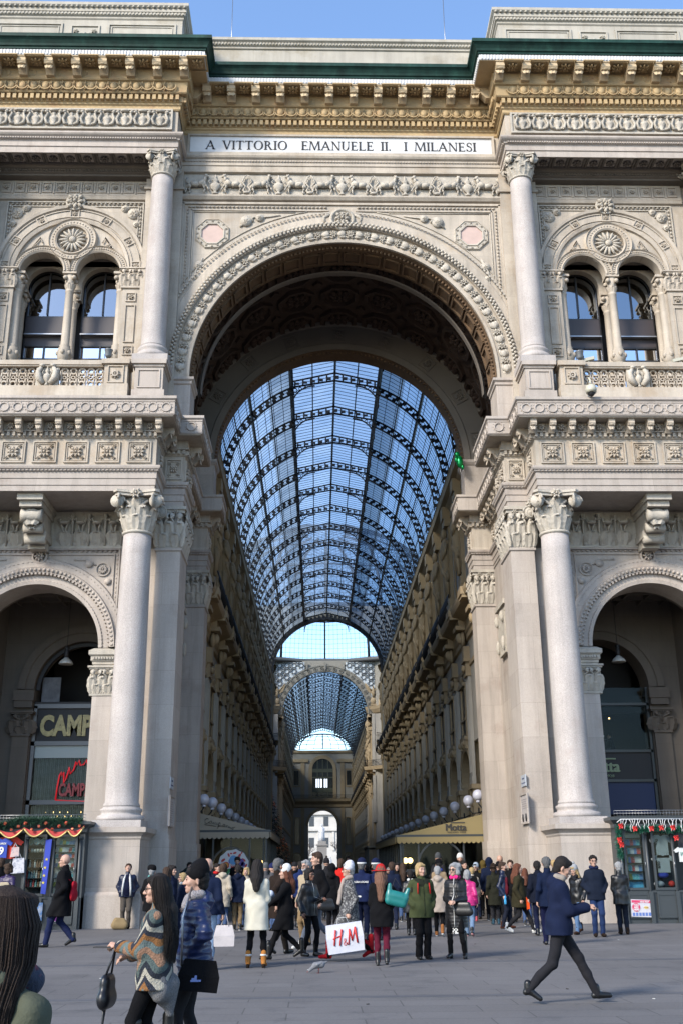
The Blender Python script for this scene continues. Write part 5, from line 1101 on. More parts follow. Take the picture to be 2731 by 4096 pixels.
# lightning rods
for X, lb in ((-5.05, 'thin lightning rod rising left of centre above the attic'), (5.08, 'thin lightning rod rising right of centre above the attic')):
    m = MB(); m.tube([(0, 0, 0), (0, 0, .35)], .05, 6); m.tube([(0, 0, .3), (0, 0, 5.2)], .018, 5); simple('lightning_rod', m, STEEL, lb, 'lightning rod', 'lightning rods', (X, 3.0, 36.44))
# globe lamps along the gallery
lp = thing('globe_lamp', 'x', 'lamp', (0, 0, 0)); m = MB(); m.tube([(0, 0, 0), (0, -.3, -.12), (0, -.6, -.15), (0, -.72, .0), (0, -.75, .12)], .03, 6); m.ring(0, -.02, [(.08, -.3), (.11, -.3), (.11, -.34)], 0, 2*pi, 10); m.tube([(0, 0, -.3), (0, -.2, -.4), (0, -.35, -.25), (0, -.25, -.15)], .02, 5); part('bracket', m, IRON, lp)
m = MB(); m.ell((0, -.75, .38), (.235, .235, .235), 20, 14); m.lathe([(.08, .08), (.1, .14), (.06, .2)], 10, T(0, -.75, 0)); part('globe', m, LAV, lp)
first = True
for side, nm in ((-1, 'left'), (1, 'right')):
    for k in range(0, 14):
        o = lp if first else copy_tree(lp); first = False
        y = Y0+PITCH*k; o.matrix_basis = T(side*6.27, y, 3.95) @ RZ(-side*pi/2)
        o['group'] = 'opal globe lamps along the %s arcade wall' % nm
        ordn = ['nearest', 'second nearest', 'third nearest', 'fourth nearest', 'fifth nearest', 'sixth nearest', 'seventh nearest', 'eighth nearest']
        o['label'] = ('opal globe wall lamp on scrolled bracket, %s on the %s arcade wall' % (ordn[k], nm)) if k < 8 else 'small distant opal globe lamp deep in the arcade on the %s wall' % nm
o = copy_tree(lp); o.matrix_basis = T(6.5, 8.98, 4.1) @ RZ(-pi/2); o['label'] = 'opal globe lamp half hidden behind the right rear pier'; o['group'] = 'opal globe lamps along the right arcade wall'
o = copy_tree(lp); o.matrix_basis = T(-6.5, 8.98, 4.0) @ RZ(pi/2); o['label'] = 'opal globe lamp half hidden behind the left rear pier'; o['group'] = 'opal globe lamps along the left arcade wall'
# ---- cafe pavilions
def pavilion(s, x0, x1, ze, zt, y0, y1, fab, lab, txt, tmat, gold):
    """s=-1 left: lean-to awning, ridge against the pier side x1, eave at x0"""
    t = thing('cafe_pavilion', lab, 'cafe kiosk', (0, 0, 0)); fb = mat(fab[0], fab[1], .85, var=.06, bump=.1, bscale=6)
    m = MB(); 
    vs = [(x0, y0, ze), (x1, y0, ze), (x1, y0, zt), (x0, y1, ze), (x1, y1, ze), (x1, y1, zt)]
    m.add(vs, [(0, 1, 2), (3, 5, 4), (0, 2, 5, 3), (0, 3, 4, 1)]); part('awning', m, fb, t)
    m = MB(); m.box(min(x0, x1)-.02, max(x0, x1)+.02, y0-.05, y0+.01, ze-.07, ze+.03); m.box(min(x0, x0-s*.05), max(x0, x0-s*.05), y0, y1, ze-.07, ze+.03); aw = part('gutter', m, GREYM, t)
    def valance(M, L_):
        v = MB(); n = int(L_/.19)
        for i in range(n):
            a = L_*i/n; b = L_*(i+1)/n; pts = [(a, 0), (b, 0)]+[(b-(b-a)*j/6, -.20-.07*sin(pi*j/6)) for j in range(7)]; v.prism(pts, -.012, .012)
        return v
    m = MB(); m.merge(valance(0, abs(x1-x0)), T(min(x0, x1), y0-.04, ze-.06)); m.merge(valance(0, y1-y0), T(x0-(-s)*0+(.04 if s < 0 else -.04), y0, ze-.06) @ RZ(pi/2)); part('valance', m, fb, t)
    m = MB(); L0, L1 = min(x0, x1), max(x0, x1); xo = x0-.12 if s < 0 else x0+.12; A, B = (L0, xo) if s < 0 else (xo, L1)
    A, B = min(A, B), max(A, B)
    for x in (A, A+(B-A)*.21, A+(B-A)*.74, B-.06): m.box(x, x+.07, y0+.1, y0+.18, 0, ze-.1)
    m.box(B-.16, B-.10, y0+.12, y0+.18, 0, ze) if s < 0 else m.box(A+.10, A+.16, y0+.12, y0+.18, 0, ze)
    cx = A+(B-A)*.48; r = (B-A)*.255; m.ring(cx, 1.5+.2, [(r, y0+.09), (r+.07, y0+.09), (r+.07, y0+.17), (r, y0+.17)], 0, pi, 24, True)
    for x in (cx-r-.07, cx+r): m.box(x, x+.07, y0+.09, y0+.17, 0, 1.7)
    m.box(cx+r+.07, B, y0+.1, y0+.16, 1.45, 1.55); m.box(A, cx-r-.07, y0+.1, y0+.16, 1.45, 1.55); m.box(A, B, y0+.1, y0+.16, 0, .25)
    m.box(cx-.02, cx+.02, y0+.1, y0+.16, 1.7+r, ze-.1)
    xs_ = B-.07 if s < 0 else A
    for i in range(14): yy = y0+.2+(y1-y0-.3)*i/13; m.box(xs_, xs_+.07, yy, yy+.05, 0, ze-.1)
    m.box(xs_, xs_+.06, y0+.2, y1, .9, .97); part('frame', m, GREYM, t)
    m = MB(); m.box(A, B, y0+.12, y0+.13, 0, ze-.1); part('glazing', m, SHOPG, t)
    m = MB(); m.box(xs_+.03, xs_+.04, y0+.2, y1, 0, ze-.1); part('side_glazing', m, SHOPG, t)
    m = MB(); m.box(A, B, y0+3.6, y0+3.7, 0, ze-.1); m.box(A+.4, B-.4, y0+1.2, y0+1.9, 0, 1.0); part('dark_inside', m, GSH, t)
    return t, fb, cx, r, (A, B)
cl_, fb, cx, r, AB = pavilion(-1, -2.98, -5.95, 3.13, 3.85, 9.0, 21.0, ('beige_awning', (.42, .36, .27)), 'cafe pavilion with beige scalloped awning against the left rear pier', None, None, 0)
INK = mat('dark_script_ink', (.05, .045, .04), .7)
m = MB()   # handwritten name on the awning
def stroke(mb, pts, r=.011, y=0.0): mb.tube([(x, y, z) for x, z in pts], r, 4)
sc_ = [[(.18,.24),(.10,.28),(.0,.20),(.02,.08),(.14,.06),(.24,.14)],[(.36,.18),(.28,.18),(.24,.09),(.30,.06),(.37,.16),(.38,.06),(.44,.09)],[(.44,.09),(.48,.17),(.50,.06),(.56,.16),(.59,.05),(.64,.16),(.67,.04),(.72,.08)],[(.76,.18),(.71,-.10)],[(.73,.12),(.82,.16),(.82,.05),(.73,.03)],[(.70,-.02),(.86,.03),(1.0,.05)],[(1.06,.12),(.98,.12),(.97,.02),(1.03,.01),(1.07,.11),(1.09,.0)],[(1.14,.09),(1.15,.0),(1.17,.07),(1.23,.08)],[(1.27,.07),(1.28,-.02)],[(1.32,.06),(1.33,-.03),(1.37,.04),(1.40,-.04),(1.44,-.02)],[(1.50,.03),(1.45,.01),(1.47,-.05),(1.53,-.04),(1.52,.03),(1.62,.06)],[(.02,.0),(.3,.0),(.62,-.01)]]
for st in sc_: stroke(m, st)
q = MB(); q.merge(m, T(-5.70, 8.975, 3.38) @ RY(.13) @ S(.80, 1, .95)); part('script_lettering', q, INK, cl_, 'handwritten script name on the beige awning')
# festive round sticker in the arched window
def disc(mb, x, z, rx, rz, y, rot=0, n=14): mb.prism([(x+rx*cos(a)*cos(rot)-rz*sin(a)*sin(rot), z+rx*cos(a)*sin(rot)+rz*sin(a)*cos(rot)) for a in [2*pi*i/n for i in range(n)]], y-.004, y+.004)
dx, dz = -4.46, 1.75
de = thing('festive_sticker', 'round white festive window sticker with red, green and orange cut-out shapes', 'sticker', (dx, 9.05, dz))
m = MB(); pts = [((.62+.035*(i % 2))*cos(2*pi*i/22), (.62+.035*(i % 2))*sin(2*pi*i/22)) for i in range(22)]; m.prism(pts, -.004, .004); part('white_ground', m, WHT, de)
rnd = random.Random(2)
def blobs(items, y):
    m = MB()
    for (x, z, a, b, c) in items: disc(m, x, z, a, b, y, c)
    return m
part('red_shapes', blobs([(-.42, .22, .1, .05, .6), (-.5, -.02, .07, .04, 0), (-.2, .42, .08, .04, 2), (.05, .5, .08, .04, .3), (.25, .4, .08, .05, 1), (.42, .22, .1, .05, -.6), (.52, 0, .08, .04, 1), (.48, -.25, .07, .05, .4), (-.3, .02, .14, .14, 0), (.05, -.0, .16, .2, 0), (-.1, .48, .05, .03, 0), (.33, .5, .05, .03, 1)], -.008), mat('sticker_red', (.55, .03, .03), .5), de)
part('green_shapes', blobs([(-.28, -.28, .26, .13, .5), (.12, -.35, .28, .1, 0), (-.45, -.2, .1, .05, 1), (.3, -.2, .12, .1, 0), (-.1, -.45, .2, .08, 0)], -.009), mat('sticker_green', (.03, .25, .06), .5), de)
part('purple_shapes', blobs([(.28, .12, .16, .16, .3), (.4, .05, .09, .1, 0), (-.12, .18, .08, .1, 0), (.3, -.33, .1, .07, 0)], -.010), mat('sticker_purple', (.10, .05, .30), .5), de)
part('blue_globe', blobs([(0, .22, .17, .19, 0)], -.012), mat('sticker_blue', (.12, .35, .65), .5), de)
part('orange_ball', blobs([(-.3, .03, .10, .10, 0)], -.013), mat('sticker_orange', (.8, .30, .03), .5), de)
m = MB(); m.merge(text_mb('CAMPARI', .11, .004, .002), T(.05, -.018, -.03)); part('lettering', m, WHT, de)
m = MB()
for k in range(6): m.box(-.11, .11, -.012, -.008, -.008, .008, T(.0-.1, -.004, -.34) @ RY(pi*k/6))
part('snowflake', m, WHT, de)
cr_, fb2, cx2, r2_, AB2 = pavilion(1, 2.28, 5.95, 2.88, 3.72, 9.0, 24.0, ('gold_awning', (.34, .265, .12)), 'cafe pavilion with mustard gold scalloped awning against the right rear pier', None, None, 0)
m = MB(); [fit_text(m, 'Motta', 4.33+d_, .84, 3.06, .27, 8.98-.3*d_, .01, 0) for d_ in (0, .012, .024, .034)]; m.box(4.55, 5.14, 8.975, 8.985, 3.36, 3.40); m.merge(text_mb('MILANO 1928', .10, .01, .0, spacing=1.3), T(4.78, 8.98, 2.96)); part('lettering', m, INK, cr_, 'dark brown word Motta on the gold awning')
# second awning further in on the right
t2 = thing('awning_stall', 'small distant beige awning stall further down the right side', 'cafe kiosk', (0, 0, 0))
m = MB(); m.box(2.6, 5.9, 40, 47, 2.9, 3.05); m.add([(2.5, 39.9, 2.95), (6.0, 39.9, 2.95), (6.0, 39.9, 3.6), (2.5, 47, 2.95), (6.0, 47, 2.95), (6, 47, 3.6)], [(0, 1, 2), (0, 2, 5, 3), (3, 5, 4)]); part('awning', m, fb, t2)
m = MB(); [m.box(x, x+.07, 40, 40.07, 0, 2.9) for x in (2.6, 3.7, 4.8, 5.8)]; [m.box(2.6, 2.67, y, y+.06, 0, 2.9) for y in (41, 42.5, 44, 45.5)]; part('frame', m, GREYM, t2)
# lit round lamps in the pavilions
i = 0
for (x, y, z, lb) in ((-5.62, 9.9, 1.83, 'small glowing globe lamp inside the left pavilion near the pier'), (-3.35, 9.9, 1.83, 'glowing globe lamp inside the right end of the beige pavilion'), (-4.95, 9.9, 1.83, 'glowing globe lamp behind the festive sticker'), (2.75, 10.6, 1.9, 'glowing yellow lamp inside the left end of the gold pavilion'), (2.95, 10.6, 1.9, 'second glowing yellow lamp inside the gold pavilion, right of the first')):
    lt = thing('table_lamp', lb, 'lamp', (x, y, 0), group='glowing globe lamps inside the cafe pavilions'); m = MB(); m.ell((0, 0, z), .12, 12, 8); part('globe', m, WARM, lt); m = MB(); m.tube([(0, 0, 0), (0, 0, z-.1)], .025, 6); part('stem', m, BLK, lt)
# ---- souvenir kiosks
def kiosk(s, lab):
    t = thing('souvenir_kiosk', lab, 'kiosk', (s*9.9, -2.6, 0))
    W_, z0 = 1.92, 3.0
    m = MB(); m.box(-W_, W_, 0, 1.6, 0, .12); m.box(-W_, W_, 1.3, 1.6, 0, 2.9); m.box(-W_, W_, -.72, 1.6, 2.68, 2.94)
    for a, b in ((-W_, -W_+.16), (W_-.16, W_)): m.box(a, b, -.7, 1.6, 0, 2.7)
    m.box(-W_, W_, -.68, 1.3, .0, .88); m.box(-W_, W_, -.72, -.68, .86, .92); part('body', m, GREYM, t)
    m = MB(); m.sweep([(-W_, 1.6), (-W_, -.72), (W_, -.72), (W_, 1.6)], [(0, 2.68), (.04, 2.72), (.04, 2.82), (.10, 2.88), (.16, 2.94), (.16, 3.02), (-.8, 3.1)]); m.box(-W_+.2, W_-.2, -.5, 1.6, 3.0, 3.08); part('roof', m, GREYM, t)
    m = MB()
    for x in (-W_+.12, -1.02, -.22, .22, 1.02, W_-.12):
        m.tube([(x, -.72, 0), (x, -.72, 2.6)], .045, 8); m.box(x-.06, x+.06, -.78, -.66, 0, .9); m.lathe([(.05, 2.5), (.075, 2.55), (.05, 2.6)], 8, T(x, -.72, 0))
    part('frame_post', m, GREYM, t)
    return t
kl = kiosk(-1, 'dark grey souvenir kiosk at left with fir garland and red ribbon'); kr = kiosk(1, 'dark grey souvenir kiosk at right with tinsel garland and icicle lights')
YK = -3.32
# glazed display doors
def door(par, x0, x1, shelves, back):
    m = MB(); frame_rect(m, x0, x1, .93, 2.66, -.70, .07, .05); m.box(x0+.03, x1-.03, -.73, -.70, .14, .86); frame_rect(m, x0+.02, x1-.02, .16, .84, -.73, .05, .02); d = part('display_door', m, GREYM, par)
    m = MB()
    for z in shelves: m.box(x0+.06, x1-.06, -.66, -.45, z-.015, z)
    part('shelf', m, BLK, d); m = MB(); m.box(x0+.05, x1-.05, -.45, -.43, .95, 2.6); part('back_panel', m, back, d)
    m = MB(); m.box(x0+.05, x1-.05, -.705, -.70, .98, 2.6); part('pane', m, SHOPG, d)
    m = MB(); m.tube([(x1-.05, -.78, 1.6), (x1-.05, -.79, 1.72)], .012, 6); part('handle', m, STEEL, d)
    return d
shL = [1.18, 1.42, 1.72, 1.98, 2.15, 2.36]
PALE = mat('pale_back_panel', (.85, .9, .88), .7)
door(kl, .14, .80, shL, BLK); door(kl, .98, 1.72, shL, PALE)
door(kr, -1.72, -1.06, [1.22, 1.46, 1.70, 1.95, 2.2, 2.42], PALE); door(kr, -.86, -.18, [], BLK)
# (left kiosk centre x = -9.9; photo doors at -9.74..-9.1 and -8.9..-8.18)
rnd = random.Random(11)
def goods(name, mk, cat, grp, lab, spots, mats_):
    protos = [mk().build(name, m_) for m_ in mats_]; us = [0]*len(protos)
    for i, (x, y, z) in enumerate(spots):
        k = rnd.randrange(len(protos)); o = protos[k]
        if us[k]: o = o.copy(); COL.objects.link(o)
        us[k] = 1; o.location = (x, y, z); sc = {'figurine': 1.35, 'mug': 1.15, 'boxed_souvenir': 1.15, 'magazine': 1.1}.get(name, 1); o.scale = (sc, sc, sc*rnd.uniform(.88, 1.08)); tag(o, lab, cat, grp)
    for k, p in enumerate(protos):
        if not us[k]: bpy.data.objects.remove(p)
def figurine():
    m = MB(); m.lathe([(.03, 0), (.032, .01), (.022, .02), (.026, .06), (.02, .1), (.012, .125)], 8); m.ell((0, 0, .14), .018, 7, 5); return m
FG = [mat('figurine_white', (.6, .6, .55), .4), mat('figurine_teal', (.2, .4, .38), .4), mat('figurine_brown', (.25, .12, .06), .5), mat('figurine_red', (.45, .05, .04), .4)]
for z, nm in ((1.185, 'lowest shelf of figurines'), (1.425, 'second shelf from the bottom'), (1.725, 'third shelf from the bottom')):
    goods('figurine', figurine, 'figurine', 'religious figurines in the left kiosk, '+nm, 'small painted figurine standing on the left kiosk, '+nm, [(-9.9+.24+i*.072, -2.6-.56, z) for i in range(7)], FG)
def mug():
    m = MB(); m.lathe([(.035, 0), (.038, .09), (.032, .088), (.03, .02)], 12); m.ring(.04, .045, [(.018, -.006), (.026, -.006), (.026, .006), (.018, .006)], -pi/2, pi/2, 8, True); return m
goods('mug', mug, 'mug', 'souvenir mugs in the left kiosk', 'printed souvenir mug on the upper shelf of the left kiosk', [(-9.9+.25+i*.09, -3.16, 2.155) for i in range(6)], [FG[0], FG[3], mat('mug_cream', (.6, .5, .35), .4)])
def plate():
    m = MB(); m.lathe([(.03, 0), (.085, .012), (.10, .02), (.085, .008), (.0, -.004)], 18, RX(pi/2)); return m
goods('souvenir_plate', plate, 'plate', 'painted plates in the left kiosk', 'round painted souvenir plate on the top shelf of the left kiosk', [(-9.9+.28+i*.19, -3.18, 2.46) for i in range(3)], [mat('plate_teal', (.12, .35, .33), .3, alt=((.4, .3, .15), 12, .5, .9)), mat('plate_sea', (.2, .4, .45), .3, alt=((.5, .35, .2), 14, .5, .9))])
def boxed():
    m = MB(); m.box(-.042, .042, -.02, .02, 0, .11); return m
PRINTS = [mat('print_blue', (.10, .22, .45), .4, alt=((.7, .7, .7), 18, .52, .9)), mat('print_white', (.65, .65, .62), .4, alt=((.1, .15, .3), 22, .55, .9)), mat('print_red', (.5, .06, .05), .4, alt=((.7, .65, .5), 20, .52, .8)), mat('print_yellow', (.6, .5, .08), .4, alt=((.1, .25, .1), 20, .5, .9)), mat('print_teal', (.08, .4, .45), .4, alt=((.7, .75, .75), 20, .5, .9))]
for z, nm in ((1.185, 'bottom'), (1.425, 'second'), (1.725, 'third'), (1.985, 'fourth'), (2.155, 'fifth'), (2.365, 'top')):
    goods('boxed_souvenir', boxed, 'souvenir box', 'boxed souvenirs in the right-hand door of the left kiosk, %s row' % nm, 'small printed souvenir box, %s row of the left kiosk door nearest the pier' % nm, [(-9.9+1.09+i*.098, -3.16, z) for i in range(6)], PRINTS)
def mag():
    m = MB(); m.box(-.052, .052, -.006, .006, 0, .165, RX(-.15)); return m
for z, nm in ((1.225, 'second lowest'), (1.465, 'third lowest'), (1.705, 'third highest'), (1.955, 'second highest'), (2.205, 'highest')):
    goods('magazine', mag, 'magazine', 'magazines on the %s shelf of the right kiosk' % nm, 'glossy coloured magazine standing on the %s shelf of the right kiosk' % nm, [(9.9-1.61+i*.1, -3.14, z) for i in range(5)], PRINTS)
goods('guidebook', mag, 'guidebook', 'sky blue guidebooks on the lowest shelf of the right kiosk', 'sky blue cathedral guidebook on the lowest shelf of the right kiosk', [(9.9-1.61+i*.1, -3.14, 1.0) for i in range(5)], [mat('guide_blue', (.12, .45, .7), .4, alt=((.7, .7, .65), 9, .55, .8))])
# left kiosk hangings
fl = MB(); fl.prism([(-.09, 2.5), (.09, 2.52), (.02, .98), (-.12, 1.0)], -.02, .02); fo = thing('blue_flag', 'rolled blue flag with yellow stars hanging on the left kiosk post', 'flag', (-9.02, -3.42, 0)); part('cloth', fl, mat('flag_blue', (.02, .05, .42), .7), fo)
m = MB()
for z, x in ((1.95, -.02), (1.72, -.05), (1.5, -.06), (1.3, -.07)):
    m.prism([(x+(.05 if i % 2 == 0 else .02)*sin(2*pi*i/10), z+(.05 if i % 2 == 0 else .02)*cos(2*pi*i/10)) for i in range(10)], -.03, -.022)
part('star', m, mat('flag_yellow', (.75, .6, .05), .7), fo)
def shirt(w, h):
    m = MB(); m.prism([(-w*.3, 0), (w*.3, 0), (w*.3, h*.7), (w*.5, h*.62), (w*.6, h*.78), (w*.32, h), (w*.12, h), (0, h*.93), (-w*.12, h), (-w*.32, h), (-w*.6, h*.78), (-w*.5, h*.62), (-w*.3, h*.7)], -.03, .03); return m
rs = thing('red_shirt', 'red football shirt hanging behind the blue one on the left kiosk', 'shirt', (-10.22, -3.38, 1.98)); part('cloth', shirt(.75, .6), mat('shirt_red', (.62, .04, .02), .8), rs)
bs = thing('football_shirt', 'blue and black football shirt number 9 hanging on the left kiosk', 'shirt', (-10.38, -3.46, 2.0)); part('cloth', shirt(.52, .55), mat('shirt_blue', (.02, .06, .38), .8), bs)
m = MB(); m.merge(text_mb('9', .30, .01, .008), T(0, -.04, .1)); m.merge(text_mb('ICARDI', .075, .01, .002), T(0, -.04, .38)); part('number', m, WHT, bs)
for x, z, w_, lb, mm in ((-9.86, 1.56, .2, 'white cotton tote bag printed in grey hanging low on the left kiosk', 'tote_white'), (-9.98, 2.02, .13, 'small pink printed bag hanging high on the left kiosk', 'tote_pink')):
    b = thing('hanging_bag', lb, 'bag', (x, -3.46, z)); m = MB(); m.prism([(-w_, 0), (w_, .02), (w_*.85, w_*2.2), (-w_*.75, w_*2.1)], -.04, .04); part('cloth', m, mat(mm, (.6, .6, .64) if 'white' in mm else (.6, .45, .42), .8, alt=((.25, .27, .35), 14, .5, .8)), b); m = MB(); m.tube([(-w_*.5, 0, w_*2), (-.02, 0, w_*3.1), (w_*.5, 0, w_*2)], .012, 5); part('handle', m, WHT, b)
p1 = thing('cathedral_poster', 'blue painted poster of a cathedral on the left kiosk base', 'poster', (-9.43, -3.345, .5)); m = MB(); m.box(-.36, .36, -.01, .01, -.25, .25); part('sheet', m, mat('poster_blue', (.10, .22, .45), .5, alt=((.35, .4, .5), 6, .45, .9), var=.2, vscale=8), p1)
m = MB()
for i in range(13):
    x = -.24+.04*i; h = .10+.18*max(0, 1-abs(x+.06)/.2)+.04*(i % 2); m.prism([(x-.014, -.2), (x+.014, -.2), (x, -.2+h+.06)], -.018, -.012)
m.box(-.26, .24, -.018, -.012, -.22, -.12); part('cathedral_drawing', m, mat('poster_stone', (.42, .40, .42), .6), p1)
p2 = thing('shuttle_poster', 'white and purple poster with small lettering on the left kiosk door base', 'poster', (-8.68, -3.345, .5)); m = MB(); m.box(-.17, .17, -.012, .01, -.27, .27); part('sheet', m, WHT, p2); m = MB(); m.box(-.16, .16, -.016, -.011, -.26, -.06); part('purple_band', m, mat('poster_purple', (.28, .03, .28), .5), p2)
m = MB(); [m.merge(text_mb(t_, .06, .003, .001), T(0, -.016, z)) for t_, z in (('SUNDAY', .08), ('OUT', .03), ('SHUTTLE', -.02))]; m.prism([(-.05, .15), (.06, .17), (.02, .24)], -.016, -.012); part('lettering', m, mat('poster_ink', (.15, .08, .35), .5), p2)
# right kiosk hangings
p3 = thing('map_poster', 'MINI MAP poster with pink YOU ARE HERE circle on the right kiosk door base', 'poster', (8.55, -3.345, .43)); m = MB(); m.box(-.31, .31, -.01, .01, -.24, .24, RY(.04)); part('sheet', m, mat('map_sheet', (.62, .62, .66), .5, alt=((.55, .4, .45), 25, .52, .6)), p3)
PK = mat('map_pink', (.65, .05, .14), .5); m = MB(); m.box(-.29, .29, -.016, -.011, .15, .22, RY(.04)); disc(m, -.16, .03, .12, .12, -.018, 0, 20); part('pink_marks', m, PK, p3)
m = MB(); m.merge(text_mb('MINI MAP', .062, .003, .002), T(.1, -.019, .155)); [m.merge(text_mb(t_, .075, .003, .003), T(-.16, -.026, z)) for t_, z in (('YOU', .07), ('ARE', .005), ('HERE', -.06))]; part('white_lettering', m, WHT, p3)
m = MB(); [m.box(-.28+i*.095, -.28+i*.095+.07, -.016, -.012, -.21, -.12) for i in range(6)]; part('blue_thumbnail', m, mat('map_blue', (.12, .2, .5), .5), p3)
m = MB(); disc(m, .14, .02, .07, .04, -.015); part('price_tag', m, mat('map_yellow', (.7, .6, .2), .5), p3); m = MB(); m.merge(text_mb('€ 3.00', .04, .003, .001), T(.14, -.022, .008)); part('price_lettering', m, mat('price_ink', (.5, .05, .05), .5), p3)
SHG = mat('shirt_grey', (.36, .39, .40), .85, var=.06)
for z, h, lb, rot, tx in ((1.84, .66, 'grey hooded shirt reading Milano in the right kiosk window', -1.15, 'Milano'), (1.42, .5, 'grey polo shirt with sideways lettering below the hooded shirt', pi/2*-1, 'ano')):
    b = thing('display_shirt', lb, 'shirt', (9.38, -3.24, z)); part('cloth', shirt(.62, h), SHG, b); m = MB(); m.merge(text_mb(tx, .14, .006, .004), T(-.18 if tx == 'Milano' else -.12, -.04, .36 if tx == 'Milano' else .22) @ RY(-rot*(-1))); part('lettering', m, BLK, b)
b = thing('price_shirt', 'white shirt with 10.00 euro price at the right edge', 'shirt', (9.98, -3.40, 1.72)); part('cloth', shirt(.5, .42), mat('shirt_white', (.65, .67, .66), .8), b); m = MB(); m.merge(text_mb('10.00', .14, .006, .004), T(.02, -.04, .18)); part('lettering', m, mat('price_green', (.02, .2, .15), .6), b)
b = thing('dark_shirt', 'black shirt with pink heart hanging above the priced shirt', 'shirt', (9.98, -3.40, 2.12)); part('cloth', shirt(.5, .42), BLK, b)
for i, (x, z, c_, lb) in enumerate(((9.2, 1.02, (.35, .37, .39), 'folded grey sweater at the bottom of the right kiosk window'), (9.58, 1.02, (.55, .03, .02), 'folded red sweater at the bottom of the right kiosk window'), (9.35, 1.27, (.03, .05, .35), 'folded blue shirt below the polo shirt'))):
    m = MB(); m.ell((0, 0, .08), (.17 if i != 1 else .1, .1, .09), 12, 6); simple('folded_shirt', m, mat('fold%d_cloth' % i, c_, .85), lb, 'shirt', None, (x, -3.2, z))
# fir garland with parcels, swags of red and gold ribbon (left kiosk)
def garland(pts, R_, n, m, label, seed, red=False, loc=(0, 0, 0)):
    rnd = random.Random(seed); w = MB(); P = [Vector(p) for p in pts]; L_ = [(P[i+1]-P[i]).length for i in range(len(P)-1)]; tot = sum(L_)
    for _ in range(n):
        t = rnd.random()*tot; i = 0
        while t > L_[i] and i < len(L_)-1: t -= L_[i]; i += 1
        c = P[i].lerp(P[i+1], t/L_[i]); d = Vector((rnd.gauss(0, 1), rnd.gauss(0, 1), rnd.gauss(0, 1))).normalized(); s_ = d.cross(Vector((rnd.random(), rnd.random(), rnd.random()))).normalized()*.012
        l = R_*rnd.uniform(.6, 1.15); b = c+d*R_*.15; w.add([b-s_, b+d*l, b+s_], [(0, 1, 2)])
    return tag(w.build('garland', m), label, 'garland')
garland([(-11.8, -3.5, 2.98), (-10.4, -3.5, 2.92), (-9.9, -3.5, 3.04), (-8.1, -3.5, 3.02)], .19, 4200, PINE, 'green fir garland lying along the roof edge of the left kiosk', 1)
sw_ = thing('ribbon_swag', 'red and gold ribbon swags looped along the left kiosk fascia', 'ribbon', (0, 0, 0)); m = MB(); m2 = MB()
anch = [(-11.4, 2.8), (-10.45, 2.78), (-9.75, 2.86), (-9.1, 2.84), (-8.45, 2.8), (-7.98, 2.9)]
for (xa, za), (xb, zb) in zip(anch[:-1], anch[1:]):
    n = 12; top = []; bot = []
    for i in range(n+1):
        u = i/n; x = xa+(xb-xa)*u; s_ = sin(pi*u); top.append((x, -3.54-.02*s_, za+(zb-za)*u-.10*s_)); bot.append((x, -3.56-.05*s_, za+(zb-za)*u-.04-.22*s_))
    m.add(top+bot, [(i, i+1, n+2+i, n+1+i) for i in range(n)]); m2.tube([(x, y-.02, z) for x, y, z in bot], .028, 5)
part('red_cloth', m, REDM, sw_); part('gold_edge', m2, GOLDM, sw_)
m = MB(); m.box(-.045, .045, -.04, .04, -.045, .045); m.mi = 1; m.box(-.048, .048, -.043, .043, -.008, .008); m.box(-.008, .008, -.043, .043, -.048, .048); m.v = [(a*.75, b*.75, c*.75) for a, b, c in m.v]; pc = m.build('gift_parcel', [REDM, GOLDM]); first = True
for i in range(17):
    o = pc if first else pc.copy()
    if not first: COL.objects.link(o)
    first = False; x = -11.3+i*.2; tag(o, 'tiny red gift parcel with gold ribbon in the fir garland of the left kiosk', 'gift parcel', 'gift parcels hanging in the fir garland'); o.location = (x, -3.66, 2.88+.09*((i*7) % 3-1)+(.12 if x < -10.3 else 0)); o.rotation_euler = (.2*i, .5*i, .3*i)
garland([(8.02, -3.52, 1.85), (8.0, -3.52, 2.3), (8.05, -3.52, 2.78), (8.6, -3.52, 2.62), (9.1, -3.52, 2.72), (9.6, -3.52, 2.62), (10.2, -3.52, 2.7)], .13, 2200, mat('tinsel_green', (.01, .12, .07), .5, var=.4, vscale=20), 'shiny green tinsel garland framing the right kiosk', 2)
def poin():
    m = MB()
    for k in range(9): a = 2*pi*k/9+.3*(k % 2); m.prism([(0, -.012), (.05, -.034), (.115-.02*(k % 3), 0), (.05, .034)], -.006, .006, RY(-a) @ RZ(.35-.7*(k % 2)) @ RX(.5))
    m.ell((0, -.03, 0), .02, 6, 4); return m
pp = poin().build('red_flower', mat('poinsettia_red', (.62, .02, .015), .6)); first = True
for x, z, lb in ((8.08, 2.76, 'red fabric flower at the corner of the right kiosk garland'), (8.5, 2.68, 'red fabric flower second from the left on the right kiosk garland'), (9.0, 2.68, 'red fabric flower at the middle of the right kiosk garland'), (9.3, 2.7, 'red fabric flower right of the middle of the right kiosk garland'), (9.65, 2.7, 'red fabric flower near the right frame edge on the kiosk garland'), (8.0, 2.36, 'upper red fabric flower on the hanging end of the garland'), (8.05, 2.22, 'lower red fabric flower on the hanging end of the garland'), (9.72, 2.4, 'red fabric flower beside the hanging shirts of the right kiosk')):
    o = pp if first else pp.copy()
    if not first: COL.objects.link(o)
    first = False; tag(o, lb, 'fabric flower', 'red fabric flowers on the tinsel garland'); o.location = (x, -3.66, z)
m = MB(); m.tube([(7.98, -3.6, 2.86), (8.1, -3.6, 2.95), (10.3, -3.6, 2.95)], .014, 4); rnd = random.Random(6)
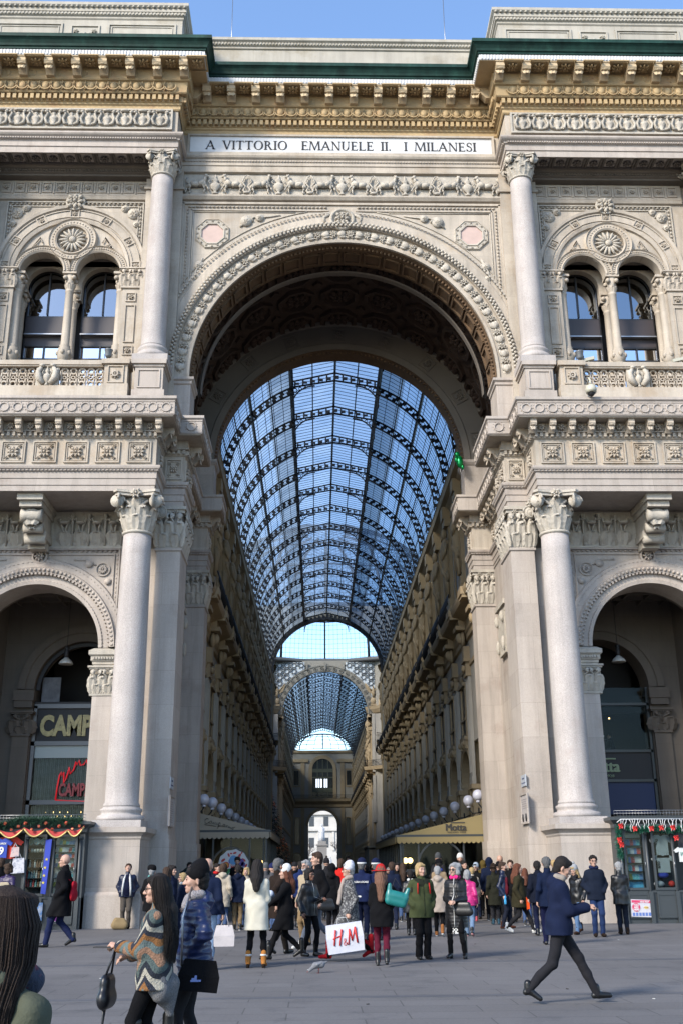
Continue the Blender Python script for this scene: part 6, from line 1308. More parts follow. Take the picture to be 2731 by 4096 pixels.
for i in range(26):
    x = 8.1+i*.085; p = [(x, -3.62, 2.94)]
    for j in range(rnd.randint(2, 5)): p.append((p[-1][0]+rnd.uniform(-.05, .05), -3.63, p[-1][2]-.07))
    m.tube(p, .009, 4)
simple('icicle_lights', m, WHT, 'white icicle light wires dangling from the right kiosk roof', 'string lights')
for s, lb in ((-1, 'wire bird guard standing on the left kiosk roof'), (1, 'wire bird guard standing on the right kiosk roof')):
    m = MB(); x0, x1 = sorted((s*8.0, s*11.7)); m.tube([(x0, -3.3, 3.22), (x1, -3.3, 3.22)], .008, 4); m.tube([(x0, -3.3, 3.14), (x1, -3.3, 3.14)], .006, 4)
    for i in range(40): x = x0+(x1-x0)*i/39; m.tube([(x, -3.3, 3.02), (x, -3.3, 3.22)], .005, 3)
    simple('bird_guard', m, STEEL, lb, 'bird guard')
# ---- shop windows inside the porticoes
sw1 = thing('corner_bar_shopfront', 'dark bar shopfront with gold CAMPARI sign and red outline sign, left portico', 'shopfront', (-10, 4.2, 0))
m = MB(); X0, X1 = -1.84, 1.84
m.box(X0, X0+.13, -.1, .1, 0, 7.6); m.box(X1-.13, X1, -.1, .1, 0, 7.6)
for z in (7.5, 6.1, 3.95, ): m.box(X0, X1, -.1, .1, z, z+.16)
part('steel_frame', m, mat('worn_steel', (.16, .165, .17), .45, metal=.4), sw1)
m = MB(); m.box(X0+.13, X1-.13, .0, .06, 6.26, 7.5); sgn = part('sign_panel', m, BLK, sw1)
m = MB(); fit_text(m, 'CAMPARI', -1.57, 3.05, 6.50, .76, -.03, .05, .045); part('gold_lettering', m, mat('gold_lettering', (.50, .42, .17), .45, var=.35, vscale=9), sgn)
m = MB(); m.box(X0+.13, X1-.13, .02, .06, 5.65, 6.1); part('blue_glass_band', m, mat('pale_blue_glass', (.30, .37, .38), .3), sw1)
m = MB(); n = 70
for i in range(n): x = X0+.13+(X1-X0-.26)*i/n; m.box(x, x+.034, .25+.03*(i % 3), .27+.03*(i % 3), 0, 5.7)
part('string_curtain', m, mat('string_curtain', (.27, .28, .26), .9, var=.3, vscale=4), sw1)
m = MB(); m.box(X0+.13, X1-.13, .04, .05, 0, 5.65); part('pane', m, SHOPG, sw1)
RN = mat('red_sign_tube', (.62, .015, .03), .4, emit=((.9, .02, .03), .15)); m = MB()
m.tube([(-.76, -.08, 4.10), (-.73, -.08, 4.6), (-.68, -.08, 5.0), (-.62, -.08, 5.13), (-.59, -.08, 4.98), (-.53, -.08, 5.12), (-.50, -.08, 4.72), (-.42, -.08, 4.9), (-.33, -.08, 5.3), (-.28, -.08, 5.05), (-.17, -.08, 5.2), (-.10, -.08, 5.5), (-.06, -.08, 5.38), (.02, -.08, 5.55), (.07, -.08, 5.36), (.2, -.08, 5.40), (.28, -.08, 5.56), (.38, -.08, 5.3), (1.0, -.08, 5.1)], .03, 5); m.tube([(-.76, -.08, 4.10), (1.2, -.08, 4.02)], .03, 5); part('skyline_outline', m, RN, sw1)
m = MB(); fit_text(m, 'CAMPARI', -.66, 1.50, 4.26, .46, -.1, .05, .035); part('red_lettering', m, mat('red_letters', (.42, .006, .012), .4), sw1)
m = MB()
for i in range(11): m.ell((-1.2+.13*i+.04*(i % 2), .5, 3.55 if i % 2 else 3.7), .03, 6, 5)
part('candle_bulb', m, WARM, sw1)
m = MB(); m.box(-1.7, -1.0, .3, .32, 7.75, 8.75); part('grey_curtain', m, mat('hanging_curtain', (.22, .23, .25), .9, var=.25, vscale=5), sw1)
m = MB(); m.ring(0, 8.2, [(1.70, -.05), (1.84, -.05), (1.84, .05), (1.70, .05)], 0, pi, 24, True); m.box(X0, X1, -.1, .2, 7.66, 7.74); part('arch_frame', m, BLK, sw1)
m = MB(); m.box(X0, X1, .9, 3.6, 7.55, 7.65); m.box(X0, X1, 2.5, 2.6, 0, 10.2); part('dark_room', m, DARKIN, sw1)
sw2 = thing('corner_cafe_shopfront', 'dark cafe shopfront with pale green Motta sign and blue blind, right portico', 'shopfront', (10, 4.2, 0))
m = MB(); m.box(X0, X0+.10, -.1, .1, 0, 8.2); m.box(X1-.10, X1, -.1, .1, 0, 8.2); m.box(X0, X1, -.1, .1, 4.62, 4.72); m.box(X0, X1, -.1, .1, 5.72, 5.82); m.box(X0, X1, -.1, .1, 7.5, 7.6); part('steel_frame', m, mat('dark_steel', (.06, .065, .065), .4, metal=.5), sw2)
m = MB(); m.box(X0+.1, X1-.1, 0, .06, 4.72, 5.72); sg2 = part('sign_panel', m, BLK, sw2)
m = MB(); [fit_text(m, 'Motta', -.78+d_, 1.22, 5.0, .42, -.03-.1*d_, .04, 0) for d_ in (0, .02, .04, .055)]; m.box(-.42, .36, -.05, -.01, 5.46, 5.51); fit_text(m, 'MILANO 1928', -.80, 1.05, 4.80, .10, -.03, .03, .002); part('green_lettering', m, mat('pale_green_letters', (.28, .36, .20), .5), sg2)
m = MB(); m.box(X0+.1, X1-.1, 0, .04, 3.45, 4.62); part('blue_blind', m, mat('blue_blind', (.012, .028, .10), .6), sw2)
m = MB(); m.box(X0+.1, X1-.1, .02, .03, 5.8, 8.2); part('pane', m, SHOPG, sw2)
m = MB(); m.box(X0, X1, 1.9, 2.0, 0, 10.2); m.box(X0, X1, .1, 2.0, 5.5, 5.6); m.box(X0, X1, .1, .3, 7.2, 7.9); part('dark_room', m, mat('dark_room', (.02, .018, .017), .8), sw2)
m = MB(); [m.ell((x, 1.0, z), .035, 6, 5) for x, z in ((-.35, 7.0), (.55, 7.15), (.9, 7.4))]; part('ceiling_spot', m, WARM, sw2)
# pendants
for s, lb in ((-1, 'white bell pendant lamp hanging in the left portico arch'), (1, 'white bell pendant lamp hanging in the right portico arch')):
    t = thing('pendant_lamp', lb, 'lamp', (s*10.5, 3.0, 0), group='pendant lamps of the porticoes'); m = MB(); m.lathe([(.06, 9.25), (.10, 9.2), (.22, 9.1), (.27, 9.0), (.255, 8.98), (.0, 9.02)], 20); part('shade', m, mat('enamel_white', (.6, .6, .56), .35), t)
    m = MB(); m.lathe([(.05, 9.2), (.09, 9.25), (.09, 9.5), (.05, 9.55), (.12, 9.6), (.04, 9.66)], 12); m.tube([(0, 0, 9.6), (0, 0, 11.6)], .012, 4); part('fitting', m, BLK, t)
# spotlights, cameras, balloon, plaques
for X, Y, Z, lb in ((-8.75, -1.5, 19.46, 'grey floodlight on the balustrade post left of the arch'), (8.8, -1.5, 19.46, 'grey floodlight on the balustrade post right of the arch'), (-5.3, .2, 16.9, 'grey floodlight on the inner cornice of the left pier'), (5.3, .2, 16.9, 'grey floodlight on the inner cornice of the right pier')):
    t = thing('floodlight', lb, 'floodlight', (X, Y, Z), group='floodlights on the facade ledges'); m = MB(); m.lathe([(.08, .1), (.12, .16), (.14, .38), (.16, .40), (.16, .42)], 14); part('housing', m, mat('floodlight_grey', (.25, .27, .29), .4, metal=.5), t); m = MB(); m.box(-.14, .14, -.03, .03, 0, .04); m.tube([(-.13, 0, .02), (-.15, 0, .25)], .012, 4); m.tube([(.13, 0, .02), (.15, 0, .25)], .012, 4); part('yoke', m, BLK, t)
CAMW = mat('camera_ivory', (.55, .53, .42), .4)
t = thing('dome_camera', 'ivory dome security camera hanging before the right circle band', 'camera', (8.55, -3.35, 17.3)); m = MB(); m.tube([(0, .4, .5), (0, .1, .62), (0, 0, .45), (0, 0, .3)], .035, 6); m.lathe([(.04, .3), (.16, .25), (.2, .1), (.18, -.02), (.0, -.02)], 16); part('housing', m, CAMW, t); m = MB(); m.ell((0, 0, -.02), (.13, .13, .13), 12, 8); part('lens_dome', m, BLK, t)
for X, lb in ((9.15, 'ivory bullet security camera beside the right floodlight'), (12.6, 'ivory bullet security camera on the balustrade near the right frame edge')):
    t = thing('bullet_camera', lb, 'camera', (X, -1.4, 19.47), group='bullet cameras on the right balustrade'); m = MB(); m.box(-.25, .25, -.07, .07, .08, .2, RY(-.25)); m.tube([(0, 0, 0), (0, 0, .12)], .03, 6); part('housing', m, CAMW, t); m = MB(); m.box(.25, .27, -.05, .05, .1, .18, RY(-.25)); part('lens', m, BLK, t)
bl = thing('green_balloon', 'crumpled green foil balloon stuck at the right springing of the rear arch', 'balloon', (5.38, 7.0, 18.6)); m = MB(); m.ell((0, 0, .25), (.16, .14, .3), 12, 8); m.ell((-.1, 0, .6), (.12, .1, .14), 10, 6); m.ell((.12, 0, .0), (.08, .08, .14), 8, 6); m.ell((-.15, 0, .35), (.08, .08, .15), 8, 6); part('foil', m, mat('green_foil', (.0, .28, .07), .25, metal=.6), bl); m = MB(); m.tube([(0, 0, -.1), (.05, 0, -.35)], .01, 4); part('string', m, WHT, bl)
PLQ = mat('plaque_marble', (.50, .46, .44), .5, var=.1, vscale=6)
for s in (-1, 1):
    M_ = T(s*5.865, -.5, 0) @ RZ(-s*pi/2); sd = 'left' if s < 0 else 'right'
    t = thing('memorial_plaque', 'framed pinkish memorial plaque on the inner face of the %s front pier' % sd, 'plaque', group='memorial plaques on the front piers'); t.matrix_basis = M_
    m = MB(); m.box(-.55, .55, -.05, 0, 2.98, 3.9); part('slab', m, PLQ, t); m = MB(); frame_rect(m, -.58, .58, 2.95, 3.93, -.05, .06, .03); part('frame', m, STONE, t)
    m = MB(); [m.box(-.38, .38, -.056, -.05, 3.72-.07*i, 3.735-.07*i) for i in range(5 if s > 0 else 10)]; part('inscription_lines', m, mat('faint_inscription', (.30, .26, .25), .7), t)
    if s > 0: m = MB(); [m.lathe([(.10, 0), (.10, .02), (0, .04)], 14, T(x, -.05, 3.15) @ RX(pi/2) @ S(1, 1.3, 1)) for x in (-.28, .25)]; part('bronze_medallion', m, BLK, t)
    t = thing('street_plate', 'small grey street name plate above the %s pier plaque' % sd, 'sign', group='street name plates on the front piers'); t.matrix_basis = M_
    m = MB(); m.box(-.38, .38, -.03, 0, 4.15, 4.52); part('plate', m, mat('plate_grey', (.5, .53, .57), .4), t); m = MB(); m.merge(text_mb('GALLERIA', .08, .004, .0), T(0, -.034, 4.38)); m.merge(text_mb('VITTORIO EMANUELE II', .055, .004, .0), T(0, -.034, 4.24)); part('lettering', m, mat('plate_ink', (.1, .12, .2), .6), t)
# ================= people =================
def snet(prims, vox, k=.025, fold=None, carve=(), lo=None, hi=None):
    """surface of smoothly joined round cones; prims: (p, q, r0, r1, flat-y)"""
    P = []
    for pr in prims:
        p, q, r0, r1 = pr[:4]; f = pr[4] if len(pr) > 4 else 1.0; P.append((np.array(p, float), np.array(q, float), r0, r1, f))
    mn = np.min([np.minimum(p, q)-max(a, b) for p, q, a, b, f in P], axis=0)-2*vox-k; mx = np.max([np.maximum(p, q)+max(a, b) for p, q, a, b, f in P], axis=0)+2*vox+k
    n = np.ceil((mx-mn)/vox).astype(int)+1; ax = [mn[i]+vox*np.arange(n[i]) for i in range(3)]
    D = np.full(n, 1.0, np.float32)
    for p, q, r0, r1, f in P:
        R = max(r0, r1)+4*k+2*vox; a = np.maximum(((np.minimum(p, q)-R-mn)/vox).astype(int), 0); b = np.minimum(((np.maximum(p, q)+R-mn)/vox).astype(int)+2, n)
        X, Y, Z = np.meshgrid(ax[0][a[0]:b[0]], ax[1][a[1]:b[1]], ax[2][a[2]:b[2]], indexing='ij')
        d = q-p; c = p; dy = d[1]/f; L2 = d[0]**2+dy**2+d[2]**2+1e-12; Yl = (Y-c[1])/f
        t = np.clip(((X-c[0])*d[0]+Yl*dy+(Z-c[2])*d[2])/L2, 0, 1)
        dist = (np.sqrt((X-c[0]-t*d[0])**2+(Yl-t*dy)**2+(Z-c[2]-t*d[2])**2)-(r0+(r1-r0)*t))*(.5+.5*min(f, 1))
        s = D[a[0]:b[0], a[1]:b[1], a[2]:b[2]]; h = np.clip(.5+.5*(s-dist)/k, 0, 1); s[...] = s*(1-h)+dist*h-k*h*(1-h)
    for (c, r) in carve:
        X, Y, Z = np.meshgrid(*ax, indexing='ij'); dd = (1-np.sqrt(((X-c[0])/r[0])**2+((Y-c[1])/r[1])**2+((Z-c[2])/r[2])**2))*min(r); D = np.maximum(D, dd)
    if fold:
        X, Y, Z = np.meshgrid(*ax, indexing='ij'); D = D+fold(X, Y, Z)
    if lo is not None: D[:, :, ax[2] < lo] = 1.0
    if hi is not None: D[:, :, ax[2] > hi] = 1.0
    S_ = D < 0; corners = [(i, j, l) for i in (0, 1) for j in (0, 1) for l in (0, 1)]
    sub = lambda A, o: A[o[0]:A.shape[0]-1+o[0], o[1]:A.shape[1]-1+o[1], o[2]:A.shape[2]-1+o[2]]
    cnt = sum(sub(S_, o).astype(np.int8) for o in corners); act = (cnt > 0) & (cnt < 8); idx = np.full(act.shape, -1); cells = np.argwhere(act); idx[act] = np.arange(len(cells))
    acc = np.zeros((len(cells), 3)); num = np.zeros(len(cells)); cv = {o: sub(D, o)[act] for o in corners}
    for a in corners:
        for x in range(3):
            if a[x]: continue
            b = list(a); b[x] = 1; b = tuple(b); da, db = cv[a], cv[b]; m = (da < 0) != (db < 0); t = np.where(m, da/(da-db+1e-12), 0)
            pt = np.array(a, float)[None, :].repeat(len(cells), 0); pt[:, x] = t; acc[m] += pt[m]; num[m] += 1
    V = (cells+acc/num[:, None])*vox+mn
    faces = []
    for x in range(3):
        y, z = (x+1) % 3, (x+2) % 3; sl0 = [slice(None)]*3; sl1 = [slice(None)]*3; sl0[x] = slice(0, -1); sl1[x] = slice(1, None)
        e = S_[tuple(sl0)] != S_[tuple(sl1)]; E = np.argwhere(e); E = E[(E[:, y] > 0) & (E[:, z] > 0) & (E[:, y] < n[y]-1) & (E[:, z] < n[z]-1)]
        ins = S_[tuple(E.T)]; q = []
        for dy_, dz_ in ((0, 0), (1, 0), (1, 1), (0, 1)):
            c = E.copy(); c[:, y] -= dy_; c[:, z] -= dz_; q.append(idx[tuple(c.T)])
        q = np.stack(q, 1); q = q[(q >= 0).all(1)] if (q < 0).any() else q; faces.append(q)
    Fc = np.concatenate(faces); mb = MB(); mb.v = [tuple(v) for v in V.tolist()]; mb.f = [tuple(f) for f in Fc.tolist()]; mb.m = [0]*len(mb.f); mb.s = [True]*len(mb.f)
    return mb
CL = {}
def cloth(c, kind='cloth'):
    key = (tuple(c), kind)
    if key not in CL:
        if max(c) < .2 and kind not in ('skin', 'hair'): c = tuple(q*.6 for q in c)
        CL[key] = mat('%s_%d' % (kind, len(CL)), c, {'leather': .38, 'puffer': .42, 'skin': .55, 'hair': .75}.get(kind, .88), var=.12, vscale=5, bump={'skin': 0, 'leather': .05, 'puffer': .1, 'hair': .35}.get(kind, .2), bscale=60 if kind != 'hair' else 90, spec={'leather': .4, 'puffer': .35, 'skin': .4, 'hair': .25}.get(kind, .12))
    return CL[key]
SKIN = (.50, .30, .22); SKIN_D = (.20, .095, .06); EYE = mat('eye_dark', (.02, .015, .012), .3); LIP = mat('lip', (.40, .15, .13), .5)
JEANS = (.05, .09, .19); NAVY = (.012, .02, .06); BLACK = (.010, .010, .012)
def V3(*a): return np.array(a, float)
def hand_prims(w, d, up, side, curl=.5):
    """palm and five separate fingers from wrist w along d; up = back of the hand"""
    d = d/np.linalg.norm(d); s = np.cross(d, up); s /= np.linalg.norm(s)+1e-9; up = np.cross(s, d); out = []
    out.append((w, w+d*.085, .021, .026, 1)); out.append((w+d*.05-s*.022, w+d*.085-s*.025, .015, .013)); out.append((w+d*.05+s*.022, w+d*.085+s*.025, .015, .013))
    for i, (o, L_) in enumerate(((-.030, .055), (-.010, .07), (.010, .066), (.028, .05))):
        b = w+d*.088+s*o; c = b+(d*cos(curl*.7)-up*sin(curl*.7))*L_*.55; e = c+(d*cos(curl*1.8)-up*sin(curl*1.8))*L_*.5
        out += [(b, c, .0095, .009), (c, e, .009, .0075)]
    tb = w+d*.03-s*.024*side; tc = tb+(d*.6-s*side*.55-up*.35)*.045; te = tc+(d*.9-s*side*.1-up*.3)*.03
    out += [(tb, tc, .012, .0105), (tc, te, .0105, .009)]; return out
def ik(h, a, l1, l2, bend):
    h = np.array(h, float); a = np.array(a, float); v = a-h; L_ = np.linalg.norm(v)
    if L_ > (l1+l2)*.999: a = h+v/L_*(l1+l2)*.999; v = a-h; L_ = np.linalg.norm(v)
    c = (l1*l1-l2*l2+L_*L_)/(2*L_); hh = sqrt(max(0, l1*l1-c*c)); u = v/L_; b = np.array(bend, float); b = b-u*(b@u); b /= np.linalg.norm(b)+1e-9
    return h+u*c+b*hh, a
ARM = {   # elbow bend hint and wrist position (right-hand side x>0 mirrored), relative to a 1.75 m body facing -y
 'down': ((.235, -.03, .90), (.12, 1, 0)), 'pocket': ((.175, -.09, .98), (.55, 1, .1)), 'front': ((.05, -.25, 1.06), (.6, .8, -.3)), 'phone': ((.07, -.33, 1.15), (.4, .5, -.8)),
 'back': ((.23, .20, .94), (.1, 1, 0)), 'fwd': ((.21, -.24, .96), (.1, 1, 0)), 'strap': ((.15, -.12, 1.36), (.6, -.2, -1)), 'raise': ((.12, -.14, 1.58), (.7, -.3, -.6)), 'hip': ((.17, -.04, 1.04), (1, .5, 0)), 'bagside': ((.235, -.03, .89), (.1, 1, 0)), 'reach': ((.18, -.38, 1.02), (1, .5, -.3))}
def person(x, y, H, face, lab, coat=None, legs=None, shoes=None, hair=None, hat=None, scarf=None, arms=('down', 'down'), stride=0.0, w=1.0, skin=SKIN, head=(0, 0), lod=1, glasses=None, heel=0, group=None, z=0.0, lean=0.0, beard=None, belly=0.0, toe=0.0):
    """face: heading in degrees, 0 towards the camera, 90 to the right, -90 to the left, 180 away.  Returns the body (root) object"""
    S_ = H/1.75; vb = (.012, .016, .024, .034)[lod]; hs = []
    hipz = .93; sk = stride
    # legs
    LG = []
    for s in (-1, 1):
        f = sk*.5*(1 if s > 0 else -1)         # forward (towards -y) distance of the ankle
        lift = .085+(heel*.5)+(.10 if f < -.12 else 0.0)*min(1, abs(sk)*1.6); an = V3(s*(.085+toe), -f, lift); hp = V3(s*.085, 0, hipz-.05*abs(sk)); kn, an = ik(hp, an, .435, .43, (0, -1, 0)); LG.append((hp, kn, an, f))
    dz = -.045*abs(sk)
    pel = V3(0, 0, .97+dz); wai = V3(0, -.01-lean*.2, 1.10+dz); che = V3(0, -.0-lean*.6, 1.30+dz); nb = V3(0, .01-lean, 1.47+dz)
    AR = []
    for s, a in zip((-1, 1), arms):
        wr, bd = ARM[a]; sh = V3(s*.150*w, .01-lean*.9, 1.385+dz); wr = V3(s*wr[0]*(w if a in ('down', 'back', 'fwd', 'bagside', 'pocket') else 1), wr[1]-lean*.7, wr[2]+dz); el, wr = ik(sh, wr, .29, .26, (s*bd[0], bd[1], bd[2])); AR.append((sh, el, wr, a))
    hy, hp_ = radians(head[0]), radians(head[1]); R_ = np.array(RZ(hy).to_3x3()) @ np.array(RX(hp_).to_3x3()); nk = nb+V3(0, -.005, .06); hc = nk+R_ @ V3(0, -.018, .095)
    def hd(px, py, pz): return hc+R_ @ V3(px, py, pz)
    HS = 1.075
    def hsc(mb): mb.v = [(nk[0]+(a-nk[0])*HS, nk[1]+(b-nk[1])*HS, nk[2]+(c-nk[2])*HS) for a, b, c in mb.v]; return mb
    # body: one mesh = trunk and limbs, head, hands
    pr = [(pel, wai, .12, .105, .75), (wai, che, .105, .13, .75), (che, nb, .12, .06, .8), (nb, nk, .055, .052)]
    for (sh, el, wr, a) in AR: pr += [(che+(sh-che)*.5, sh, .06, .046), (sh, el, .047, .038), (el, wr, .038, .026)]
    for hp, kn, an, f in LG: pr += [(pel+(hp-pel)*.6, hp, .1, .085), (hp, kn, .070, .044), (kn, kn*.45+an*.55, .044, .042), (kn*.45+an*.55, an, .042, .028)]
    B = snet(pr, max(vb, .022), .03)
    vh = (.0065, .009, .016, .028)[lod]
    hpr = [(nb, nk+V3(0, .0, .03), .052, .050), (hd(0, .018, .045), hd(0, .018, .03), .082, .082, 1.1), (hd(0, -.02, .0), hd(0, -.030, -.055), .066, .050), (hd(0, -.060, -.075), hd(0, -.062, -.078), .026, .026),
           (hd(0, -.083, .015), hd(0, -.104, -.020), .008, .0135), (hd(-.012, -.09, -.022), hd(.012, -.09, -.022), .010, .010), (hd(-.03, -.070, .028), hd(.03, -.070, .028), .017, .017), (hd(-.014, -.080, -.052), hd(.014, -.080, -.052), .0085, .0085), (hd(-.035, -.055, -.015), hd(-.035, -.055, -.016), .025, .025), (hd(.035, -.055, -.015), hd(.035, -.055, -.016), .025, .025)]
    if lod < 3: hpr += [(hd(s*.078, .012, .02), hd(s*.080, .016, -.025), .012, .010) for s in (-1, 1)]
    B.merge(hsc(snet(hpr, vh, .012)))
    if lod < 3:
        for (sh, el, wr, a), s in zip(AR, (-1, 1)):
            if a == 'pocket': continue
            d = wr-el; up = V3(s*.9, 0, .4) if a in ('down', 'back', 'fwd', 'bagside') else V3(0, -.3, 1)
            if a in ('down', 'back', 'fwd', 'bagside'): d = d*.3+V3(0, 0, -.2)
            B.merge(snet([tuple(v) for v in hand_prims(wr, d, up, -s if a in ('down', 'back', 'fwd', 'bagside') else s, 1.2 if a in ('bagside', 'phone', 'strap') else .6)], (.0055, .007, .011)[lod], .006))
    E_ = MB(); B_, B = B, E_; B.mi = 1
    for s in (-1, 1): B.ell(tuple(hd(s*.031, -.083, .012)), (.0095, .005, .006), 6, 4)
    for s in (-1, 1): B.tube([tuple(hd(s*.015, -.089, .032)), tuple(hd(s*.032, -.088, .036)), tuple(hd(s*.047, -.078, .030))], .0035, 4)
    B.mi = 2; B.ell(tuple(hd(0, -.088, -.052)), (.020, .006, .006), 8, 4); B = B_; hsc(E_); B.merge(E_)
    B.v = [(a*S_, b*S_, c*S_) for a, b, c in B.v]
    root = B.build('person', [cloth(skin, 'skin'), EYE, LIP]); root.location = (x, y, z); root.rotation_euler = (0, 0, radians(face)); tag(root, lab, 'person', group)
    def add(mb, name, m, label=None):
        if name in ('hair', 'hat', 'beard', 'glasses', 'hat_band', 'pompom'): hsc(mb)
        mb.v = [(a*S_, b*S_, c*S_) for a, b, c in mb.v]; o = mb.build(name, m, root)
        if label: o['label'] = label
        return o
    rnd = random.Random(hash(lab) & 0xffff if False else sum(map(ord, lab))); ph = [rnd.uniform(0, 6) for _ in range(6)]
    def folds(a, fz=0.0):
        def f(X, Y, Z):
            v = a*(np.sin(X*34+Z*21+ph[0]+2*np.sin(Z*9+ph[1]))*.5+np.sin(Y*31-Z*27+ph[2]+1.5*np.sin(X*17+ph[3]))*.5)
            if fz: v = v+fz*np.abs(np.sin(Z*pi/.062+ph[4]))
            return v
        return f
    # trousers / skirt
    if legs:
        wd = legs.get('w', 1.0); pr = [(pel+V3(0, 0, .03), pel, .115*w, .12*w, .8)]; top = legs.get('cut', 0)
        for hp, kn, an, f in LG: pr += [(pel+(hp-pel)*.5, hp+V3(0, 0, -.03), .10*w, .094*w), (hp, kn, .094*w, .068*wd), (kn, kn*.5+an*.5, .066*wd, .060*wd), (kn*.5+an*.5, an+V3(0, -.004, -.025), .060*wd, .054*wd*legs.get('hem', 1.0))]
        add(snet(pr, vb, .03, folds(.0045), lo=top if top else .045), legs.get('name', 'trousers'), legs['m'])
    if shoes:
        for (hp, kn, an, f), s in zip(LG, (-1, 1)):
            tp = .55 if f < -.12 and sk > .3 else 0; an = an-V3(0, 0, heel*.0)
            toev = V3(s*.02, -.165*cos(tp), -.045-.155*sin(tp)*.9-(heel*.5)); hl = an+V3(0, .03, -.045); t = an+toev
            pr = [(hl, an+V3(0, -.03, -.035), .039, .043), (an+V3(0, -.03, -.04), t, .043, .031), (an, an+V3(0, 0, shoes.get('h', .06)), .049, .052 if shoes.get('h', 0) > .12 else .046)]
            if shoes.get('h', 0) > .2: pr.append((an+V3(0, 0, .05), an+(kn-an)*min(1, shoes['h']/.4), .046, .060))
            sh = snet(pr, vb*.7, .015, lo=None); so_ = add(sh, 'shoe', shoes['m'])
            if heel: m = MB(); m.lathe([(.028, -.09-heel*.5), (.034, -.05)], 8, T(*(an+V3(0, .035, 0)))); add(m, 'heel', shoes.get('hm', shoes['m']))
            if shoes.get('sole'): m = snet([(hl+V3(0, 0, -.028), t+V3(0, 0, -.014), .033, .029)], vb*.7, .01, hi=float(hl[2]-.012) if not tp else None); m.v = [(a, b, c) for a, b, c in m.v]; add(m, 'sole', shoes['sole'])
    # coat
    if coat:
        ln = coat.get('len', .84); th = coat.get('th', .022); fl = coat.get('flare', 1.0); hem = V3(0, .015, ln+dz*.5)
        wv = coat.get('waist', 1.0); pr = [(nb+V3(0, 0, -.06), nb+V3(0, .0, .0), .068, .060)]; rr = (.125*w+th)*fl
        for s in (-1, 1):
            o = V3(s*.045*w, 0, 0); pr += [(wai+o, che+o+V3(0, 0, .02), ((.108*w+th)+belly*.5)*wv, (.112*w+th), .85), (che+o, nb+V3(s*.03, 0, -.08), .108*w+th, .065+th*.5, .82), (pel+o, wai+o, (.118*w+th)*fl**.5+belly*.8, ((.108*w+th)+belly)*wv, .9), (pel+o, hem+V3(s*.06*w, 0, -.12), (.125*w+th)*fl**.5, rr*1.04, .9+.12*abs(sk))]
        if ln < .7 and abs(sk) > .2:
            for hp, kn, an, f in LG: g_ = min(1, (.9-ln)/.42); pr.append((hp, hp+(kn-hp)*g_, .11*w+th, .10*w+th))
        if ln < .78: pr.append((pel, hem+V3(0, 0, -.12), (.125*w+th)*fl**.5, rr*1.04, .95))
        for (sh, el, wr, a) in AR:
            pr += [(che+(sh-che)*.35+V3(0, 0, .03), sh, .07+th*.4, .048+th*.7), (sh, el, .050*w**.5+th*.7, .044+th*.6), (el, wr+(el-wr)*.04, .044+th*.6, .037+th*.5)]
        if coat.get('hood'): pr += [(nb+V3(-.07, .075, .0), nb+V3(.07, .075, .0), .05, .05), (nb+V3(0, .10, -.03), nb+V3(0, .08, .03), .07, .05)]
        if coat.get('collar', 1): pr += [(nb+V3(0, .01, .01), nb+V3(0, .005, .045), .070, .072)]
        if coat.get('up'): pr += [(nb+V3(0, .0, .02), hc+V3(0, .03, .02), .085, .105), (hc+V3(0, .02, .03), hc+V3(0, .03, .05), .105, .11)]
        cv = [((0, hd(0, -.12, 0)[1], hc[2]), (.075, .09, .11))] if coat.get('up') else ()
        mb = snet(pr, vb, coat.get('k', .035), folds(coat.get('f', .006), coat.get('q', 0)), carve=cv, lo=ln+dz*.5); co_ = add(mb, coat.get('name', 'coat'), coat['m'])
        if coat.get('zip'):
            A_ = np.array(mb.v)/S_; fr = []
            for zz in np.linspace(nb[2]+.03, ln+.03, 12):
                q_ = A_[(abs(A_[:, 0]) < .03) & (abs(A_[:, 2]-zz) < .03)]
                if len(q_): fr.append((0, float(q_[:, 1].min())-.003, float(zz)))
            m = MB(); m.tube(fr, coat.get('zw', .006), 4); add(m, 'zip', coat['zip'])
        if coat.get('inner'):                      # open front showing what is worn beneath
            m = snet([(che+V3(0, -.03, .06), wai+V3(0, -.045, -.02), .10*w+th*.3, .115*w+th+belly, .9), (wai+V3(0, -.045, 0), pel+V3(0, -.045, .02), .112*w+th+belly, .115*w+th, .9)], vb, .02, folds(.003)); add(m, 'jumper', coat['inner'])
            if coat.get('lining'):
                for s in (-1, 1): m = MB(); m.tube([tuple(nb+V3(s*.055, -.05, -.0)), tuple(che+V3(s*.085, -.15*w, .05)), tuple(wai+V3(s*.115, -.165-belly, 0)), (s*.12, -.16, ln+.03)], [.022, .03, .028, .02], 6); add(m, 'lining', coat['lining'])
    if legs and legs.get('skirt'):
        m = MB(); m.lathe([(.15*w, .62), (.175*w, legs['skirt'])], 22, S(1, .9, 1), caps=False); add(m, 'skirt', legs['sm'])
    if scarf:
        m = snet([(nb+V3(-.05, -.045, .035), nb+V3(.05, -.045, .035), .045, .045), (nb+V3(-.055, .03, .04), nb+V3(.055, .03, .04), .042, .042), (nb+V3(-.065, -.03, .03), nb+V3(-.065, .03, .045), .042, .042), (nb+V3(.065, -.03, .03), nb+V3(.065, .03, .045), .042, .042)]+([(nb+V3(-.06, -.08, .0), nb+V3(.05, -.1, -.06), .05, .05)] if scarf.get('big') else [])+([(nb+V3(.05, -.11, .0), che+V3(.07, -.17, -.05), .035, .04), (che+V3(.07, -.17, -.05), wai+V3(.08, -.19, -.05), .04, .045)] if scarf.get('tail') else []), vb, .02, folds(.005)); add(m, 'scarf', scarf['m'])
